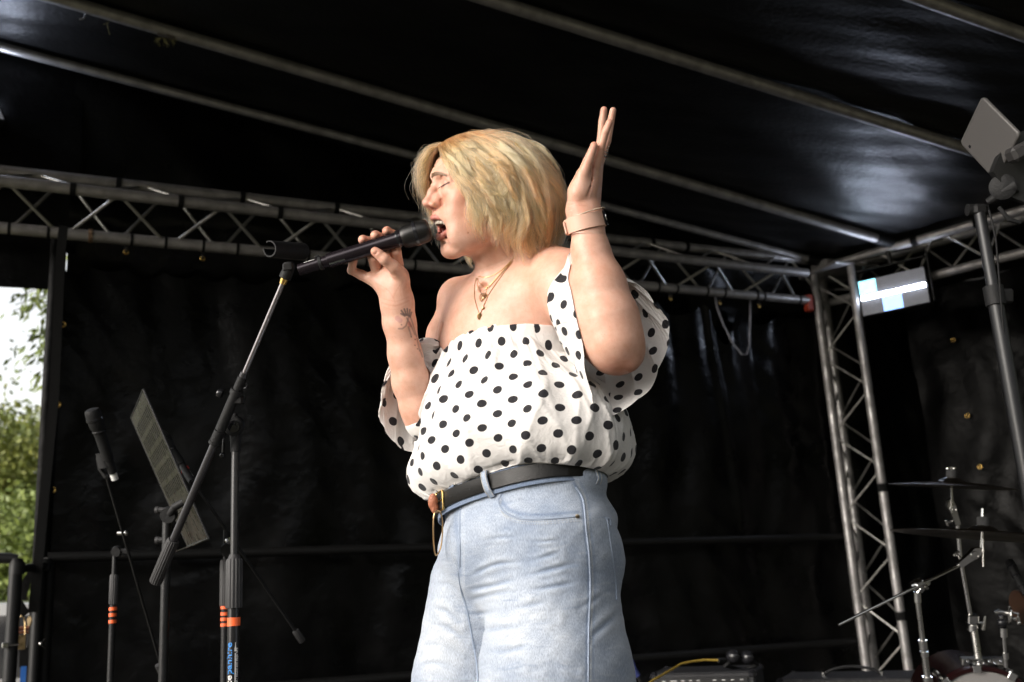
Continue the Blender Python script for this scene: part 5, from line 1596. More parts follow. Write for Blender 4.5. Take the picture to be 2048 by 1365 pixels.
# --- right arm, holding the microphone
MA, MBp = F3(597, 541, 60), F3(861, 459, 60)       # tail and tip of the microphone
def maxis(x):
    return MA + (MBp - MA) * ((x - MA[0]) / (MBp[0] - MA[0]))
RW, RE = F3(795, 608, 30), F3(838, 815, 4)
def rarm_field(F):
    F.chain([F3(793, 596, 31), RW, F3(800, 650, 26), F3(810, 710, 18), F3(822, 765, 10), RE, F3(846, 840, 0)], [29.5, 30, 30.5, 33, 37, 37, 32], k=12)
    F.chain([F3(846, 840, 0), F3(872, 760, -50), F3(892, 670, -88), F3(915, 612, -95)], [34, 42, 36, 34], k=16)
def rhand_field(F):
    F.cap(F3(796, 640, 26), F3(793, 598, 31), 30, 29, k=8, flat=(V3(0, 0, 1), .85))
    F.chain([F3(792, 600, 32), F3(786, 572, 36), F3(779, 553, 36)], [28, 27, 22], k=12, flat=(V3(0, 0, 1), .85))
    F.cap(F3(778, 580, 36), F3(742, 556, 30), 19, 13, k=14)                # edge of the palm towards the little finger
    F.cap(F3(795, 588, 40), F3(800, 552, 46), 21, 18, k=12)                # thenar
    F.cap(F3(800, 560, 30), F3(790, 525, 24), 17, 13, k=12)                # index side
    # thumb over the near side of the microphone
    F.chain([F3(803, 556, 52), F3(787, 534, 72), F3(768, 518, 83), F3(752, 505, 84)], [14.5, 12.2, 11.2, 9.2], k=5)
    F.cap(F3(757, 508, 84), F3(750, 503, 83), 9.6, 8.4, k=3)
    # fingers round the back, tips over the top
    for (x0, y0, z0, x1, xt, yt, r) in ((796, 530, 26, 790, 774, 463, 9.3), (778, 545, 22, 768, 751, 471.5, 9.8), (757, 553, 20, 744, 726, 480, 9.2)):
        a = maxis(x1)
        F.chain([F3(x0, y0, z0), a + V3(2, -22, -12), a + V3(-2, -2, -29), a + V3(-5, 12, -25), F3(xt, yt, 50), F3(xt - 2, yt - 1.0, 62)], [11.5, 10.5, 9.8, 9.4, r, r * .82], k=2.5)
    a = maxis(712)
    F.chain([F3(748, 562, 26), F3(722, 550, 24), F3(703, 541, 30), a + V3(-6, -18, -14), a + V3(-5, -6, -26), a + V3(-5, 3, -26)], [12.5, 9.8, 8.6, 8.2, 7.6, 6.8], k=2.5)
    F.ell(F3(749, 504, 93.5), (6.5, 5, 2.2), k=1.0, mode='sub')
    F.ell(F3(749, 504, 92.2), (5.6, 4.2, 2.2), k=.6)

def torso_field(F):
    F.cap(H(-26, -20), F3(1018, 560, -22), 50, 50, k=22)
    F.cap(F3(1018, 560, -22), F3(1018, 640, -25), 50, 66, k=16)
    F.cap(H(-12, -68, 6), F3(984, 572, 16), 16, 13, k=22)
    # rib cage turned to the left, shoulders
    BX = unit(V3(.82, 0.02, .57)); BZ = unit(np.cross(BX, V3(0, 1, 0))); 
    if BZ[2] < 0: BZ = -BZ
    BY = unit(np.cross(BZ, BX))
    B = np.array([BX, BY, BZ])
    F.ell(F3(1010, 690, -6), (152, 150, 100), B, k=20)
    F.cap(F3(916, 600, -92), F3(1000, 592, -30), 41, 58, k=26)
    F.cap(F3(1010, 590, -20), F3(1112, 572, 78), 62, 62, k=30)
    F.chain([F3(1030, 520, -30), F3(1085, 528, 40), F3(1135, 552, 92)], [30, 38, 56], k=26)
    F.cap(F3(976, 578, -50), F3(920, 590, -92), 22, 33, k=18)
    F.cap(F3(1028, 500, 10), F3(968, 574, 38), 8, 6, k=14)                # neck tendon
    # collar bones and the hollow between
    F.chain([F3(962, 580, 34), F3(932, 578, -14), F3(912, 582, -60)], [5.5, 5, 5], k=10)
    F.chain([F3(975, 582, 42), F3(1030, 566, 62), F3(1085, 548, 90)], [5.5, 5.5, 5], k=12)
    F.ell(F3(967, 576, 42), (9, 8, 8), k=12, mode='sub')
    # arm pits
    F.chain([F3(1108, 600, 140), F3(1112, 640, 150)], [3, 4], k=12, mode='sub')
    F.chain([F3(886, 650, -20), F3(882, 690, -30)], [4, 5], k=10, mode='sub')
    F.ell(F3(985, 720, 60), (90, 50, 50), B, k=24)

def vol(fields, lo, hi, h, it=1):
    a, b = F3(*lo), F3(*hi)
    F = Field(np.minimum(a, b), np.maximum(a, b), h)
    for fn in fields: fn(F)
    v, f = F.mesh()
    return smooth_verts(v, f, it), f
def cut(v, f, keep):
    k = keep(v); fk = k[f].all(1); f = f[fk]
    used = np.zeros(len(v), bool); used[f.ravel()] = True
    m = np.cumsum(used) - 1
    return v[used], m[f]

def ycut(x): return -(543 - np.clip(x - 940, 0, 130) * .36)
def spline(pts, n):
    pts = np.asarray(pts, float); m = len(pts)
    t = np.linspace(0, m - 1, n); out = []
    for q_ in t:
        i = int(min(q_, m - 2)); u = q_ - i
        p0, p1, p2, p3 = pts[max(i - 1, 0)], pts[i], pts[i + 1], pts[min(i + 2, m - 1)]
        out.append(.5 * ((2 * p1) + (-p0 + p2) * u + (2 * p0 - 5 * p1 + 4 * p2 - p3) * u * u + (-p0 + 3 * p1 - 3 * p2 + p3) * u ** 3))
    return np.array(out)
def mesh_normals(v, f):
    n = np.zeros_like(v); fa = np.cross(v[f[:, 2]] - v[f[:, 0]], v[f[:, 3]] - v[f[:, 1]])
    for k in range(4): np.add.at(n, f[:, k], fa)
    n /= np.linalg.norm(n, axis=1, keepdims=True) + 1e-9
    if n[np.argmax(v[:, 2]), 2] < 0: n = -n
    return n
def tuck(v, f, s, w=7.0, a=.7):
    """sink the rim of a piece (s = distance inside its cut edge) under its neighbour"""
    return v - mesh_normals(v, f) * (a * np.clip(1 - s / w, 0, 1) ** 2)[:, None], f
pieces = []
v, f = vol([head_field, torso_field], (825, 250, -135), (1110, 590, 140), 1.5)
pieces.append(cut(v, f, lambda q: (q[:, 1] > ycut(q[:, 0]) - 7) & (q[:, 0] < 1078)))
pieces[-1] = tuck(*pieces[-1], pieces[-1][0][:, 1] - ycut(pieces[-1][0][:, 0]) + 7)
v, f = vol([head_field, torso_field, rarm_field, larm_field], (740, 420, -230), (1330, 860, 300), 3.0, 2)
def keep_body(q):
    head = (q[:, 1] > ycut(q[:, 0])) & (q[:, 0] < 1078)
    wl = (q[:, 1] > -460) & (q[:, 0] > 1120)
    wr = (q[:, 1] > -762) & (q[:, 0] < 868) & (q[:, 2] > -34) & ((q[:, 0] < 842) | (q[:, 1] < -705))
    return ~(head | wl | wr)
pieces.append(cut(v, f, keep_body))
_v = pieces[-1][0]
_s = np.where((_v[:, 0] > 900) & (_v[:, 0] < 1078), np.abs(ycut(_v[:, 0]) - _v[:, 1]), 99)
_s = np.minimum(_s, np.where((_v[:, 0] > 1120), np.abs(-460 - _v[:, 1]), 99))
_s = np.minimum(_s, np.where((_v[:, 0] < 868), np.abs(-762 - _v[:, 1]), 99))
pieces[-1] = tuck(*pieces[-1], _s)
v, f = vol([lhand_field, larm_field], (1110, 200, 40), (1260, 490, 230), 1.3)
pieces.append(cut(v, f, lambda q: q[:, 1] > -468))
pieces[-1] = tuck(*pieces[-1], pieces[-1][0][:, 1] + 468)
v, f = vol([rhand_field, rarm_field], (680, 440, -40), (890, 790, 110), 1.3)
pieces.append(cut(v, f, lambda q: (q[:, 1] > -770) & (q[:, 2] > -38)))
pieces[-1] = tuck(*pieces[-1], pieces[-1][0][:, 1] + 770)
off = 0; VV, FF = [], []
for v, f in pieces:
    VV.append(v); FF.append(f + off); off += len(v)
skin_v, skin_f = np.concatenate(VV), np.concatenate(FF)

# painted skin tones: lips, flush, mouth lining, tattoo
def seg_dist(q, pts):
    best = np.full(len(q), 1e9)
    for a, b in zip(pts[:-1], pts[1:]):
        a, b = np.asarray(a, float), np.asarray(b, float)
        ab = b - a; t = np.clip(((q - a) @ ab) / (ab @ ab), 0, 1)
        best = np.minimum(best, np.linalg.norm(q - a - t[:, None] * ab, axis=1))
    return best
def sm(d, r, w):
    return np.clip((r - d) / w + .5, 0, 1)
tone = np.tile(np.array([1.0, 1.0, 1.0]), (len(skin_v), 1))
def blend(w, c):
    global tone
    tone = tone * (1 - w[:, None]) + np.array(c) * w[:, None]
isn = slice(0, len(pieces[0][0]))
q = skin_v
hd = np.zeros(len(q), bool); hd[isn] = True
hq = (q - HO) @ HB.T
def near(c, r, w, col):
    d = np.linalg.norm((q - c), axis=1); blend(np.where(hd, sm(d, r, w), 0), col)
base = np.array([.60, .355, .255])
near(H(96, -4, 0), 24, 26, (.98, .84, .80)); near(H(60, 2, 52), 24, 40, (1.0, .86, .83)); near(H(112, -4, 0), 9, 14, (.97, .78, .74))
near(H(84, 38, 31), 14, 12, (.90, .74, .70)); near(H(50, -92, 0), 14, 20, (1.0, .88, .86))
lipd = np.minimum.reduce([seg_dist(q, [H(f_, u_, s * s_) for f_, u_, s_ in L_]) for s in (1, -1) for L_ in (UPLIP, LOLIP)])
blend(np.where(hd, sm(lipd, 6.6, 1.6), 0), (.72, .46, .48))
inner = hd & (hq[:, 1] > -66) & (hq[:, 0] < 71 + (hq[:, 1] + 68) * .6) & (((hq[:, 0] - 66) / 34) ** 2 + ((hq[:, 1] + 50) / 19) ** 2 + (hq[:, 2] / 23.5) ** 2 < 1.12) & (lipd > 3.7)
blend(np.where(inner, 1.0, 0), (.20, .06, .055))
nost = np.minimum(np.linalg.norm((hq - V3(101.5, -14.5, 8.2)) / V3(8.5, 5, 4.5), axis=1), np.linalg.norm((hq - V3(101.5, -14.5, -8.2)) / V3(8.5, 5, 4.5), axis=1))
blend(np.where(hd, sm(nost, .95, .3), 0), (.35, .15, .12))
for c, r in ((F3(936, 466, 60), 1.6),):                                   # small mole on the cheek
    d = np.linalg.norm(q[:, :2] - c[:2], axis=1); blend(np.where(hd & (q[:, 2] > 0), sm(d, r, 1.0), 0), (.35, .22, .18))
# fingertips, knuckles and elbow are redder; elbow tint doubles as painted shading
rh = np.zeros(len(q), bool); rh[-len(pieces[3][0]):] = True
lh = np.zeros(len(q), bool); lh[-len(pieces[3][0]) - len(pieces[2][0]):-len(pieces[3][0])] = True
for c in (F3(774, 461, 62), F3(751, 470, 62), F3(726, 478, 62), F3(750, 503, 84), F3(1188, 291, 163), F3(1218, 246, 149), F3(1210, 221, 121)):
    d = np.linalg.norm(q - c, axis=1); blend(np.where(rh | lh, sm(d, 10, 16) * .8, 0), (1.02, .80, .76))
d = np.linalg.norm(q - F3(1240, 738, 228), axis=1); blend(np.where(~hd, sm(d, 30, 46) * .9, 0), (.95, .70, .63))
d = np.linalg.norm(q - F3(1150, 425, 172), axis=1); blend(np.where(lh, sm(d, 14, 26) * .8, 0), (1.0, .74, .70))
def crease(pts, r, a_, m_, col=(.80, .62, .56)):
    d = seg_dist(q[:, :2], [np.array([x, -y], float) for x, y in spline(pts, 10)]); blend(np.where(m_, sm(d, r, r * 1.6) * a_, 0), col)
hz = rh & (q[:, 2] > 18)
for pts, r, a_ in (([(752, 567), (775, 580), (787, 596)], 1.3, .7), ([(800, 570), (788, 592), (790, 605)], 1.2, .6), ([(764, 606), (790, 612), (818, 602)], 1.3, .8), ([(768, 598), (792, 603), (817, 594)], 1.0, .6),
                   ([(806, 562), (800, 580), (803, 594)], 1.0, .5), ([(813, 568), (807, 584), (809, 594)], 1.0, .5), ([(765, 521), (771, 527), (780, 530)], .9, .6), ([(768, 615), (790, 620), (812, 612)], .9, .4), ([(740, 552), (752, 566), (757, 580)], 1.2, .5)):
    crease(pts, r, a_ * .55, hz)
lz = lh & (q[:, 2] > 60)
for pts, r, a_ in (([(1136, 408), (1150, 402), (1170, 404)], 1.0, .5), ([(1136, 416), (1152, 411), (1172, 412)], 1.0, .5), ([(1176, 392), (1184, 362), (1187, 332)], 1.8, .7), ([(1180, 330), (1184, 326), (1190, 327)], .8, .4), ([(1196, 300), (1203, 298), (1209, 300)], .8, .5), ([(1208, 268), (1213, 266), (1218, 268)], .8, .5)):
    crease(pts, r, a_, lz)
_el = (~hd) & (q[:, 0] > 1150) & (q[:, 1] < -640)
for pts in ([(1205, 738), (1230, 728), (1258, 722)], [(1212, 746), (1235, 738), (1262, 736)]): crease(pts, 2.0, .5, _el, (.92, .74, .68))  # elbow wrinkles drawn in colour as shading for the form
# tattoo inside the right forearm
arm = ~hd & (q[:, 0] < 860) & (q[:, 1] > -760) & (q[:, 1] < -600) & (q[:, 2] > 10)
def tat(pts, r, col, a=.85):
    d = seg_dist(q[:, :2], [np.array([x, -y], float) for x, y in pts]); blend(np.where(arm, sm(d, r, 1.2) * a, 0), col)

def zt2(X, Y): return (560 + X / 4.265, 400 + Y / 4.265)
INK, PLUM, PINK = (.22, .26, .32), (.62, .48, .66), (.85, .48, .50)
tat([zt2(1000, 1010), zt2(1025, 1030)], 5.0, PLUM, .5)
tat([zt2(1102, 1050), zt2(1112, 1075)], 3.2, PINK, .8)
for a in ((1035, 945, 1065, 985), (1060, 932, 1080, 985), (1085, 930, 1092, 985), (1108, 938, 1103, 990), (1032, 972, 1065, 992), (1122, 960, 1110, 1000)):
    tat([zt2(a[0], a[1]), zt2(a[2], a[3])], 1.7, INK, .85)
tat([zt2(1050, 975), zt2(1105, 990)], 2.0, INK, .7)
for pts in ([(1100, 990), (1088, 1035), (1075, 1075), (1045, 1100), (1012, 1100)], [(1082, 1010), (1105, 1050), (1130, 1100), (1150, 1150)], [(1112, 1000), (1130, 1050), (1148, 1110), (1165, 1165)],
            [(1095, 1085), (1110, 1130), (1120, 1165)], [(1170, 1180), (1178, 1230), (1192, 1290)], [(1195, 1280), (1205, 1310), (1216, 1340)]):
    tat([zt2(*p) for p in pts], 1.5, INK, .6)
for p in ((1035, 1065), (1118, 1168), (1152, 1190), (1150, 1240), (1172, 1270)): tat([zt2(*p), zt2(p[0] + 3, p[1] + 3)], 1.1, INK, .9)

feet = fig2world(F3(1050, 1300, 0)); feet = V3(feet[0], feet[1], ZF)
person = thing('person', 'blonde singer in a polka dot blouse and pale jeans, hand raised, singing', 'person', feet)

def skin_material():
    m = bpy.data.materials.new('fair_skin'); m.use_nodes = True
    N, L = m.node_tree.nodes, m.node_tree.links
    b = N['Principled BSDF']
    at_ = N.new('ShaderNodeAttribute'); at_.attribute_name = 'tone'
    tc = N.new('ShaderNodeTexCoord')
    n1 = N.new('ShaderNodeTexNoise'); n1.inputs['Scale'].default_value = 32; n1.inputs['Detail'].default_value = 6; n1.inputs['Roughness'].default_value = .65
    L.new(tc.outputs['Object'], n1.inputs['Vector'])
    r1 = N.new('ShaderNodeValToRGB'); r1.color_ramp.elements[0].position = .32; r1.color_ramp.elements[1].position = .7
    r1.color_ramp.elements[0].color = (.56, .295, .205, 1); r1.color_ramp.elements[1].color = (.67, .40, .305, 1)
    L.new(n1.outputs[0], r1.inputs[0])
    n2 = N.new('ShaderNodeTexVoronoi'); n2.inputs['Scale'].default_value = 240; n2.inputs['Randomness'].default_value = 1
    L.new(tc.outputs['Object'], n2.inputs['Vector'])
    r2 = N.new('ShaderNodeValToRGB'); r2.color_ramp.elements[0].position = .05; r2.color_ramp.elements[1].position = .22
    r2.color_ramp.elements[0].color = (.84, .76, .70, 1); r2.color_ramp.elements[1].color = (1, 1, 1, 1)
    L.new(n2.outputs['Distance'], r2.inputs[0])
    n5 = N.new('ShaderNodeTexNoise'); n5.inputs['Scale'].default_value = 90; L.new(tc.outputs['Object'], n5.inputs['Vector'])
    r5 = N.new('ShaderNodeMapRange'); r5.inputs[1].default_value = .42; r5.inputs[2].default_value = .58; L.new(n5.outputs[0], r5.inputs[0])
    m0 = N.new('ShaderNodeMix'); m0.data_type = 'RGBA'; m0.blend_type = 'MULTIPLY'
    L.new(r5.outputs[0], m0.inputs[0]); L.new(r1.outputs[0], m0.inputs[6]); L.new(r2.outputs[0], m0.inputs[7])
    m1 = N.new('ShaderNodeMix'); m1.data_type = 'RGBA'; m1.blend_type = 'MULTIPLY'; m1.inputs[0].default_value = 1
    L.new(m0.outputs[2], m1.inputs[6]); L.new(at_.outputs['Color'], m1.inputs[7])
    L.new(m1.outputs[2], b.inputs['Base Color'])
    b.inputs['Roughness'].default_value = .44
    b.inputs['Specular IOR Level'].default_value = .42
    b.inputs['Subsurface Weight'].default_value = .14
    b.inputs['Subsurface Radius'].default_value = (1.0, .32, .16)
    b.inputs['Subsurface Scale'].default_value = .006
    n3 = N.new('ShaderNodeTexNoise'); n3.inputs['Scale'].default_value = 520; n3.inputs['Detail'].default_value = 3
    L.new(tc.outputs['Object'], n3.inputs['Vector'])
    n4 = N.new('ShaderNodeTexNoise'); n4.inputs['Scale'].default_value = 70; n4.inputs['Detail'].default_value = 4
    L.new(tc.outputs['Object'], n4.inputs['Vector'])
    bp = N.new('ShaderNodeBump'); bp.inputs['Strength'].default_value = .30; bp.inputs['Distance'].default_value = .0006
    L.new(n3.outputs[0], bp.inputs['Height'])
    bp2 = N.new('ShaderNodeBump'); bp2.inputs['Strength'].default_value = .25; bp2.inputs['Distance'].default_value = .002
    L.new(n4.outputs[0], bp2.inputs['Height']); L.new(bp.outputs[0], bp2.inputs['Normal']); L.new(bp2.outputs[0], b.inputs['Normal'])
    return m
M['skin'] = skin_material()
# lid lines, scalp under the hair
for s in (1, -1):
    d = seg_dist(q, [H(p_[0], p_[1], s * p_[2]) for p_ in LID])
    blend(np.where(hd, sm(d, 2.2, 2.0), 0), (.20, .14, .12))
hair_zone = hd & (hq[:, 1] > 52 + .0 * hq[:, 0]) & ((hq[:, 0] < 78) | (hq[:, 1] > 88)) | hd & (hq[:, 0] < 20) & (hq[:, 1] > -40)
blend(np.where(hair_zone, .8, 0), (.55, .60, .5))
body = link_mesh('body', fig2world(skin_v), skin_f, M['skin'], person)
ca_ = body.data.color_attributes.new('tone', 'FLOAT_COLOR', 'POINT')
ca_.data.foreach_set('color', np.concatenate([tone, np.ones((len(tone), 1))], 1).astype(np.float32).ravel())

# lookup of the front skin surface
_o = skin_v[:, :2]
def surf_z(x, y, add=0.0, r=6.0, zmax=1e9):
    m = (np.abs(_o[:, 0] - x) < r) & (np.abs(_o[:, 1] + y) < r) & (skin_v[:, 2] < zmax)
    if not m.any(): return 0.0
    c = skin_v[m]; w = np.hypot(c[:, 0] - x, c[:, 1] + y)
    zf = c[:, 2].max(); c2 = c[c[:, 2] > zf - 14]; w2 = np.hypot(c2[:, 0] - x, c2[:, 1] + y)
    k = np.argsort(w2)[:6]
    return float(np.average(c2[k, 2], weights=1 / (w2[k] + .5))) + add

def fig_geo(g_):
    for i, p in enumerate(g_.v): pass
    g_.v = [tuple(p) for p in fig2world(np.array(g_.v))]
    return g_
# teeth, tongue
gg = Geo()
for k in range(-4, 5):
    a = k * .30
    c = H(62 + 26 * math.cos(a), -39.0 - .3 * abs(k), 22 * math.sin(a)); rd = unit(HF * math.cos(a) + HS * math.sin(a)); tg = unit(np.cross(HU, rd))
    b0_ = len(gg.v); gg.ball((0, 0, 0), 1.0, 6)
    for i in range(b0_, len(gg.v)):
        p = np.array(gg.v[i]); p = np.sign(p) * np.abs(p) ** .7
        gg.v[i] = tuple(c + tg * p[0] * 3.9 + rd * p[1] * 2.6 + HU * p[2] * 4.4)
fig_geo(gg).build('upper_teeth', mat('tooth_enamel', (.42, .36, .29), .3), person)['kind'] = 'stuff'
gg = Geo(); b0_ = len(gg.v); gg.ball((0, 0, 0), 1.0, 12)
for i in range(b0_, len(gg.v)):
    p = np.array(gg.v[i]); gg.v[i] = tuple(H(50, -58, 0) + unit(HF - .5 * HU) * p[0] * 22 + unit(HU + .5 * HF) * p[1] * 6 + HS * p[2] * 15)
fig_geo(gg).build('tongue', mat('tongue', (.42, .12, .11), .3, bump=.4, bscale=700), person)

# eyebrows and lashes: fine hairs
def hairs(name, paths, w0, mat_, parent, kind='stuff'):
    V_, F_ = [], []
    for pts in paths:
        pts = np.asarray(pts); n = len(pts); b = len(V_)
        sd = unit(np.cross(pts[-1] - pts[0], V3(0, 0, 1)))
        for i in range(n):
            w = w0 * (1 - .75 * i / (n - 1)) / 2
            V_ += [pts[i] - sd * w, pts[i] + sd * w]
        F_ += [(b + 2 * i, b + 2 * i + 1, b + 2 * i + 3, b + 2 * i + 2) for i in range(n - 1)]
    o = link_mesh(name, fig2world(np.array(V_)), F_, mat_, parent)
    if kind: o['kind'] = kind
    return o
M['brow_hair'] = mat('brow_hair', (.24, .145, .09), .6)
rg = np.random.default_rng(11)
def brow_pt(t, s, w):
    u = 51.5 + 5.5 * math.sin(math.pi * min(1, t * .85 + .08)) - 1.5 * t
    f = 105 - 13 * t ** 1.5; ss = -1 + 42 * t
    return H(f + 1.2, u + w, s * ss)
def snap(p, add=.8):
    if p[2] < -5: return p
    z = surf_z(p[0], -p[1], add, 4)
    return V3(p[0], p[1], z) if abs(z - p[2]) < 14 else p
for s in (1, -1):
    ps = []
    for k in range(700):
        t = rg.uniform(0, 1); w = rg.uniform(-1, 1) * (5.2 - 3.4 * t)
        a = brow_pt(t, s, w); b_ = brow_pt(min(1.05, t + .14), s, w * .6 + 1.2 - 2.0 * t + rg.normal() * .5)
        if s == 1:
            a, b_ = snap(a, .5), snap(b_, 1.1)
        ps.append([a, (a + b_) / 2 + HF * .8, b_])
    hairs('eyebrow', ps, .75, M['brow_hair'], person)
    ps = []
    for k in range(46):
        t = rg.uniform(.05, 1)
        L_ = [H(p_[0], p_[1], s * p_[2]) for p_ in LID]
        j = min(2, int(t * 3)); a = L_[j] + (L_[j + 1] - L_[j]) * (t * 3 - j) + HF * 1.5
        ps.append([a, a + HF * 3 - HU * 2.0 + HS * s * 1.5 * t, a + HF * 4.5 - HU * 4.6 + HS * s * (4.0 * t)])
    hairs('eyelashes', ps, .7, mat('lashes', (.03, .02, .015), .5), person)

# nose ring
gg = Geo(); c = H(103, -7, 18.5)
gg.tube([c + HF * 3.4 * math.cos(a) + HU * 3.6 * math.sin(a) + HS * 1.0 * math.cos(a) for a in np.linspace(0, 2 * math.pi, 18, endpoint=False)], .55, 6, closed=True)
M['gold'] = mat('gold', (.62, .40, .20), .3, 1.0)
fig_geo(gg).build('nose_ring', M['gold'], person)

# necklaces laid on the skin
def chain_on_skin(path, n, r, name='necklace_chain', bead=1.0, add=1.2):
    p = spline(path, n); z = np.array([surf_z(x, y, add, 5, 140) for x, y in p])
    k = np.ones(7) / 7; zp = np.pad(z, 3, 'edge'); z = np.convolve(zp, k, 'valid')
    pts = [F3(x, y, zz) for (x, y), zz in zip(p, z)]
    gg = Geo(); gg.tube(pts, [r * (1 + .55 * bead * ((i // 2) % 2)) for i in range(len(pts))], 6)
    fig_geo(gg).build(name, M['gold'], person); return pts
chain_on_skin([(956, 553), (970, 555), (985, 551), (1000, 542), (1015, 529), (1030, 513)], 110, .55)
a = chain_on_skin([(954, 556), (959, 566), (967, 573), (972, 575), (982, 568), (998, 550), (1022, 524)], 120, .5)
chain_on_skin([(953, 557), (956, 574), (963, 588), (968, 592), (976, 578), (992, 559), (1020, 527)], 130, .5)
b_ = chain_on_skin([(952, 556), (949, 575), (950, 600), (957, 624), (960, 628), (968, 610), (978, 588), (1000, 556), (1026, 522)], 180, .5)
def pendant(x, y, kind):
    z = surf_z(x, y, 2.0, 5, 140); gg = Geo(); c = F3(x, y, z)
    if kind == 'tree':
        for r in (8.5, 5.6): gg.tube([c + V3(r * math.cos(t), r * 1.1 * math.sin(t), 0) for t in np.linspace(0, 2 * math.pi, 28, endpoint=False)], .8, 6, closed=True)
        for t in np.linspace(0, 2 * math.pi, 9, endpoint=False): gg.tube([c + V3(1.5 * math.cos(t), 1.5 * math.sin(t), .4), c + V3(8 * math.cos(t + .3), 8.6 * math.sin(t + .3), 0)], .6, 5)
        gg.ball(c, (2.2, 2.2, 1.2), 5)
    elif kind == 'oval':
        gg.ball(c, (4.6, 7.2, 1.1), 8); gg.tube([c + V3(4.3 * math.cos(t), 6.8 * math.sin(t), .8) for t in np.linspace(0, 2 * math.pi, 24, endpoint=False)], .6, 5, closed=True)
        for t in range(5): gg.ball(c + V3(0, -4 + 2 * t, 1.2), (1.6, .8, .8), 4)
    else: gg.ball(c, (3, 3.6, 1.0), 6)
    fig_geo(gg).build('pendant', M['gold'], person)
pendant(968, 596, 'tree'); pendant(959, 633, 'oval'); pendant(967, 617, 'drop'); pendant(974, 578, 'drop')

# watch on the raised wrist
WA = unit(F3(1172, 420, 146) - F3(1178, 490, 154)); wx, wy, wz = frame_of(WA, V3(0, 0, 1))
def wrist_ring(c, tilt, rx, rz, w, th, a0=0, a1=360, n=48):
    v, f = [], []
    m_ = n if a1 - a0 >= 360 else n + 1
    up_ = unit(WA + V3(1, 0, 0) * tilt)
    ex = unit(V3(1, 0, 0) - up_ * up_[0]); ez = np.cross(ex, up_)
    for i in range(m_):
        a_ = math.radians(a0 + (a1 - a0) * i / n)
        d_ = ex * math.cos(a_); e_ = ez * math.sin(a_)
        for (dr, dh) in ((0, -w / 2), (th, -w / 2 + .8), (th, w / 2 - .8), (0, w / 2)):
            v.append(c + ex * math.cos(a_) * (rx + dr) + ez * math.sin(a_) * (rz + dr) + up_ * dh)
    for i in range(n):
        i2 = (i + 1) % m_
        for k in range(4): f.append((i * 4 + k, i2 * 4 + k, i2 * 4 + (k + 1) % 4, i * 4 + (k + 1) % 4))
    return v, f
WC = F3(1170, 447, 149)
M['peach_band'] = mat('peach_silicone', (.66, .40, .30), .5)
v, f = wrist_ring(WC, -.16, 37.5, 37, 31, 3.0)
wt = link_mesh('watch_strap', fig2world(np.array(v)), f, M['peach_band'], person); mark_sharp(wt, 50)
v, f = wrist_ring(WC + V3(3, 18.5, 0), -.26, 37, 36, 2.6, 2.4)
link_mesh('thin_wristband', fig2world(np.array(v)), f, mat('beige_cord', (.55, .44, .33), .7), person)
gg = Geo(); ux_ = unit(WA + V3(1, 0, 0) * -.16); ex = unit(V3(1, 0, 0) - ux_ * ux_[0]); ez = np.cross(ex, ux_)
gg.box(WC + ex * 41 + ez * 2 + ux_ * 1, (7.5, 30, 25), (ex, ux_, ez), bev=2.8); fig_geo(gg).build('watch_case', mat('watch_glass', (.008, .008, .01), .06, spec=.9), wt)
gg = Geo()
for k in range(28):
    pass
gg.tube([WC + ex * 43.5 + ez * (2 + 11.5 * math.cos(t)) + ux_ * (1 + 14.2 * math.sin(t)) for t in np.linspace(0, 2 * math.pi, 32, endpoint=False)], .9, 6, closed=True)
fig_geo(gg).build('watch_bezel', M['chrome'], wt)
gg = Geo(); gg.box(WC - ex * 41 + ez * 6 - ux_ * 1, (4, 26, 20), (ex, ux_, ez), bev=1.8); fig_geo(gg).build('strap_clasp', M['peach_band'], wt)
# rings on the raised hand
gg = Geo()
for (c, r) in ((F3(1206, 303, 96), 11.0), (F3(1203, 311, 96), 11.2)):
    ax_ = unit(F3(1213, 282, 94) - F3(1198, 325, 96)); x1_, y1_, _ = frame_of(ax_)
    gg.tube([c + x1_ * r * math.cos(t) + y1_ * r * math.sin(t) for t in np.linspace(0, 2 * math.pi, 24, endpoint=False)], 1.1, 6, closed=True)
for k in range(5):
    gg.ball(F3(1217 - k * 2.2, 294 + k * 6, 100 + (k % 2) * 3), 2.0, 5)
fig_geo(gg).build('finger_ring', mat('silver', (.8, .8, .8), .12, 1.0), person)

# microphone in the hand
mt, md_ = mic(fig2world(MA), fig2world(MBp), .0236, 'microphone', 'black wireless microphone held in her hand right at her open mouth', head_len=.058, body_r=.0150)
a_w, b_w = fig2world(MA), fig2world(MBp)
mx_ = unit(b_w - a_w)
gg = Geo(); gg.lathe([(.0128, 0), (.0138, .001), (.0138, .006), (.0128, .007)], a_w + mx_ * .042, mx_, 28); gg.build('switch_ring', M['black_rubber'], mt)
upv = unit(-ROT[:, 1] - mx_ * np.dot(-ROT[:, 1], mx_)); cam_ = unit(np.cross(mx_, upv))
if np.dot(cam_, EYE - a_w) < 0: cam_ = -cam_
gg = Geo(); gg.box(a_w + mx_ * .026 + upv * .0100 + cam_ * .004, (.022, .0012, .008), (mx_, upv, cam_), bev=.0004); gg.build('white_tag', M['white_label'], mt)
gg = Geo(); gg.box(a_w + mx_ * .078 + cam_ * .0124 - upv * .004, (.032, .011, .0014), (mx_, upv, cam_), bev=.0006); gg.build('display', mat('dark_display', (.03, .034, .03), .1), mt)
gg = Geo(); gg.box(a_w + mx_ * .042 + upv * .0150, (.008, .004, .008), (mx_, upv, cam_), bev=.0008); gg.build('ring_lug', M['black_rubber'], mt)

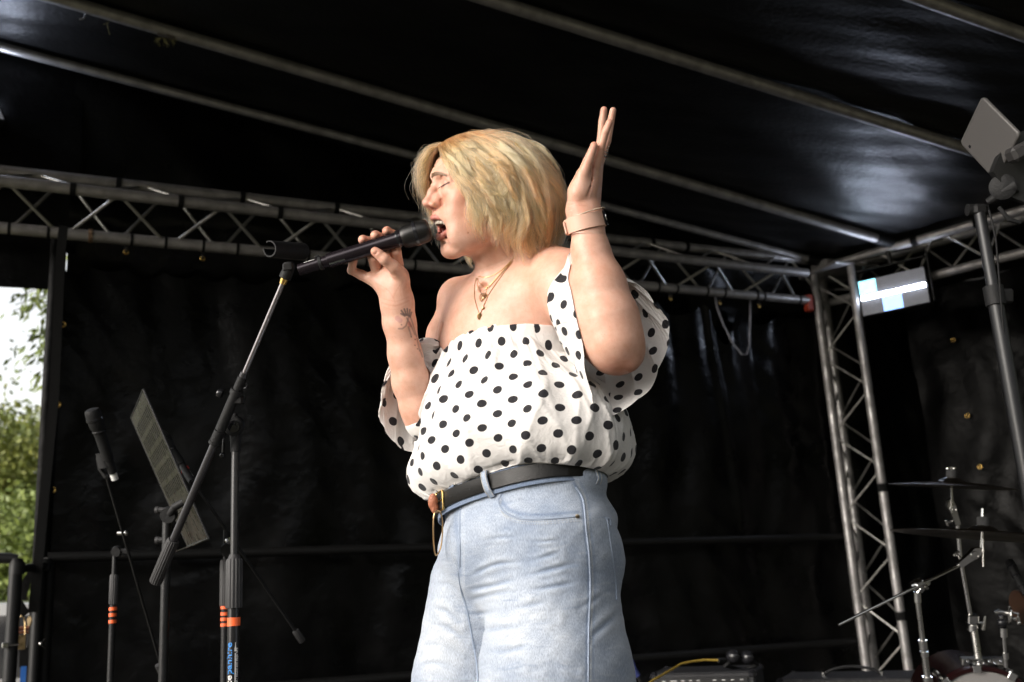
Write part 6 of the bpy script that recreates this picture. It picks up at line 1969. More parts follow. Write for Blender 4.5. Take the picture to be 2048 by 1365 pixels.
# ------------------------------------------------------------------ hair
def G(*pts): return spline([F3(*p) for p in pts], 24)
FAM_NEAR = [
 G((876, 292, 50), (889, 316, 72), (907, 350, 88), (924, 378, 98), (938, 400, 102), (950, 425, 103), (953, 452, 99)),
 G((882, 288, 48), (897, 318, 78), (922, 352, 96), (950, 384, 106), (972, 420, 110), (980, 452, 106), (975, 486, 98)),
 G((896, 278, 44), (922, 308, 80), (960, 344, 102), (992, 384, 114), (1010, 428, 116), (1008, 470, 108), (1016, 512, 98)),
 G((915, 270, 38), (955, 298, 78), (1004, 336, 104), (1032, 386, 116), (1046, 436, 114), (1038, 482, 104), (1050, 524, 96)),
 G((940, 264, 30), (990, 287, 70), (1042, 328, 98), (1070, 386, 106), (1080, 438, 102), (1070, 486, 94), (1084, 526, 88)),
 G((965, 261, 18), (1018, 282, 52), (1070, 327, 78), (1104, 386, 82), (1108, 440, 78), (1097, 488, 72), (1110, 522, 68)),
 G((985, 261, 4), (1040, 284, 28), (1088, 333, 46), (1121, 392, 50), (1124, 444, 46), (1112, 492, 42), (1126, 514, 44)),
 G((998, 264, -16), (1052, 294, -8), (1099, 348, -4), (1128, 408, -4), (1124, 458, -2), (1106, 502, 0), (1100, 530, 2)),
]
FAM_FAR = [
 G((878, 292, 40), (860, 298, 34), (843, 318, 26), (836, 345, 18), (838, 372, 12), (848, 392, 8), (856, 398, 4)),
 G((884, 288, 34), (862, 300, 14), (846, 330, -4), (842, 366, -14), (850, 396, -24), (858, 424, -30), (860, 444, -32)),
 G((900, 280, 24), (876, 300, -12), (858, 340, -38), (858, 390, -50), (868, 430, -54), (866, 466, -52), (872, 492, -50)),
 G((920, 274, 10), (900, 310, -42), (890, 370, -68), (900, 430, -72), (915, 480, -70), (928, 510, -66), (940, 530, -62)),
 G((945, 268, -6), (930, 310, -60), (930, 380, -86), (935, 450, -86), (942, 500, -80), (945, 524, -76), (955, 545, -72)),
 G((970, 265, -14), (985, 310, -78), (1000, 390, -90), (1005, 470, -82), (1000, 520, -72), (1005, 540, -68), (1010, 552, -66)),
 G((990, 265, -18), (1040, 310, -58), (1075, 380, -66), (1088, 450, -58), (1075, 500, -50), (1080, 525, -44), (1085, 535, -42)),
 G((998, 264, -16), (1052, 294, -10), (1099, 348, -8), (1128, 408, -8), (1124, 458, -6), (1106, 502, -4), (1100, 530, -2)),
]
FAM_NEAR, FAM_FAR = np.array(FAM_NEAR), np.array(FAM_FAR)
HC = H(4, 50)
def fam(F_, p):
    """guide at family parameter p (array), smooth between neighbours -> (n, 24, 3)"""
    m = len(F_) - 1
    x = np.clip(p, 0, 1) * m; i = np.minimum(x.astype(int), m - 1); u = (x - i)[:, None, None]
    return F_[i] * (1 - u) + F_[i + 1] * u
def resample(paths, frac, n):
    """paths (k, 24, 3); cut to [0, frac] with n points"""
    t = np.linspace(0, 1, n)[None, :] * frac[:, None] * (paths.shape[1] - 1)
    i = np.minimum(t.astype(int), paths.shape[1] - 2); u = (t - i)[..., None]
    r = np.arange(len(paths))[:, None]
    return paths[r, i] * (1 - u) + paths[r, i + 1] * u
def lock_strands(F_, n, nclump, seed, NP=20, depth=16, amp=14, lo=.60, hi=1.0, raise_=0., flipk=1., pmin=0.):
    rg = np.random.default_rng(seed)
    pc = np.sort(rg.uniform(0, 1, nclump)); ph = rg.uniform(0, 6.28, (nclump, 3)); ca = rg.uniform(.4, 1.2, nclump) * amp
    cl = rg.uniform(lo, hi, nclump); cdep = rg.uniform(0, 1, nclump) ** 1.4 * depth; cfr = rg.uniform(.8, 1.5, nclump)
    p = rg.uniform(pmin, 1, n)
    k = np.clip(np.searchsorted(pc, p) - (rg.uniform(size=n) < .5), 0, nclump - 1)
    t = np.linspace(0, 1, NP)
    frac = cl[k] * rg.uniform(.74, 1.03, n)
    tight = .74 * np.clip(t[None] * 1.25, 0, 1) ** 1.2
    own = resample(fam(F_, p), frac, NP); ctr = resample(fam(F_, pc[k]), frac, NP)
    q = own * (1 - tight[..., None]) + ctr * tight[..., None]
    nrm_ = q - HC; nrm_ /= np.linalg.norm(nrm_, axis=2, keepdims=True)
    tan = np.gradient(q, axis=1); tan /= np.linalg.norm(tan, axis=2, keepdims=True) + 1e-9
    sd = np.cross(tan, nrm_)
    k1 = np.clip(t[None] * 1.9 - .15, 0, 1)
    wave = np.sin(t[None] * 10.5 * cfr[k][:, None] + ph[k, 0][:, None]) * ca[k][:, None] * k1
    wave2 = np.sin(t[None] * 8.0 * cfr[k][:, None] + ph[k, 1][:, None]) * ca[k][:, None] * .75 * k1
    lift = (rg.normal(size=nclump) * 7)[k][:, None] * np.sin(t[None] * 2.9)
    flip = (rg.normal(size=nclump) * 7.0)[k][:, None] * np.clip(t[None] - .72, 0, 1) ** 1.5 * 5 * flipk
    q = q + sd * (wave + flip)[..., None] + nrm_ * (wave2 + lift + raise_ * np.sin(t[None] * 2.4) + np.clip(t[None] - .7, 0, 1) ** 1.5 * 26 * (flipk - 1))[..., None]
    q = q - nrm_ * (cdep[k] * .75 + rg.uniform(0, 1, n) ** 1.2 * depth * .6)[:, None, None] * np.sin(np.clip(t, .0, 1) * 2.6 + .35)[None, :, None]
    # hair of its own
    f1 = rg.normal(size=(n, 3)); fr = rg.uniform(3, 9, n); fp = rg.uniform(0, 6.28, n)
    q = q + f1[:, None, :] * (np.sin(t[None] * fr[:, None] + fp[:, None]) * (.5 + 2.5 * t[None]))[..., None]
    return q, (rg.uniform(0, 1, nclump) ** 1.2)[k] * .72 + rg.uniform(0, 1, n) * .28
def flyaways(n, seed, NP=20):
    rg = np.random.default_rng(seed)
    F_ = FAM_NEAR
    p = rg.uniform(.0, 1, n); q = resample(fam(F_, p), rg.uniform(.25, .95, n), NP)
    m = rg.uniform(size=n) < .3
    q[m] = resample(fam(FAM_FAR, rg.uniform(0, 1, m.sum())), rg.uniform(.3, .95, m.sum()), NP)
    t = np.linspace(0, 1, NP)
    nrm_ = q - HC; nrm_ /= np.linalg.norm(nrm_, axis=2, keepdims=True)
    out = rg.exponential(5.5, n)
    f1 = rg.normal(size=(n, 3)) * 3.4; fr = rg.uniform(4, 15, n); fp = rg.uniform(0, 6.28, n)
    q = q + nrm_ * (out[:, None] * t[None] ** .8)[..., None] + f1[:, None, :] * (np.sin(t[None] * fr[:, None] + fp[:, None]) * (.2 + 1.6 * t[None]))[..., None]
    return q, rg.uniform(0, 1, n)
def fringe_strands(n, seed, NP=20):
    """thin strands falling over the cheek and temple"""
    rg = np.random.default_rng(seed)
    ga = G((900, 320, 92), (915, 352, 100), (928, 380, 106), (935, 400, 108), (933, 425, 106), (938, 450, 102), (946, 470, 96))
    gb = G((905, 330, 94), (925, 360, 102), (950, 388, 110), (962, 420, 110), (962, 450, 106), (968, 476, 100), (975, 492, 96))
    u = rg.uniform(0, 1, n)[:, None, None]; q = ga[None] * (1 - u) + gb[None] * u
    q = resample(q, rg.uniform(.6, 1, n), NP); t = np.linspace(0, 1, NP)
    f1 = rg.normal(size=(n, 3)) * 3.0; fr = rg.uniform(4, 9, n); fp = rg.uniform(0, 6.28, n)
    return q + f1[:, None, :] * (np.sin(t[None] * fr[:, None] + fp[:, None]) * (.3 + 1.4 * t[None]))[..., None], rg.uniform(.3, 1, n)

def hair_material():
    m = bpy.data.materials.new('dark_rooted_blonde_hair'); m.use_nodes = True
    N, L = m.node_tree.nodes, m.node_tree.links
    N.clear()
    out = N.new('ShaderNodeOutputMaterial'); h = N.new('ShaderNodeBsdfHairPrincipled')
    h.parametrization = 'COLOR'
    h.inputs['Roughness'].default_value = .28; h.inputs['Radial Roughness'].default_value = .42; h.inputs['IOR'].default_value = 1.55
    if 'Random Roughness' in h.inputs: h.inputs['Random Roughness'].default_value = .3
    a1 = N.new('ShaderNodeAttribute'); a1.attribute_name = 'tint'
    hi = N.new('ShaderNodeHairInfo')
    r1 = N.new('ShaderNodeValToRGB'); e = r1.color_ramp.elements
    e[0].position = 0; e[0].color = (.30, .098, .042, 1); e[1].position = 1; e[1].color = (.93, .48, .215, 1)
    k = r1.color_ramp.elements.new(.45); k.color = (.80, .35, .14, 1)
    L.new(a1.outputs['Fac'], r1.inputs[0])
    r2 = N.new('ShaderNodeValToRGB'); r2.color_ramp.elements[0].position = .0; r2.color_ramp.elements[0].color = (.50, .42, .36, 1); r2.color_ramp.elements[1].position = .32; r2.color_ramp.elements[1].color = (1, 1, 1, 1)
    L.new(hi.outputs['Intercept'], r2.inputs[0])
    mx = N.new('ShaderNodeMix'); mx.data_type = 'RGBA'; mx.blend_type = 'MULTIPLY'; mx.inputs[0].default_value = 1
    L.new(r1.outputs[0], mx.inputs[6]); L.new(r2.outputs[0], mx.inputs[7]); L.new(mx.outputs[2], h.inputs['Color'])
    L.new(h.outputs[0], out.inputs[0])
    return m
M['hair'] = hair_material()
def curves_obj(name, q, tint, rad, parent):
    n, NP, _ = q.shape
    cu = bpy.data.hair_curves.new(name)
    cu.add_curves([NP] * n)
    base = origin_of(parent)
    w = fig2world(q.reshape(-1, 3)) - base
    cu.points.foreach_set('position', w.astype(np.float32).ravel())
    t = np.linspace(0, 1, NP)
    rr = (np.asarray(rad).reshape(-1, 1) * (1 - .75 * t[None] ** 2)).astype(np.float32) * np.ones((n, 1), np.float32)
    cu.points.foreach_set('radius', rr.ravel())
    at_ = cu.attributes.new('tint', 'FLOAT', 'CURVE'); at_.data.foreach_set('value', np.asarray(tint, np.float32))
    cu.materials.append(M['hair'])
    o = bpy.data.objects.new(name, cu); COL.objects.link(o); o.parent = parent
    return o
qa, ta = lock_strands(FAM_NEAR, 11000, 84, 3)
qb, tb = lock_strands(FAM_NEAR, 4000, 40, 8, depth=26, lo=.80)
qc, tc_ = lock_strands(FAM_FAR, 5200, 34, 4, depth=8, amp=4)
qi, ti_ = lock_strands(FAM_NEAR, 5200, 66, 31, depth=4, lo=.42, hi=.80, raise_=3.5, flipk=1.5, pmin=.24)
qf, tf = flyaways(2600, 6)
qg, tg_ = fringe_strands(260, 7)
qh, th_ = flyaways(2600, 16); qh = HC + (qh - HC) * .985
qs = np.concatenate([qa, qb, qc, qg, qh, qi]); ts_ = np.concatenate([ta, tb * .5, tc_, tg_, th_, ti_])
hr = curves_obj('hair', qs, ts_, np.full(len(qs), .00040), person); hr['kind'] = 'stuff'
hf = curves_obj('flyaway_hair', qf, tf, np.full(len(qf), .00021), person); hf['kind'] = 'stuff'
# under layer so that no scalp shows
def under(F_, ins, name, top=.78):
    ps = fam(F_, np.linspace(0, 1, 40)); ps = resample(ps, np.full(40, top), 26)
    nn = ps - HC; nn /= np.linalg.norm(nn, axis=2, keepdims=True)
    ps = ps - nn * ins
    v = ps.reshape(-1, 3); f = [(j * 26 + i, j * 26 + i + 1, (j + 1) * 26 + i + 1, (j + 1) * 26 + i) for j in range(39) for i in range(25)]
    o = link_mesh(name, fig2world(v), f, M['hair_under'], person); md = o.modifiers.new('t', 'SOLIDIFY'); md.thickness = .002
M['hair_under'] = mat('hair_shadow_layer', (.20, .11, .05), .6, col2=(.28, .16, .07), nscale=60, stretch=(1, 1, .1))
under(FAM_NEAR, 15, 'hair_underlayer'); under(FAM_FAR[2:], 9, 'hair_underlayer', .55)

# ================================================================== clothes
UPF = unit(V3(-.0559, .9698, -.2374))                     # the vertical, in figure space
BXH = V3(.82, 0, .57); BXH = unit(BXH - UPF * np.dot(BXH, UPF))      # across her body
BZH = unit(np.cross(UPF, BXH)); BZH = BZH if BZH[2] > 0 else -BZH    # out of her chest
def body_sampler(fields, lo, hi, h=5.0):
    a, b = F3(*lo), F3(*hi)
    F = Field(np.minimum(a, b), np.maximum(a, b), h)
    for fn in fields: fn(F)
    D = F.d
    G_ = np.stack(np.gradient(D, h), -1)
    def samp(q):
        x = (q - F.lo) / h
        x = np.clip(x, 0, np.array(D.shape) - 1.001); i = x.astype(int); u = x - i
        d = 0; g = 0
        for a_ in (0, 1):
            for b_ in (0, 1):
                for c_ in (0, 1):
                    w = (u[:, 0] if a_ else 1 - u[:, 0]) * (u[:, 1] if b_ else 1 - u[:, 1]) * (u[:, 2] if c_ else 1 - u[:, 2])
                    ii = (i[:, 0] + a_, i[:, 1] + b_, i[:, 2] + c_)
                    d = d + D[ii] * w; g = g + G_[ii] * w[:, None]
        n = g / (np.linalg.norm(g, axis=1, keepdims=True) + 1e-6)
        return d, n
    return samp
def drape(base, closed, restu, restv, pin, iters=140, pull=.01, grav=.25, coll=None, seed=1, noise=2.0, nscale=None, bend=(.8, .6, .10)):
    """relax a grid of cloth (nv, nu, 3): rest lengths restu/restv (arrays), pinned rows stay"""
    rg = np.random.default_rng(seed)
    nv, nu, _ = base.shape
    q = base.copy()
    # smooth random start so that folds form at a natural scale
    nz = np.zeros((nv, nu))
    for k in range(14):
        fu, fv = rg.integers(3, 26) if closed else rg.uniform(3, 16), rg.uniform(.3, 3.2)
        nz += np.sin(2 * math.pi * (fu * np.arange(nu)[None] / nu + fv * np.arange(nv)[:, None] / nv) + rg.uniform(0, 6.28)) / (1 + fu * .04)
    du = (np.roll(q, -1, 1) - np.roll(q, 1, 1)); dv = np.gradient(q, axis=0)
    nn = np.cross(du, dv); nn /= np.linalg.norm(nn, axis=2, keepdims=True) + 1e-9
    w = np.where(pin, 0.0, 1.0)[..., None]
    q = q + nn * (nz * noise / 2.6)[..., None] * w
    def con(q, acc, cnt, sa, sb, L, k, soft=False):
        a, b = q[sa], q[sb]; d = b - a; l = np.linalg.norm(d, axis=2) + 1e-9
        e = (l - L) / l
        if soft: e = np.minimum(e, 0)          # resists folding only
        c = d * (e * .5 * k)[..., None]
        acc[sa] += c; acc[sb] -= c; cnt[sa] += k; cnt[sb] += k
    A = slice(None)
    for it in range(iters):
        acc = np.zeros_like(q); cnt = np.zeros((nv, nu)) + 1e-6
        if closed:
            for off, k, soft in ((1, 1., False), (3, bend[0], True), (6, bend[1], True)):
                qb = np.roll(q, -off, 1); d = qb - q; l = np.linalg.norm(d, axis=2) + 1e-9
                L = restu * off * (1 if not soft else (.975 if off == 3 else .90))
                e = (l - L) / l
                if soft: e = np.minimum(e, 0)
                c = d * (e * .5 * k)[..., None]; acc += c; acc -= np.roll(c, off, 1); cnt += 2 * k
        else:
            for off, k, soft in ((1, 1., False), (3, bend[0], True), (6, bend[1], True)):
                con(q, acc, cnt, (A, slice(0, nu - off)), (A, slice(off, nu)), restu[:, :nu - off] * off * (1 if not soft else (.975 if off == 3 else .90)), k, soft)
        for off, k, soft in ((1, 1., False), (3, bend[0], True), (6, bend[1], True)):
            if nv > off: con(q, acc, cnt, (slice(0, nv - off), A), (slice(off, nv), A), restv[:nv - off] * off * (1 if not soft else (.98 if off == 3 else .92)), k, soft)
        diag = np.sqrt(restu ** 2 + restv ** 2)
        for sg in (1, -1):
            qb = np.roll(q, -sg, 1)[1:]; d = qb - q[:-1]; l = np.linalg.norm(d, axis=2) + 1e-9
            e = (l - diag[:-1]) / l * .5
            if not closed:
                e[:, -1 if sg == 1 else 0] = 0
            c = d * (e * .5)[..., None]
            acc[:-1] += c; acc[1:] -= np.roll(c, sg, 1); cnt += .9
        q = q + w * (acc / (cnt[..., None]) * 1.5)
        q = q - UPF * grav * w * (1 if it < iters * .8 else .4)
        q = q + (base - q) * pull * w
        if coll is not None and it % 3 == 2:
            f_ = q.reshape(-1, 3); d, n = coll(f_); m = d < 3.0
            f_ = f_ + n * (np.where(m, 3.0 - d, 0) * .9)[:, None]
            q = np.where(w > 0, f_.reshape(q.shape), q)
    return q
def grid_faces(nv, nu, closed):
    f = []
    for j in range(nv - 1):
        for i in range(nu if closed else nu - 1):
            i2 = (i + 1) % nu; f.append((j * nu + i, j * nu + i2, (j + 1) * nu + i2, (j + 1) * nu + i))
    return f
def cloth_obj(name, q, closed, U_, V_, mat_, parent, thick=.0009, flip=False, uoff=0.):
    nv, nu, _ = q.shape
    if closed:                                   # open the seam for the texture
        q = np.concatenate([q, q[:, :1]], 1); U_ = np.concatenate([U_, U_[:, -1:] + (U_[:, -1:] - U_[:, -2:-1])], 1); V_ = np.concatenate([V_, V_[:, :1]], 1); nu += 1
    p2 = flatten(q); U_, V_ = p2[..., 0] + uoff, -p2[..., 1]
    f = grid_faces(nv, nu, False)
    if flip: f = [t[::-1] for t in f]
    o = link_mesh(name, fig2world(q.reshape(-1, 3)), f, mat_, parent, uvs=np.stack([U_.ravel(), V_.ravel()], 1))
    md = o.modifiers.new('thickness', 'SOLIDIFY'); md.thickness = thick; md.offset = 0
    sd_ = o.modifiers.new('smooth', 'SUBSURF'); sd_.levels = 1; sd_.render_levels = 1
    return o
def flatten(q, it0=1500, it1=60, st=10):
    """near-isometric unrolling of an open grid (nv, nu, 3) -> (nv, nu, 2)"""
    def relax(q3, p, n):
        L = lambda a, b: np.linalg.norm(a - b, axis=2)
        sl = [((slice(None), slice(0, -1)), (slice(None), slice(1, None))), ((slice(0, -1), slice(None)), (slice(1, None), slice(None))),
              ((slice(0, -1), slice(0, -1)), (slice(1, None), slice(1, None))), ((slice(0, -1), slice(1, None)), (slice(1, None), slice(0, -1)))]
        rest = [L(q3[a], q3[b]) for a, b in sl]
        for _ in range(n):
            acc = np.zeros_like(p); c = np.zeros(p.shape[:2]) + 1e-9
            for (a, b), r in zip(sl, rest):
                d = p[b] - p[a]; l = np.linalg.norm(d, axis=2) + 1e-9; m = d * ((l - r) / l * .5)[..., None]
                acc[a] += m; acc[b] -= m; c[a] += 1; c[b] += 1
            p = p + acc / c[..., None] * 1.6
        return p
    nv, nu, _ = q.shape
    iu = np.unique(np.append(np.arange(0, nu, st), nu - 1)); iv = np.unique(np.append(np.arange(0, nv, st), nv - 1))
    qc_ = q[np.ix_(iv, iu)]
    du = np.linalg.norm(np.diff(qc_, axis=1), axis=2).mean(0); dv = np.linalg.norm(np.diff(qc_, axis=0), axis=2).mean(1)
    U0 = np.concatenate([[0], np.cumsum(du)]); V0 = np.concatenate([[0], np.cumsum(dv)])
    p = relax(qc_, np.stack(np.broadcast_arrays(U0[None], V0[:, None]), -1).astype(float), it0)
    t = np.stack([np.stack([np.interp(np.arange(nu), iu, p[j, :, k]) for j in range(len(iv))]) for k in (0, 1)], -1)
    f = np.stack([np.stack([np.interp(np.arange(nv), iv, t[:, i, k]) for i in range(nu)], 1) for k in (0, 1)], -1)
    return relax(q, f, it1)
def dots_material():
    m = bpy.data.materials.new('white_crepe_with_black_dots'); m.use_nodes = True
    N, L = m.node_tree.nodes, m.node_tree.links; b = N['Principled BSDF']
    uv = N.new('ShaderNodeTexCoord')
    mp = N.new('ShaderNodeMapping'); mp.inputs['Rotation'].default_value = (0, 0, math.radians(-50)); mp.inputs['Scale'].default_value = (1 / 42.,) * 3
    L.new(uv.outputs['UV'], mp.inputs[0])
    fr = N.new('ShaderNodeVectorMath'); fr.operation = 'FRACTION'; L.new(mp.outputs[0], fr.inputs[0])
    sb = N.new('ShaderNodeVectorMath'); sb.operation = 'SUBTRACT'; sb.inputs[1].default_value = (.5, .5, 0); L.new(fr.outputs[0], sb.inputs[0])
    ln = N.new('ShaderNodeVectorMath'); ln.operation = 'LENGTH'
    mz_ = N.new('ShaderNodeVectorMath'); mz_.operation = 'MULTIPLY'; mz_.inputs[1].default_value = (1, 1, 0); L.new(sb.outputs[0], mz_.inputs[0]); L.new(mz_.outputs[0], ln.inputs[0])
    nw = N.new('ShaderNodeTexNoise'); nw.inputs['Scale'].default_value = .9; L.new(uv.outputs['UV'], nw.inputs['Vector'])
    ad = N.new('ShaderNodeMath'); ad.operation = 'MULTIPLY_ADD'; ad.inputs[1].default_value = .02; L.new(nw.outputs[0], ad.inputs[0]); L.new(ln.outputs['Value'], ad.inputs[2])
    mr = N.new('ShaderNodeMapRange'); mr.inputs[1].default_value = .226; mr.inputs[2].default_value = .238; L.new(ad.outputs[0], mr.inputs[0])
    mx = N.new('ShaderNodeMix'); mx.data_type = 'RGBA'; mx.inputs[6].default_value = (.012, .011, .014, 1); mx.inputs[7].default_value = (.70, .672, .65, 1)
    L.new(mr.outputs[0], mx.inputs[0]); L.new(mx.outputs[2], b.inputs['Base Color'])
    b.inputs['Roughness'].default_value = .72; b.inputs['Specular IOR Level'].default_value = .25; b.inputs['Sheen Weight'].default_value = .15
    n = N.new('ShaderNodeTexNoise'); n.inputs['Scale'].default_value = .055; n.inputs['Detail'].default_value = 6; n.inputs['Roughness'].default_value = .6; n.inputs['Distortion'].default_value = 1.2
    L.new(uv.outputs['UV'], n.inputs['Vector'])
    n2 = N.new('ShaderNodeTexNoise'); n2.inputs['Scale'].default_value = 1.1; L.new(uv.outputs['UV'], n2.inputs['Vector'])
    bp = N.new('ShaderNodeBump'); bp.inputs['Strength'].default_value = .5; bp.inputs['Distance'].default_value = .0035; L.new(n.outputs[0], bp.inputs['Height'])
    bp2 = N.new('ShaderNodeBump'); bp2.inputs['Strength'].default_value = .25; bp2.inputs['Distance'].default_value = .0006; L.new(n2.outputs[0], bp2.inputs['Height']); L.new(bp.outputs[0], bp2.inputs['Normal']); L.new(bp2.outputs[0], b.inputs['Normal'])
    return m
M['dots'] = dots_material()

# ---- blouse body
NU, NV = 300, 132
psi = np.linspace(0, 2 * math.pi, NU, endpoint=False)[None, :]          # 0: her left (towards the right), pi/2: front
tv = np.linspace(0, 1, NV)[:, None]
def sint(vals):
    y = np.interp(tv[:, 0], lv, vals); k = np.hanning(25); k /= k.sum()
    p = np.concatenate([2 * y[0] - y[12:0:-1], y, 2 * y[-1] - y[-2:-14:-1]])
    return np.convolve(p, k, 'valid')[:, None]
lv = np.array([0, .10, .28, .45, .62, .78, .90, .965, 1.0])
cyc = -sint([686, 706, 757, 812, 862, 904, 938, 951, 952])
cxc = sint([1006, 1007, 1010, 1011, 1013, 1022, 1034, 1040, 1042])
czc = sint([2, 6, 18, 32, 42, 50, 55, 56, 56])
ce, se = np.cos(psi), np.sin(psi)
wr_, wb_ = np.clip(ce * 3 + .5, 0, 1), np.clip(.5 - se * 3, 0, 1)
Lx = sint([116, 122, 172, 240, 262, 256, 236, 208, 188]) * wr_ + sint([127, 135, 166, 180, 190, 202, 206, 192, 180]) * (1 - wr_)
Lz = sint([92, 100, 124, 144, 152, 154, 146, 128, 116]) * (1 - wb_) + sint([92, 104, 140, 175, 205, 212, 196, 140, 118]) * wb_
ex_ = 2.2
rr_ = (np.abs(ce) ** ex_ + np.abs(se) ** ex_) ** (-1 / ex_)
base = np.stack([cxc + 0 * psi, cyc + 0 * psi, czc + 0 * psi], -1) + (Lx * ce * rr_)[..., None] * BXH + (Lz * se * rr_)[..., None] * BZH
# neckline: front edge runs a little higher in the middle, drops towards her right arm
topy = 10 * np.sin(psi) - 14 * np.clip(-np.cos(psi), 0, 1) ** 2 * (np.sin(psi) > -.3) + 8 * np.cos(psi)
base = base + UPF * (topy * np.clip(1 - tv / .35, 0, 1))[..., None]
# bulge low at her right side and at the back left
base = base + BXH * (-1 * (26 * np.exp(-((tv - .84) / .12) ** 2) * np.clip(-np.cos(psi), 0, 1) ** 2))[..., None]
hemy = -10 * np.clip(np.cos(psi - .9), 0, 1) ** 2 - 30 * np.clip(-np.cos(psi + .30), 0, 1) - 24 * np.clip(np.cos(psi + .55), 0, 1)
base = base + UPF * (hemy * np.clip((tv - .8) / .2, 0, 1))[..., None]
def fold(ph, fr, am, tc, tw, slant=0., sharp=1.6):
    a = ph + fr * psi + slant * tv
    w_ = 1 - np.abs(np.sin(a / 2)) ** (1 / sharp) * 1.0
    return am * (w_ * 2 - .8) * np.exp(-((tv - tc) / tw) ** 2)
fd = fold(.3, 19, 4.6, 0, .24, 1.5) + fold(1.9, 31, 2.2, 0, .12) + fold(.9, 8, 4.5, .12, .38, -3.5) + fold(1.0, 7, 7.0, .98, .22, 5) + fold(2.6, 12, 6.5, 1.0, .15, -4) + fold(.7, 21, 3.2, 1.0, .10)
sidew = .25 + .75 * np.clip(np.abs(np.cos(psi - .25)) - .35, 0, 1) / .65
fd = fd + sidew * (fold(.2, 9, 6.0, .62, .30, 7) + fold(2.0, 14, 3.5, .55, .25, -5))
fd = fd + (fold(.5, 11, 5.5, .5, .42, -7) + fold(2.2, 17, 3.2, .42, .35, 5)) * .85
fd = fd + 2.4 * np.sin(3.2 * psi + 8 * tv + 1.2 * np.sin(4 * tv + psi)) * np.clip(tv * 2.5, 0, 1)
nb = (ce[..., None] * BXH / 1.4 + se[..., None] * BZH); nb /= np.linalg.norm(nb, axis=2, keepdims=True)
base = base + nb * (fd * np.clip((tv - .012) * 40, 0, 1) * np.clip((1 - tv) * 30, 0, 1))[..., None]
lu = np.linalg.norm(np.roll(base, -1, 1) - base, axis=2)
restu = lu * 1.05
restv = np.linalg.norm(np.diff(base, axis=0, append=base[-1:] + (base[-1:] - base[-2:-1])), axis=2) * 1.03
pin = np.zeros((NV, NU), bool); pin[:2] = True; pin[-2:] = True
ruff = 2.2 * np.sin(psi * 27) + 1.4 * np.sin(psi * 41 + 1)
nrm0 = unit(V3(0, 0, 1))
base[:1] += (ruff * 1.0)[..., None] * V3(0, .3, .5) + V3(0, 3, 0)
base[1:2] += (ruff * .7)[..., None] * V3(0, 0, .6)
samp = body_sampler([torso_field, rarm_field], (740, 540, -260), (1330, 900, 260), 6)
restu[:10] *= 1.08
bl = drape(base, True, restu, restv, pin, iters=45, pull=.05, grav=.12, coll=samp, seed=5, noise=4)
i0 = int(NU * .30); ru_ = np.roll(restu, NU - i0 + NU // 2, 1)
Uv = np.roll(np.cumsum(ru_, 1) - np.cumsum(ru_, 1)[:, NU // 2:NU // 2 + 1], i0 - NU // 2, 1)
_cut = (i0 + NU // 2) % NU
bl = np.roll(bl, -_cut, 1); Uv = -np.roll(Uv, -_cut, 1); Vv = -np.roll(np.cumsum(restv, axis=0), -_cut, 1)
blouse = cloth_obj('blouse', bl, True, Uv, Vv, M['dots'], person)

def loft_sleeve(name, ring0, ring1, bulge, nv, nu, su, sv, seed, coll, hem=True, grav=.35, pull=.01, iters=130, uoff=0., rot=0):
    def loop(pts, n):
        pts = np.array([F3(*p) for p in pts]); m = len(pts); pp = np.concatenate([pts[-1:], pts, pts[:2]])
        t = np.linspace(0, m, 400, endpoint=False); out = []
        for x in t:
            i = int(x); u = x - i; p0, p1, p2, p3 = pp[i], pp[i + 1], pp[i + 2], pp[(i + 3) if i + 3 < len(pp) else 2]
            out.append(.5 * (2 * p1 + (-p0 + p2) * u + (2 * p0 - 5 * p1 + 4 * p2 - p3) * u * u + (-p0 + 3 * p1 - 3 * p2 + p3) * u ** 3))
        out = np.array(out); L = np.concatenate([[0], np.cumsum(np.linalg.norm(np.diff(np.concatenate([out, out[:1]]), axis=0), axis=1))])
        s = np.linspace(0, L[-1], n, endpoint=False); o2 = np.concatenate([out, out[:1]])
        return np.stack([np.interp(s, L, o2[:, k]) for k in range(3)], 1)
    a, b = loop(ring0, nu), loop(ring1, nu)
    c0, c1 = a.mean(0), b.mean(0)
    t = np.linspace(0, 1, nv)[:, None, None]
    q = a[None] * (1 - t) + b[None] * t
    out = q - (c0 * (1 - t) + c1 * t); out /= np.linalg.norm(out, axis=2, keepdims=True)
    q = q + out * (bulge * np.sin(math.pi * np.clip(t, 0, 1) ** .8))
    an = np.arange(nu)[None, :, None] / nu * 2 * math.pi
    q = q + out * (np.sin(an * 7 + 3 * t + seed) * 4.0 + np.abs(np.sin(an * 5.5 - 3.4 * t)) * 7 - 3.5 + np.sin(an * 19 + seed) * 2.4 * (1 - t)) * np.clip(t * 5, 0, 1) * (1 - .55 * t)
    ru = np.linalg.norm(np.roll(q, -1, 1) - q, axis=2)
    ru = ru * su
    rv = np.linalg.norm(np.diff(q, axis=0, append=q[-1:] + (q[-1:] - q[-2:-1])), axis=2) * sv
    pin = np.zeros((nv, nu), bool); pin[:2] = True
    r = drape(q, True, ru, rv, pin, iters=iters, pull=pull, grav=grav, coll=coll, seed=seed, noise=5)
    if hem:                                         # rolled hem: turn the last rows inwards
        pass
    U_ = np.cumsum(ru, 1) + uoff
    V_ = -np.cumsum(rv, 0)
    return cloth_obj(name, r, True, U_, V_, M['dots'], person, uoff=uoff), r
samp2 = body_sampler([larm_field, torso_field], (1060, 440, -120), (1380, 900, 320), 6)
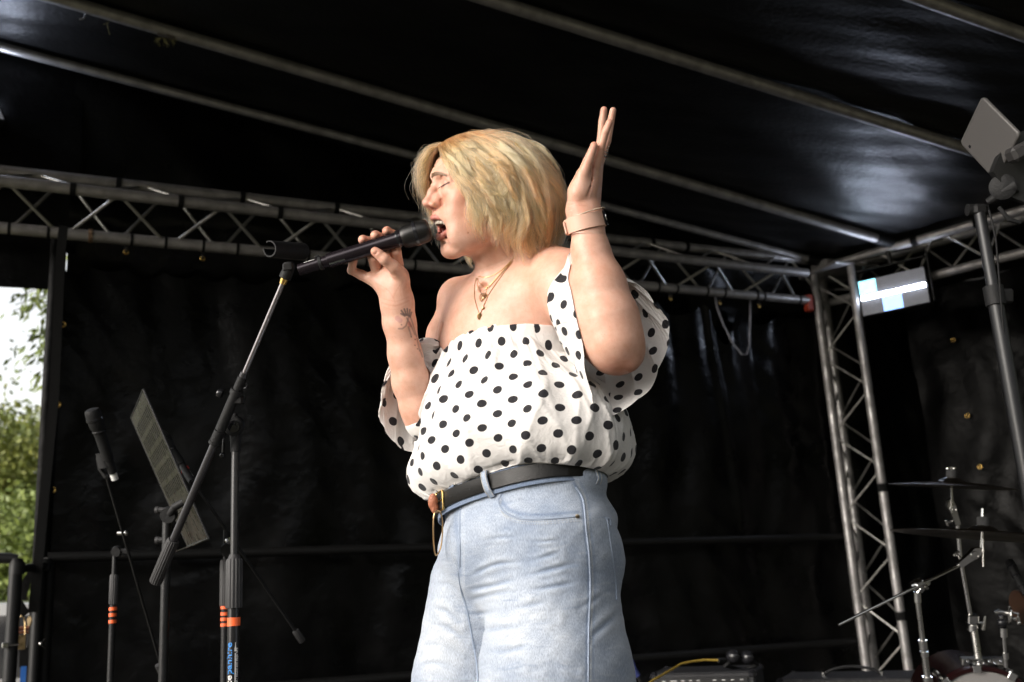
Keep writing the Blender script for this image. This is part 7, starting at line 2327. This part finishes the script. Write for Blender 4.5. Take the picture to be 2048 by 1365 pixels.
# her left sleeve: bell hanging open round the elbow
sl_l, _r = loft_sleeve('sleeve', [(1112, 648, 128), (1108, 610, 138), (1122, 566, 130), (1150, 545, 100), (1175, 560, 50), (1180, 620, 10), (1165, 680, 20), (1135, 690, 80)],
    [(1160, 640, 222), (1150, 585, 192), (1152, 553, 150), (1200, 548, 112), (1262, 560, 108), (1308, 600, 118), (1336, 645, 130), (1330, 700, 146), (1306, 760, 160), (1262, 806, 176), (1205, 832, 196), (1186, 800, 216), (1172, 740, 232), (1166, 690, 232)],
    16, 60, 210, 1.06, 1.04, 3, samp2, grav=.22, pull=.03)
samp3 = body_sampler([rarm_field, torso_field], (700, 560, -260), (960, 960, 160), 6)
sl_r, _r = loft_sleeve('sleeve', [(888, 688, -30), (868, 678, -18), (848, 676, -36), (838, 684, -70), (848, 700, -110), (875, 705, -125), (900, 700, -100), (902, 692, -60)],
    [(850, 742, -4), (822, 738, -18), (790, 742, -24), (768, 768, -20), (760, 810, -14), (768, 852, -14), (796, 884, -26), (835, 904, -46), (868, 894, -50), (880, 840, -30), (874, 780, -10)],
    20, 54, 170, 1.06, 1.05, 9, samp3, grav=.30, pull=.03, uoff=13)

# ---- jeans
def jeans_field(F):
    F.cap(F3(1046, 985, 56), F3(1050, 1010, 58), 120, 124, k=10, flat=(BZH, .80))
    hipc = F3(1052, 1120, 80)
    F.ell(F3(1050, 985, 56), (184, 60, 117), np.array([BXH, UPF, BZH]), k=0)
    F.ell(F3(1053, 1085, 78), (196, 110, 134), np.array([BXH, UPF, BZH]), k=50)
    F.ell(F3(1075, 1140, 66), (188, 100, 134), np.array([BXH, UPF, BZH]), k=40)
    F.ell(F3(1100, 1100, -10), (124, 95, 108), np.array([BXH, UPF, BZH]), k=40)   # seat
    F.ell(F3(1122, 1050, 26), (120, 62, 96), np.array([BXH, UPF, BZH]), k=30)
    a = F3(1106, 1150, 112); b = F3(1112, 1365, 150); c = b - UPF * 330 + V3(0, 0, 0); d_ = c - UPF * 330
    F.chain([a, b, c, d_], [128, 152, 140, 120], k=34)
    a = F3(958, 1170, -16); b = F3(926, 1365, -22); c = b - UPF * 330 + V3(-6, 0, 0); d_ = c - UPF * 330
    F.chain([a, b, c, d_], [98, 101, 108, 112], k=14)
    F.chain([F3(905, 1110, 128), F3(924, 1190, 128), F3(945, 1290, 150), F3(958, 1390, 150)], [5, 8, 10, 10], k=10, mode='sub')
    tl = unit(BXH + UPF * .08); F.ell(F3(1046, 932, 50), (400, 30, 400), np.array([tl, unit(np.cross(BZH, tl)) * 1.0, BZH]), k=3, mode='sub')
v, f = vol([jeans_field], (700, 930, -240), (1350, 1980, 360), 5.2, 2)
v2, f2 = vol([jeans_field], (790, 930, -240), (1330, 1420, 330), 2.9, 2)
v, f = cut(v, f, lambda q: q[:, 1] < -1392); jv, jf = cut(v2, f2, lambda q: q[:, 1] > -1400)
# creases: shallow sculpted folds along drawn lines (wear lines at the hips and across the thighs)
nrmj = np.zeros_like(jv)
fa = np.cross(jv[jf[:, 1]] - jv[jf[:, 0]], jv[jf[:, 2]] - jv[jf[:, 0]])
for k in range(4): np.add.at(nrmj, jf[:, k], fa)
nrmj /= np.linalg.norm(nrmj, axis=1, keepdims=True) + 1e-9
if nrmj[np.argmax(jv[:, 2]), 2] < 0: nrmj = -nrmj
disp = np.zeros(len(jv)); X_, Y_ = jv[:, 0], -jv[:, 1]
front = jv[:, 2] > 30
def foldline(pts, amp, w):
    global disp
    d = seg_dist(jv[:, :2], [np.array([x, -y], float) for x, y in spline(pts, 14)])
    ends = np.minimum(1, np.minimum(np.abs(X_ - pts[0][0]), np.abs(X_ - pts[-1][0])) / 30 + .15)
    amp *= 1.1; w *= .55; wob = .55 + .45 * np.sin(X_ * .05 + pts[0][1] * .3)
    disp -= amp * np.exp(-(d / w) ** 2) * front * ends * wob
    disp += amp * .75 * np.exp(-((d - w * 2.1) / (w * 1.6)) ** 2) * front * ends * wob
rg = np.random.default_rng(21)
for pts, a_, w_ in (([(925, 1160), (990, 1130), (1060, 1122), (1120, 1105)], 2.4, 7), ([(925, 1182), (985, 1172), (1060, 1150), (1150, 1128)], 2.6, 8), ([(930, 1203), (1000, 1186), (1080, 1178), (1155, 1165)], 2.2, 8),
                    ([(940, 1230), (1010, 1220), (1090, 1205)], 2.4, 9), ([(946, 1262), (1020, 1255), (1110, 1240)], 2.4, 10), ([(930, 1092), (980, 1078), (1030, 1074)], 1.8, 6),
                    ([(1020, 1078), (1080, 1084), (1120, 1080)], 1.6, 5), ([(950, 1300), (1010, 1302), (1060, 1290)], 2.6, 10), ([(868, 1170), (895, 1168), (915, 1180)], 1.8, 7),
                    ([(858, 1215), (890, 1222), (920, 1246)], 3.0, 9), ([(850, 1255), (885, 1252), (930, 1280)], 3.2, 10), ([(845, 1290), (880, 1292), (935, 1318)], 2.8, 10), ([(838, 1330), (880, 1328), (930, 1350)], 2.6, 10),
                    ([(1170, 1140), (1185, 1124), (1200, 1108)], 1.8, 6), ([(1160, 1215), (1190, 1200), (1230, 1172)], 2.0, 9), ([(1165, 1290), (1195, 1262), (1240, 1225)], 2.2, 11), ([(990, 1012), (1040, 1002), (1100, 1000)], 1.4, 6),
                    ([(1065, 1340), (1110, 1330), (1150, 1340)], 2.0, 10), ([(890, 1020), (905, 1050), (908, 1090)], 1.6, 6)):
    foldline(pts, a_, w_)
disp += .6 * np.sin(X_ * .045 + Y_ * .02) * np.sin(Y_ * .06 + 1.3 * np.sin(X_ * .02)) + .5 * np.sin(X_ * .11 - Y_ * .05 + 2 * np.sin(Y_ * .03)) * np.sin(Y_ * .13 + X_ * .03)
# side seam and fly edge stand proud
jv = jv + nrmj * disp[:, None]
def denim_material():
    m = bpy.data.materials.new('light_washed_denim'); m.use_nodes = True
    N, L = m.node_tree.nodes, m.node_tree.links; b = N['Principled BSDF']
    at_ = N.new('ShaderNodeAttribute'); at_.attribute_name = 'wash'
    tc = N.new('ShaderNodeTexCoord')
    n1 = N.new('ShaderNodeTexNoise'); n1.inputs['Scale'].default_value = 9; n1.inputs['Detail'].default_value = 5; L.new(tc.outputs['Object'], n1.inputs['Vector'])
    ad = N.new('ShaderNodeMath'); ad.operation = 'MULTIPLY_ADD'; ad.inputs[1].default_value = .55; L.new(n1.outputs[0], ad.inputs[0]); L.new(at_.outputs['Fac'], ad.inputs[2])
    r = N.new('ShaderNodeValToRGB'); e = r.color_ramp.elements
    e[0].position = .18; e[0].color = (.135, .18, .27, 1); e[1].position = 1.0; e[1].color = (.47, .50, .545, 1); k = e.new(.55); k.color = (.245, .29, .37, 1)
    L.new(ad.outputs[0], r.inputs[0])
    # vertical slub + twill
    mp = N.new('ShaderNodeMapping'); mp.inputs['Scale'].default_value = (900, 900, 150); L.new(tc.outputs['Object'], mp.inputs[0])
    n2 = N.new('ShaderNodeTexNoise'); n2.inputs['Scale'].default_value = 1.0; n2.inputs['Detail'].default_value = 3; L.new(mp.outputs[0], n2.inputs['Vector'])
    r2 = N.new('ShaderNodeMapRange'); r2.inputs[1].default_value = .3; r2.inputs[2].default_value = .7; r2.inputs[3].default_value = .70; r2.inputs[4].default_value = 1.30; L.new(n2.outputs[0], r2.inputs[0])
    mx = N.new('ShaderNodeVectorMath'); mx.operation = 'MULTIPLY'; L.new(r.outputs[0], mx.inputs[0]); L.new(r2.outputs[0], mx.inputs[1]); L.new(mx.outputs[0], b.inputs['Base Color'])
    b.inputs['Roughness'].default_value = .85; b.inputs['Specular IOR Level'].default_value = .18; b.inputs['Sheen Weight'].default_value = .2
    bp = N.new('ShaderNodeBump'); bp.inputs['Strength'].default_value = .5; bp.inputs['Distance'].default_value = .0006; L.new(n2.outputs[0], bp.inputs['Height'])
    n3 = N.new('ShaderNodeTexNoise'); n3.inputs['Scale'].default_value = 34; n3.inputs['Detail'].default_value = 5; mp3 = N.new('ShaderNodeMapping'); mp3.inputs['Scale'].default_value = (.5, .5, 1.6); L.new(tc.outputs['Object'], mp3.inputs[0]); L.new(mp3.outputs[0], n3.inputs['Vector'])
    bp2 = N.new('ShaderNodeBump'); bp2.inputs['Strength'].default_value = .45; bp2.inputs['Distance'].default_value = .003; L.new(n3.outputs[0], bp2.inputs['Height']); L.new(bp.outputs[0], bp2.inputs['Normal']); L.new(bp2.outputs[0], b.inputs['Normal'])
    return m
M['denim'] = denim_material()
allv = np.concatenate([jv, v]); allf = np.concatenate([jf, f + len(jv)])
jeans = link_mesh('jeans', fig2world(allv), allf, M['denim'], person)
X_, Y_ = allv[:, 0], -allv[:, 1]
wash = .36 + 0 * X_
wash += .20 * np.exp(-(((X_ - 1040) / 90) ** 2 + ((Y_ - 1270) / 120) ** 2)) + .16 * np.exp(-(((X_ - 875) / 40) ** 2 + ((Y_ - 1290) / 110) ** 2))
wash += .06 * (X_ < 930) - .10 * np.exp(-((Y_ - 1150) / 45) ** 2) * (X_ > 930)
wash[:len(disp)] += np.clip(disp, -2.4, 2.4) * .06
def seam_paint(pts, w, a_):
    global wash
    d = seg_dist(allv[:, :2], [np.array([x, -y], float) for x, y in pts]); wash += a_ * np.exp(-(d / w) ** 2) * (allv[:, 2] > 0)
SIDE = spline([(1150, 965), (1166, 1000), (1172, 1060), (1178, 1115), (1180, 1180), (1177, 1260), (1176, 1400)], 40)
FLYS = spline([(918, 1000), (908, 1035), (910, 1080), (918, 1115), (930, 1140)], 20)
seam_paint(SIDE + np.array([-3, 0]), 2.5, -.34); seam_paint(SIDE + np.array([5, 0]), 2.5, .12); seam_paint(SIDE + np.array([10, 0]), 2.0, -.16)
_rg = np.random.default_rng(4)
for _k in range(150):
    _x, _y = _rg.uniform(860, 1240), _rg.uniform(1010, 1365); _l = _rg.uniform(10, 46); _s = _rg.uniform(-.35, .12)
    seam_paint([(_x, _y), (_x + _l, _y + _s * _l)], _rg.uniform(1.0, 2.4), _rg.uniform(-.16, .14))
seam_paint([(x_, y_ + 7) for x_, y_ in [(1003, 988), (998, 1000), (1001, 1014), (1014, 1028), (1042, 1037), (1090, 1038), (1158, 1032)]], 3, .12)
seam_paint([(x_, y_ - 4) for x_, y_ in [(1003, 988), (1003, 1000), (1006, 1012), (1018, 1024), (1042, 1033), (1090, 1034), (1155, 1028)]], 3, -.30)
seam_paint(spline([(929, 1000), (912, 1030), (916, 1080), (920, 1130), (918, 1150)], 12), 5, -.25)
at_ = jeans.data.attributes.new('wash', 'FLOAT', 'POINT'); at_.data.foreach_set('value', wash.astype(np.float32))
_jo = allv
def jean_z(x, y, add=0.):
    m = (np.abs(_jo[:, 0] - x) < 7) & (np.abs(_jo[:, 1] + y) < 7)
    c = _jo[m]
    if not len(c): return 100.0
    zf = c[:, 2].max(); c2 = c[c[:, 2] > zf - 16]; w2 = np.hypot(c2[:, 0] - x, c2[:, 1] + y); k = np.argsort(w2)[:6]
    return float(np.average(c2[k, 2], weights=1 / (w2[k] + .5))) + add
M['seam'] = mat('denim_seam', (.27, .32, .41), .85, bump=.3, bscale=900)
M['thread'] = mat('seam_thread', (.46, .44, .40), .8)
def on_jeans(path, n, add): 
    p = spline(path, n); z = np.array([jean_z(x, y, 0) for x, y in p]); zp = np.pad(z, 2, 'edge'); z = np.convolve(zp, np.ones(5) / 5, 'valid')
    return np.array([F3(x, y, zz + add) for (x, y), zz in zip(p, z)])
def seam(path, r, name='seam', n=70, m='seam', add=.4, flat=.5):
    pts = on_jeans(path, n, add); gg = Geo(); gg.tube(pts, r, 8, ell=flat, up=V3(0, 0, 1)); return fig_geo(gg).build(name, M[m], jeans)
def stitches(path, off, n, r=.42, ln=.62):
    p = on_jeans([(x + off[0], y + off[1]) for x, y in path], n * 2, 1.0); gg = Geo()
    for i in range(0, 2 * n - 1, 2): gg.tube([p[i], p[i] + (p[i + 1] - p[i]) * 1.2 * ln], r, 5)
    o = fig_geo(gg).build('stitching', M['thread'], jeans); o['kind'] = 'stuff'
side_p = [(1152, 975), (1166, 1002), (1172, 1060), (1178, 1115), (1180, 1180), (1177, 1260), (1176, 1395)]
seam(side_p, 2.0, n=110); stitches(side_p, (5.5, 0), 120)
pock = [(1003, 988), (998, 1000), (1001, 1014), (1014, 1028), (1042, 1037), (1090, 1038), (1158, 1032)]
seam(pock, 2.6, 'pocket_edge', n=90); stitches(pock, (1, 5.5), 60); stitches(pock, (2, 10.5), 60)
fly = [(925, 998), (915, 1010), (909, 1040), (912, 1085), (921, 1120), (930, 1138)]
seam([(926, 998), (921, 1020), (920, 1060), (921, 1100), (920, 1135)], 2.2, 'fly_edge'); stitches([(900, 1004), (894, 1040), (896, 1080), (905, 1115), (917, 1145)], (0, 0), 50); stitches([(904, 1004), (898, 1040), (900, 1080), (908, 1112), (918, 1140)], (0, 0), 50)
seam([(917, 1145), (922, 1180), (932, 1215), (944, 1275), (953, 1330), (958, 1395)], 1.8, 'inner_seam', n=70)
back_p = [(1213, 1036), (1217, 1060), (1224, 1110), (1231, 1160), (1233, 1200)]
seam(back_p, 1.8, 'back_pocket_edge'); 
z_ = jean_z(1155, 1033, 2.4); gg = Geo(); gg.lathe([(.3, 1.6), (2.2, 1.4), (4.2, .3), (4.4, -1)], F3(1155, 1033, z_), V3(.2, 0, 1), 16); fig_geo(gg).build('rivet', mat('aged_rivet', (.42, .34, .24), .3, 1.0), jeans)
gg = Geo()
p0 = on_jeans([(1209, 1037), (1220, 1039), (1221, 1052)], 8, 1.5)
gg.tube(p0, 2.4, 6, ell=.5); fig_geo(gg).build('pocket_tab', M['seam'], jeans)

# ---- belt and waistband
def waist_ring(c, ax_, az_, w, th, name, m, parent, a0=0, a1=360, n=120, rx=0, tilt=0., sharp=40):
    v, f = [], []
    mm = n + 1
    for i in range(mm):
        a = math.radians(a0 + (a1 - a0) * i / n); r_ = (abs(math.cos(a)) ** 2.3 + abs(math.sin(a)) ** 2.3) ** (-1 / 2.3)
        o_ = c + BXH * math.cos(a) * ax_ * r_ + BZH * math.sin(a) * az_ * r_ + UPF * (tilt * math.cos(a))
        dr = unit(BXH * math.cos(a) / ax_ + BZH * math.sin(a) / az_)
        for (t_, h_) in ((0, -w / 2), (th * .7, -w / 2), (th, -w / 2 + 1.5), (th, w / 2 - 1.5), (th * .7, w / 2), (0, w / 2)): v.append(o_ + dr * t_ + UPF * h_)
    for i in range(n):
        for k in range(6): f.append((i * 6 + k, i * 6 + 6 + k, i * 6 + 6 + (k + 1) % 6, i * 6 + (k + 1) % 6))
    if a1 - a0 < 360: f += [tuple(range(6)), tuple(n * 6 + k for k in range(6))[::-1]]
    o = link_mesh(name, fig2world(np.array(v)), [t[::-1] for t in f], m, parent); mark_sharp(o, sharp); return o
def waist_pt(c, ax_, az_, deg, out=0, up=0, tilt=0):
    a = math.radians(deg); r_ = (abs(math.cos(a)) ** 2.3 + abs(math.sin(a)) ** 2.3) ** (-1 / 2.3)
    o_ = c + BXH * math.cos(a) * ax_ * r_ + BZH * math.sin(a) * az_ * r_ + UPF * (tilt * math.cos(a)); dr = unit(BXH * math.cos(a) / ax_ + BZH * math.sin(a) / az_)
    return o_ + dr * out + UPF * up, dr
BC = F3(1042, 990, 56); BAX, BAZ = 177, 120; BT = 14
waist_ring(BC + UPF * -1, BAX - 1, BAZ - 1, 44, 3, 'waistband', M['denim'], person, tilt=BT)
M['belt'] = mat('black_leather', (.008, .0075, .0075), .42, spec=.3, bump=.12, bscale=420, rvar=.08)
belt = waist_ring(BC + UPF * 2, BAX + 2.5, BAZ + 2.5, 33, 4, 'belt', M['belt'], person, tilt=BT)

def wp(deg, out=0, up=0): return waist_pt(BC + UPF * 2, BAX + 2.5, BAZ + 2.5, deg, out, up, BT)
def strip_on(pts, nrm, w, th, name, m, parent):
    """flat strip through pts, facing nrm"""
    v, f = [], []; n = len(pts)
    for i, p in enumerate(pts):
        t = unit(pts[min(i + 1, n - 1)] - pts[max(i - 1, 0)]); nn = nrm[i]; sd = unit(np.cross(t, nn))
        for a, b in ((-w / 2, 0), (-w / 2 + .8, th), (w / 2 - .8, th), (w / 2, 0)): v.append(p + sd * a + nn * b)
    for i in range(n - 1):
        for k in range(4): f.append((i * 4 + k, i * 4 + (k + 1) % 4, i * 4 + 4 + (k + 1) % 4, i * 4 + 4 + k))
    f += [(0, 1, 2, 3), tuple(n * 4 - 4 + k for k in range(4))[::-1]]
    o = link_mesh(name, fig2world(np.array(v)), f, m, parent); mark_sharp(o, 40); return o
def deg_at(px):
    return min(np.arange(2, 178, .5), key=lambda a: abs(wp(a)[0][0] - px))
M['loop'] = mat('denim_loop', (.25, .31, .41), .85, col2=(.36, .41, .50), nscale=300, bump=.4, bscale=900)
for px, sl in ((975, 9), (1186, 10)):
    dg = deg_at(px); pts, nn = [], []
    for k, (u, o_, s_) in enumerate(((27, -2, -4), (22, 5, -4), (10, 9, -2), (-4, 10, 1), (-16, 9, 4), (-22, 5, 6), (-29, -1, 7))):
        p, d = wp(dg, o_, u); pts.append(p + V3(1, 0, 0) * s_ * sl / 9); nn.append(d)
    pts = spline(pts, 18); nn = [nn[min(6, int(i * 7 / 18))] for i in range(18)]
    lp_ = strip_on(pts, nn, 15, 2.0, 'belt_loop', M['loop'], jeans)
    for s_ in (-1, 1):
        q_ = [pts[i] + nn[i] * 2.2 + unit(np.cross(unit(pts[min(i + 1, 17)] - pts[max(i - 1, 0)]), nn[i])) * s_ * 5.6 for i in range(18)]
        gg = Geo(); gg.tube(q_, .8, 5); fig_geo(gg).build('loop_edge', M['thread'], lp_)
# buckle at the left end
dg = deg_at(889)
c, d = wp(dg, 5.5, 0); tg = unit(np.cross(UPF, d)); 
if tg[0] < 0: tg = -tg
gg = Geo()
hb = 19.5; wl_ = 24
pts = [c - UPF * hb + tg * 2, c - UPF * (hb - 4) + tg * 4, c + UPF * (hb - 4) + tg * 4, c + UPF * hb + tg * 2, c + UPF * hb - tg * wl_, c - UPF * hb - tg * wl_]
gg.tube(pts[:4], 2.5, 10); gg.tube([pts[3], pts[4]], 1.9, 8); gg.tube([pts[4], pts[5]], 1.9, 8); gg.tube([pts[5], pts[0]], 1.9, 8)
gg.tube([c - tg * wl_ - d * 1, c - tg * 8 + d * 2.4, c + tg * 5 + d * 3.2], [2.0, 1.8, 1.5], 8)
for s_ in (-1, 1): gg.ball(c - tg * wl_ + UPF * s_ * 14, 2.4, 5)
fig_geo(gg).build('buckle', mat('antique_gold', (.62, .42, .16), .24, 1.0, rvar=.08), belt)
gg = Geo(); gg.box(c - tg * 13 + d * .5, (25, 33, 3.2), (tg, UPF, d), bev=1.0); fig_geo(gg).build('belt_fold', M['belt'], belt)
gg = Geo()
for k in range(3):
    p, dd = wp(deg_at(905 + k * 19), 4.3, -1); gg.lathe([(1.5, -.5), (2.6, -.2), (3.0, .25), (1.9, .3), (1.3, -.6)], p, dd, 14)
fig_geo(gg).build('punch_holes', mat('hole_edge', (.004, .004, .004), .7), belt)['kind'] = 'stuff'
gg = Geo(); p, dd = wp(deg_at(912), 2, 22); gg.lathe([(.5, 1.5), (4.5, 1.2), (5.2, 0)], p, unit(UPF + dd), 14); fig_geo(gg).build('waist_button', M['dull_chrome'], jeans)
gg = Geo(); gg.box(wp(deg_at(905), 1, 22)[0], (24, 12, 5), (tg, UPF, d), bev=2); fig_geo(gg).build('waistband_tab', M['denim'], jeans)
# end of the tan leather tab and long gold ring hanging behind the buckle
tab = Geo(); c2 = F3(866, 1004, 70)
tab.ball(c2, (10, 17, 7), 10); tab.ball(c2 + V3(3, -12, 0), (8, 12, 6), 8)
fig_geo(tab).build('leather_tab', mat('tan_leather', (.36, .13, .07), .5, bump=.3, bscale=200), person)
gg = Geo(); r_ = [(872, 1022), (868, 1030), (866.5, 1050), (867, 1085), (870, 1108), (874, 1110), (880, 1100), (884, 1080), (885, 1045), (880, 1024)]
gg.tube([F3(x, y, 118 - (x - 866) * 1.2) for x, y in spline(r_ + r_[:1], 40)[:-1]], 1.5, 8, closed=True)
fig_geo(gg).build('gold_ring_clip', M['gold'], person)
# shoes
for (x, y, z, nm) in ((1112, 1365, 150, 0), (920, 1365, 22, 1)):
    b_ = F3(x, y, z); dn_ = (fig2world(b_)[2] - ZF) * 1000
    ft = fig2world(b_); fw = unit(V3(-.75, -.66, 0)); sdv = V3(-fw[1], fw[0], 0); o_ = V3(ft[0], ft[1], ZF)
    gg = Geo(); b0_ = len(gg.v); gg.ball((0, 0, 0), 1.0, 12)
    for i in range(b0_, len(gg.v)):
        p = np.array(gg.v[i]); s_ = p[0]; wdt = .045 * (1 - .12 * s_ ** 2) ; hgt = .05 if s_ < 0 else .05 * (1 - .45 * s_)
        gg.v[i] = tuple(o_ + fw * (.07 + s_ * .135) + sdv * p[1] * wdt + V3(0, 0, max(.018, .048 + p[2] * hgt)))
    sh = gg.build('shoe', mat('white_canvas', (.6, .58, .55), .7), person)
    gg = Geo(); pr = [(math.cos(a) * .14 + .07, math.sin(a) * .047) for a in np.linspace(0, 2 * math.pi, 30, endpoint=False)]
    gg.prism(pr, o_ + V3(0, 0, .0105), (fw, sdv, V3(0, 0, 1)), .02); gg.build('sole', mat('rubber_sole', (.5, .47, .42), .8), sh)
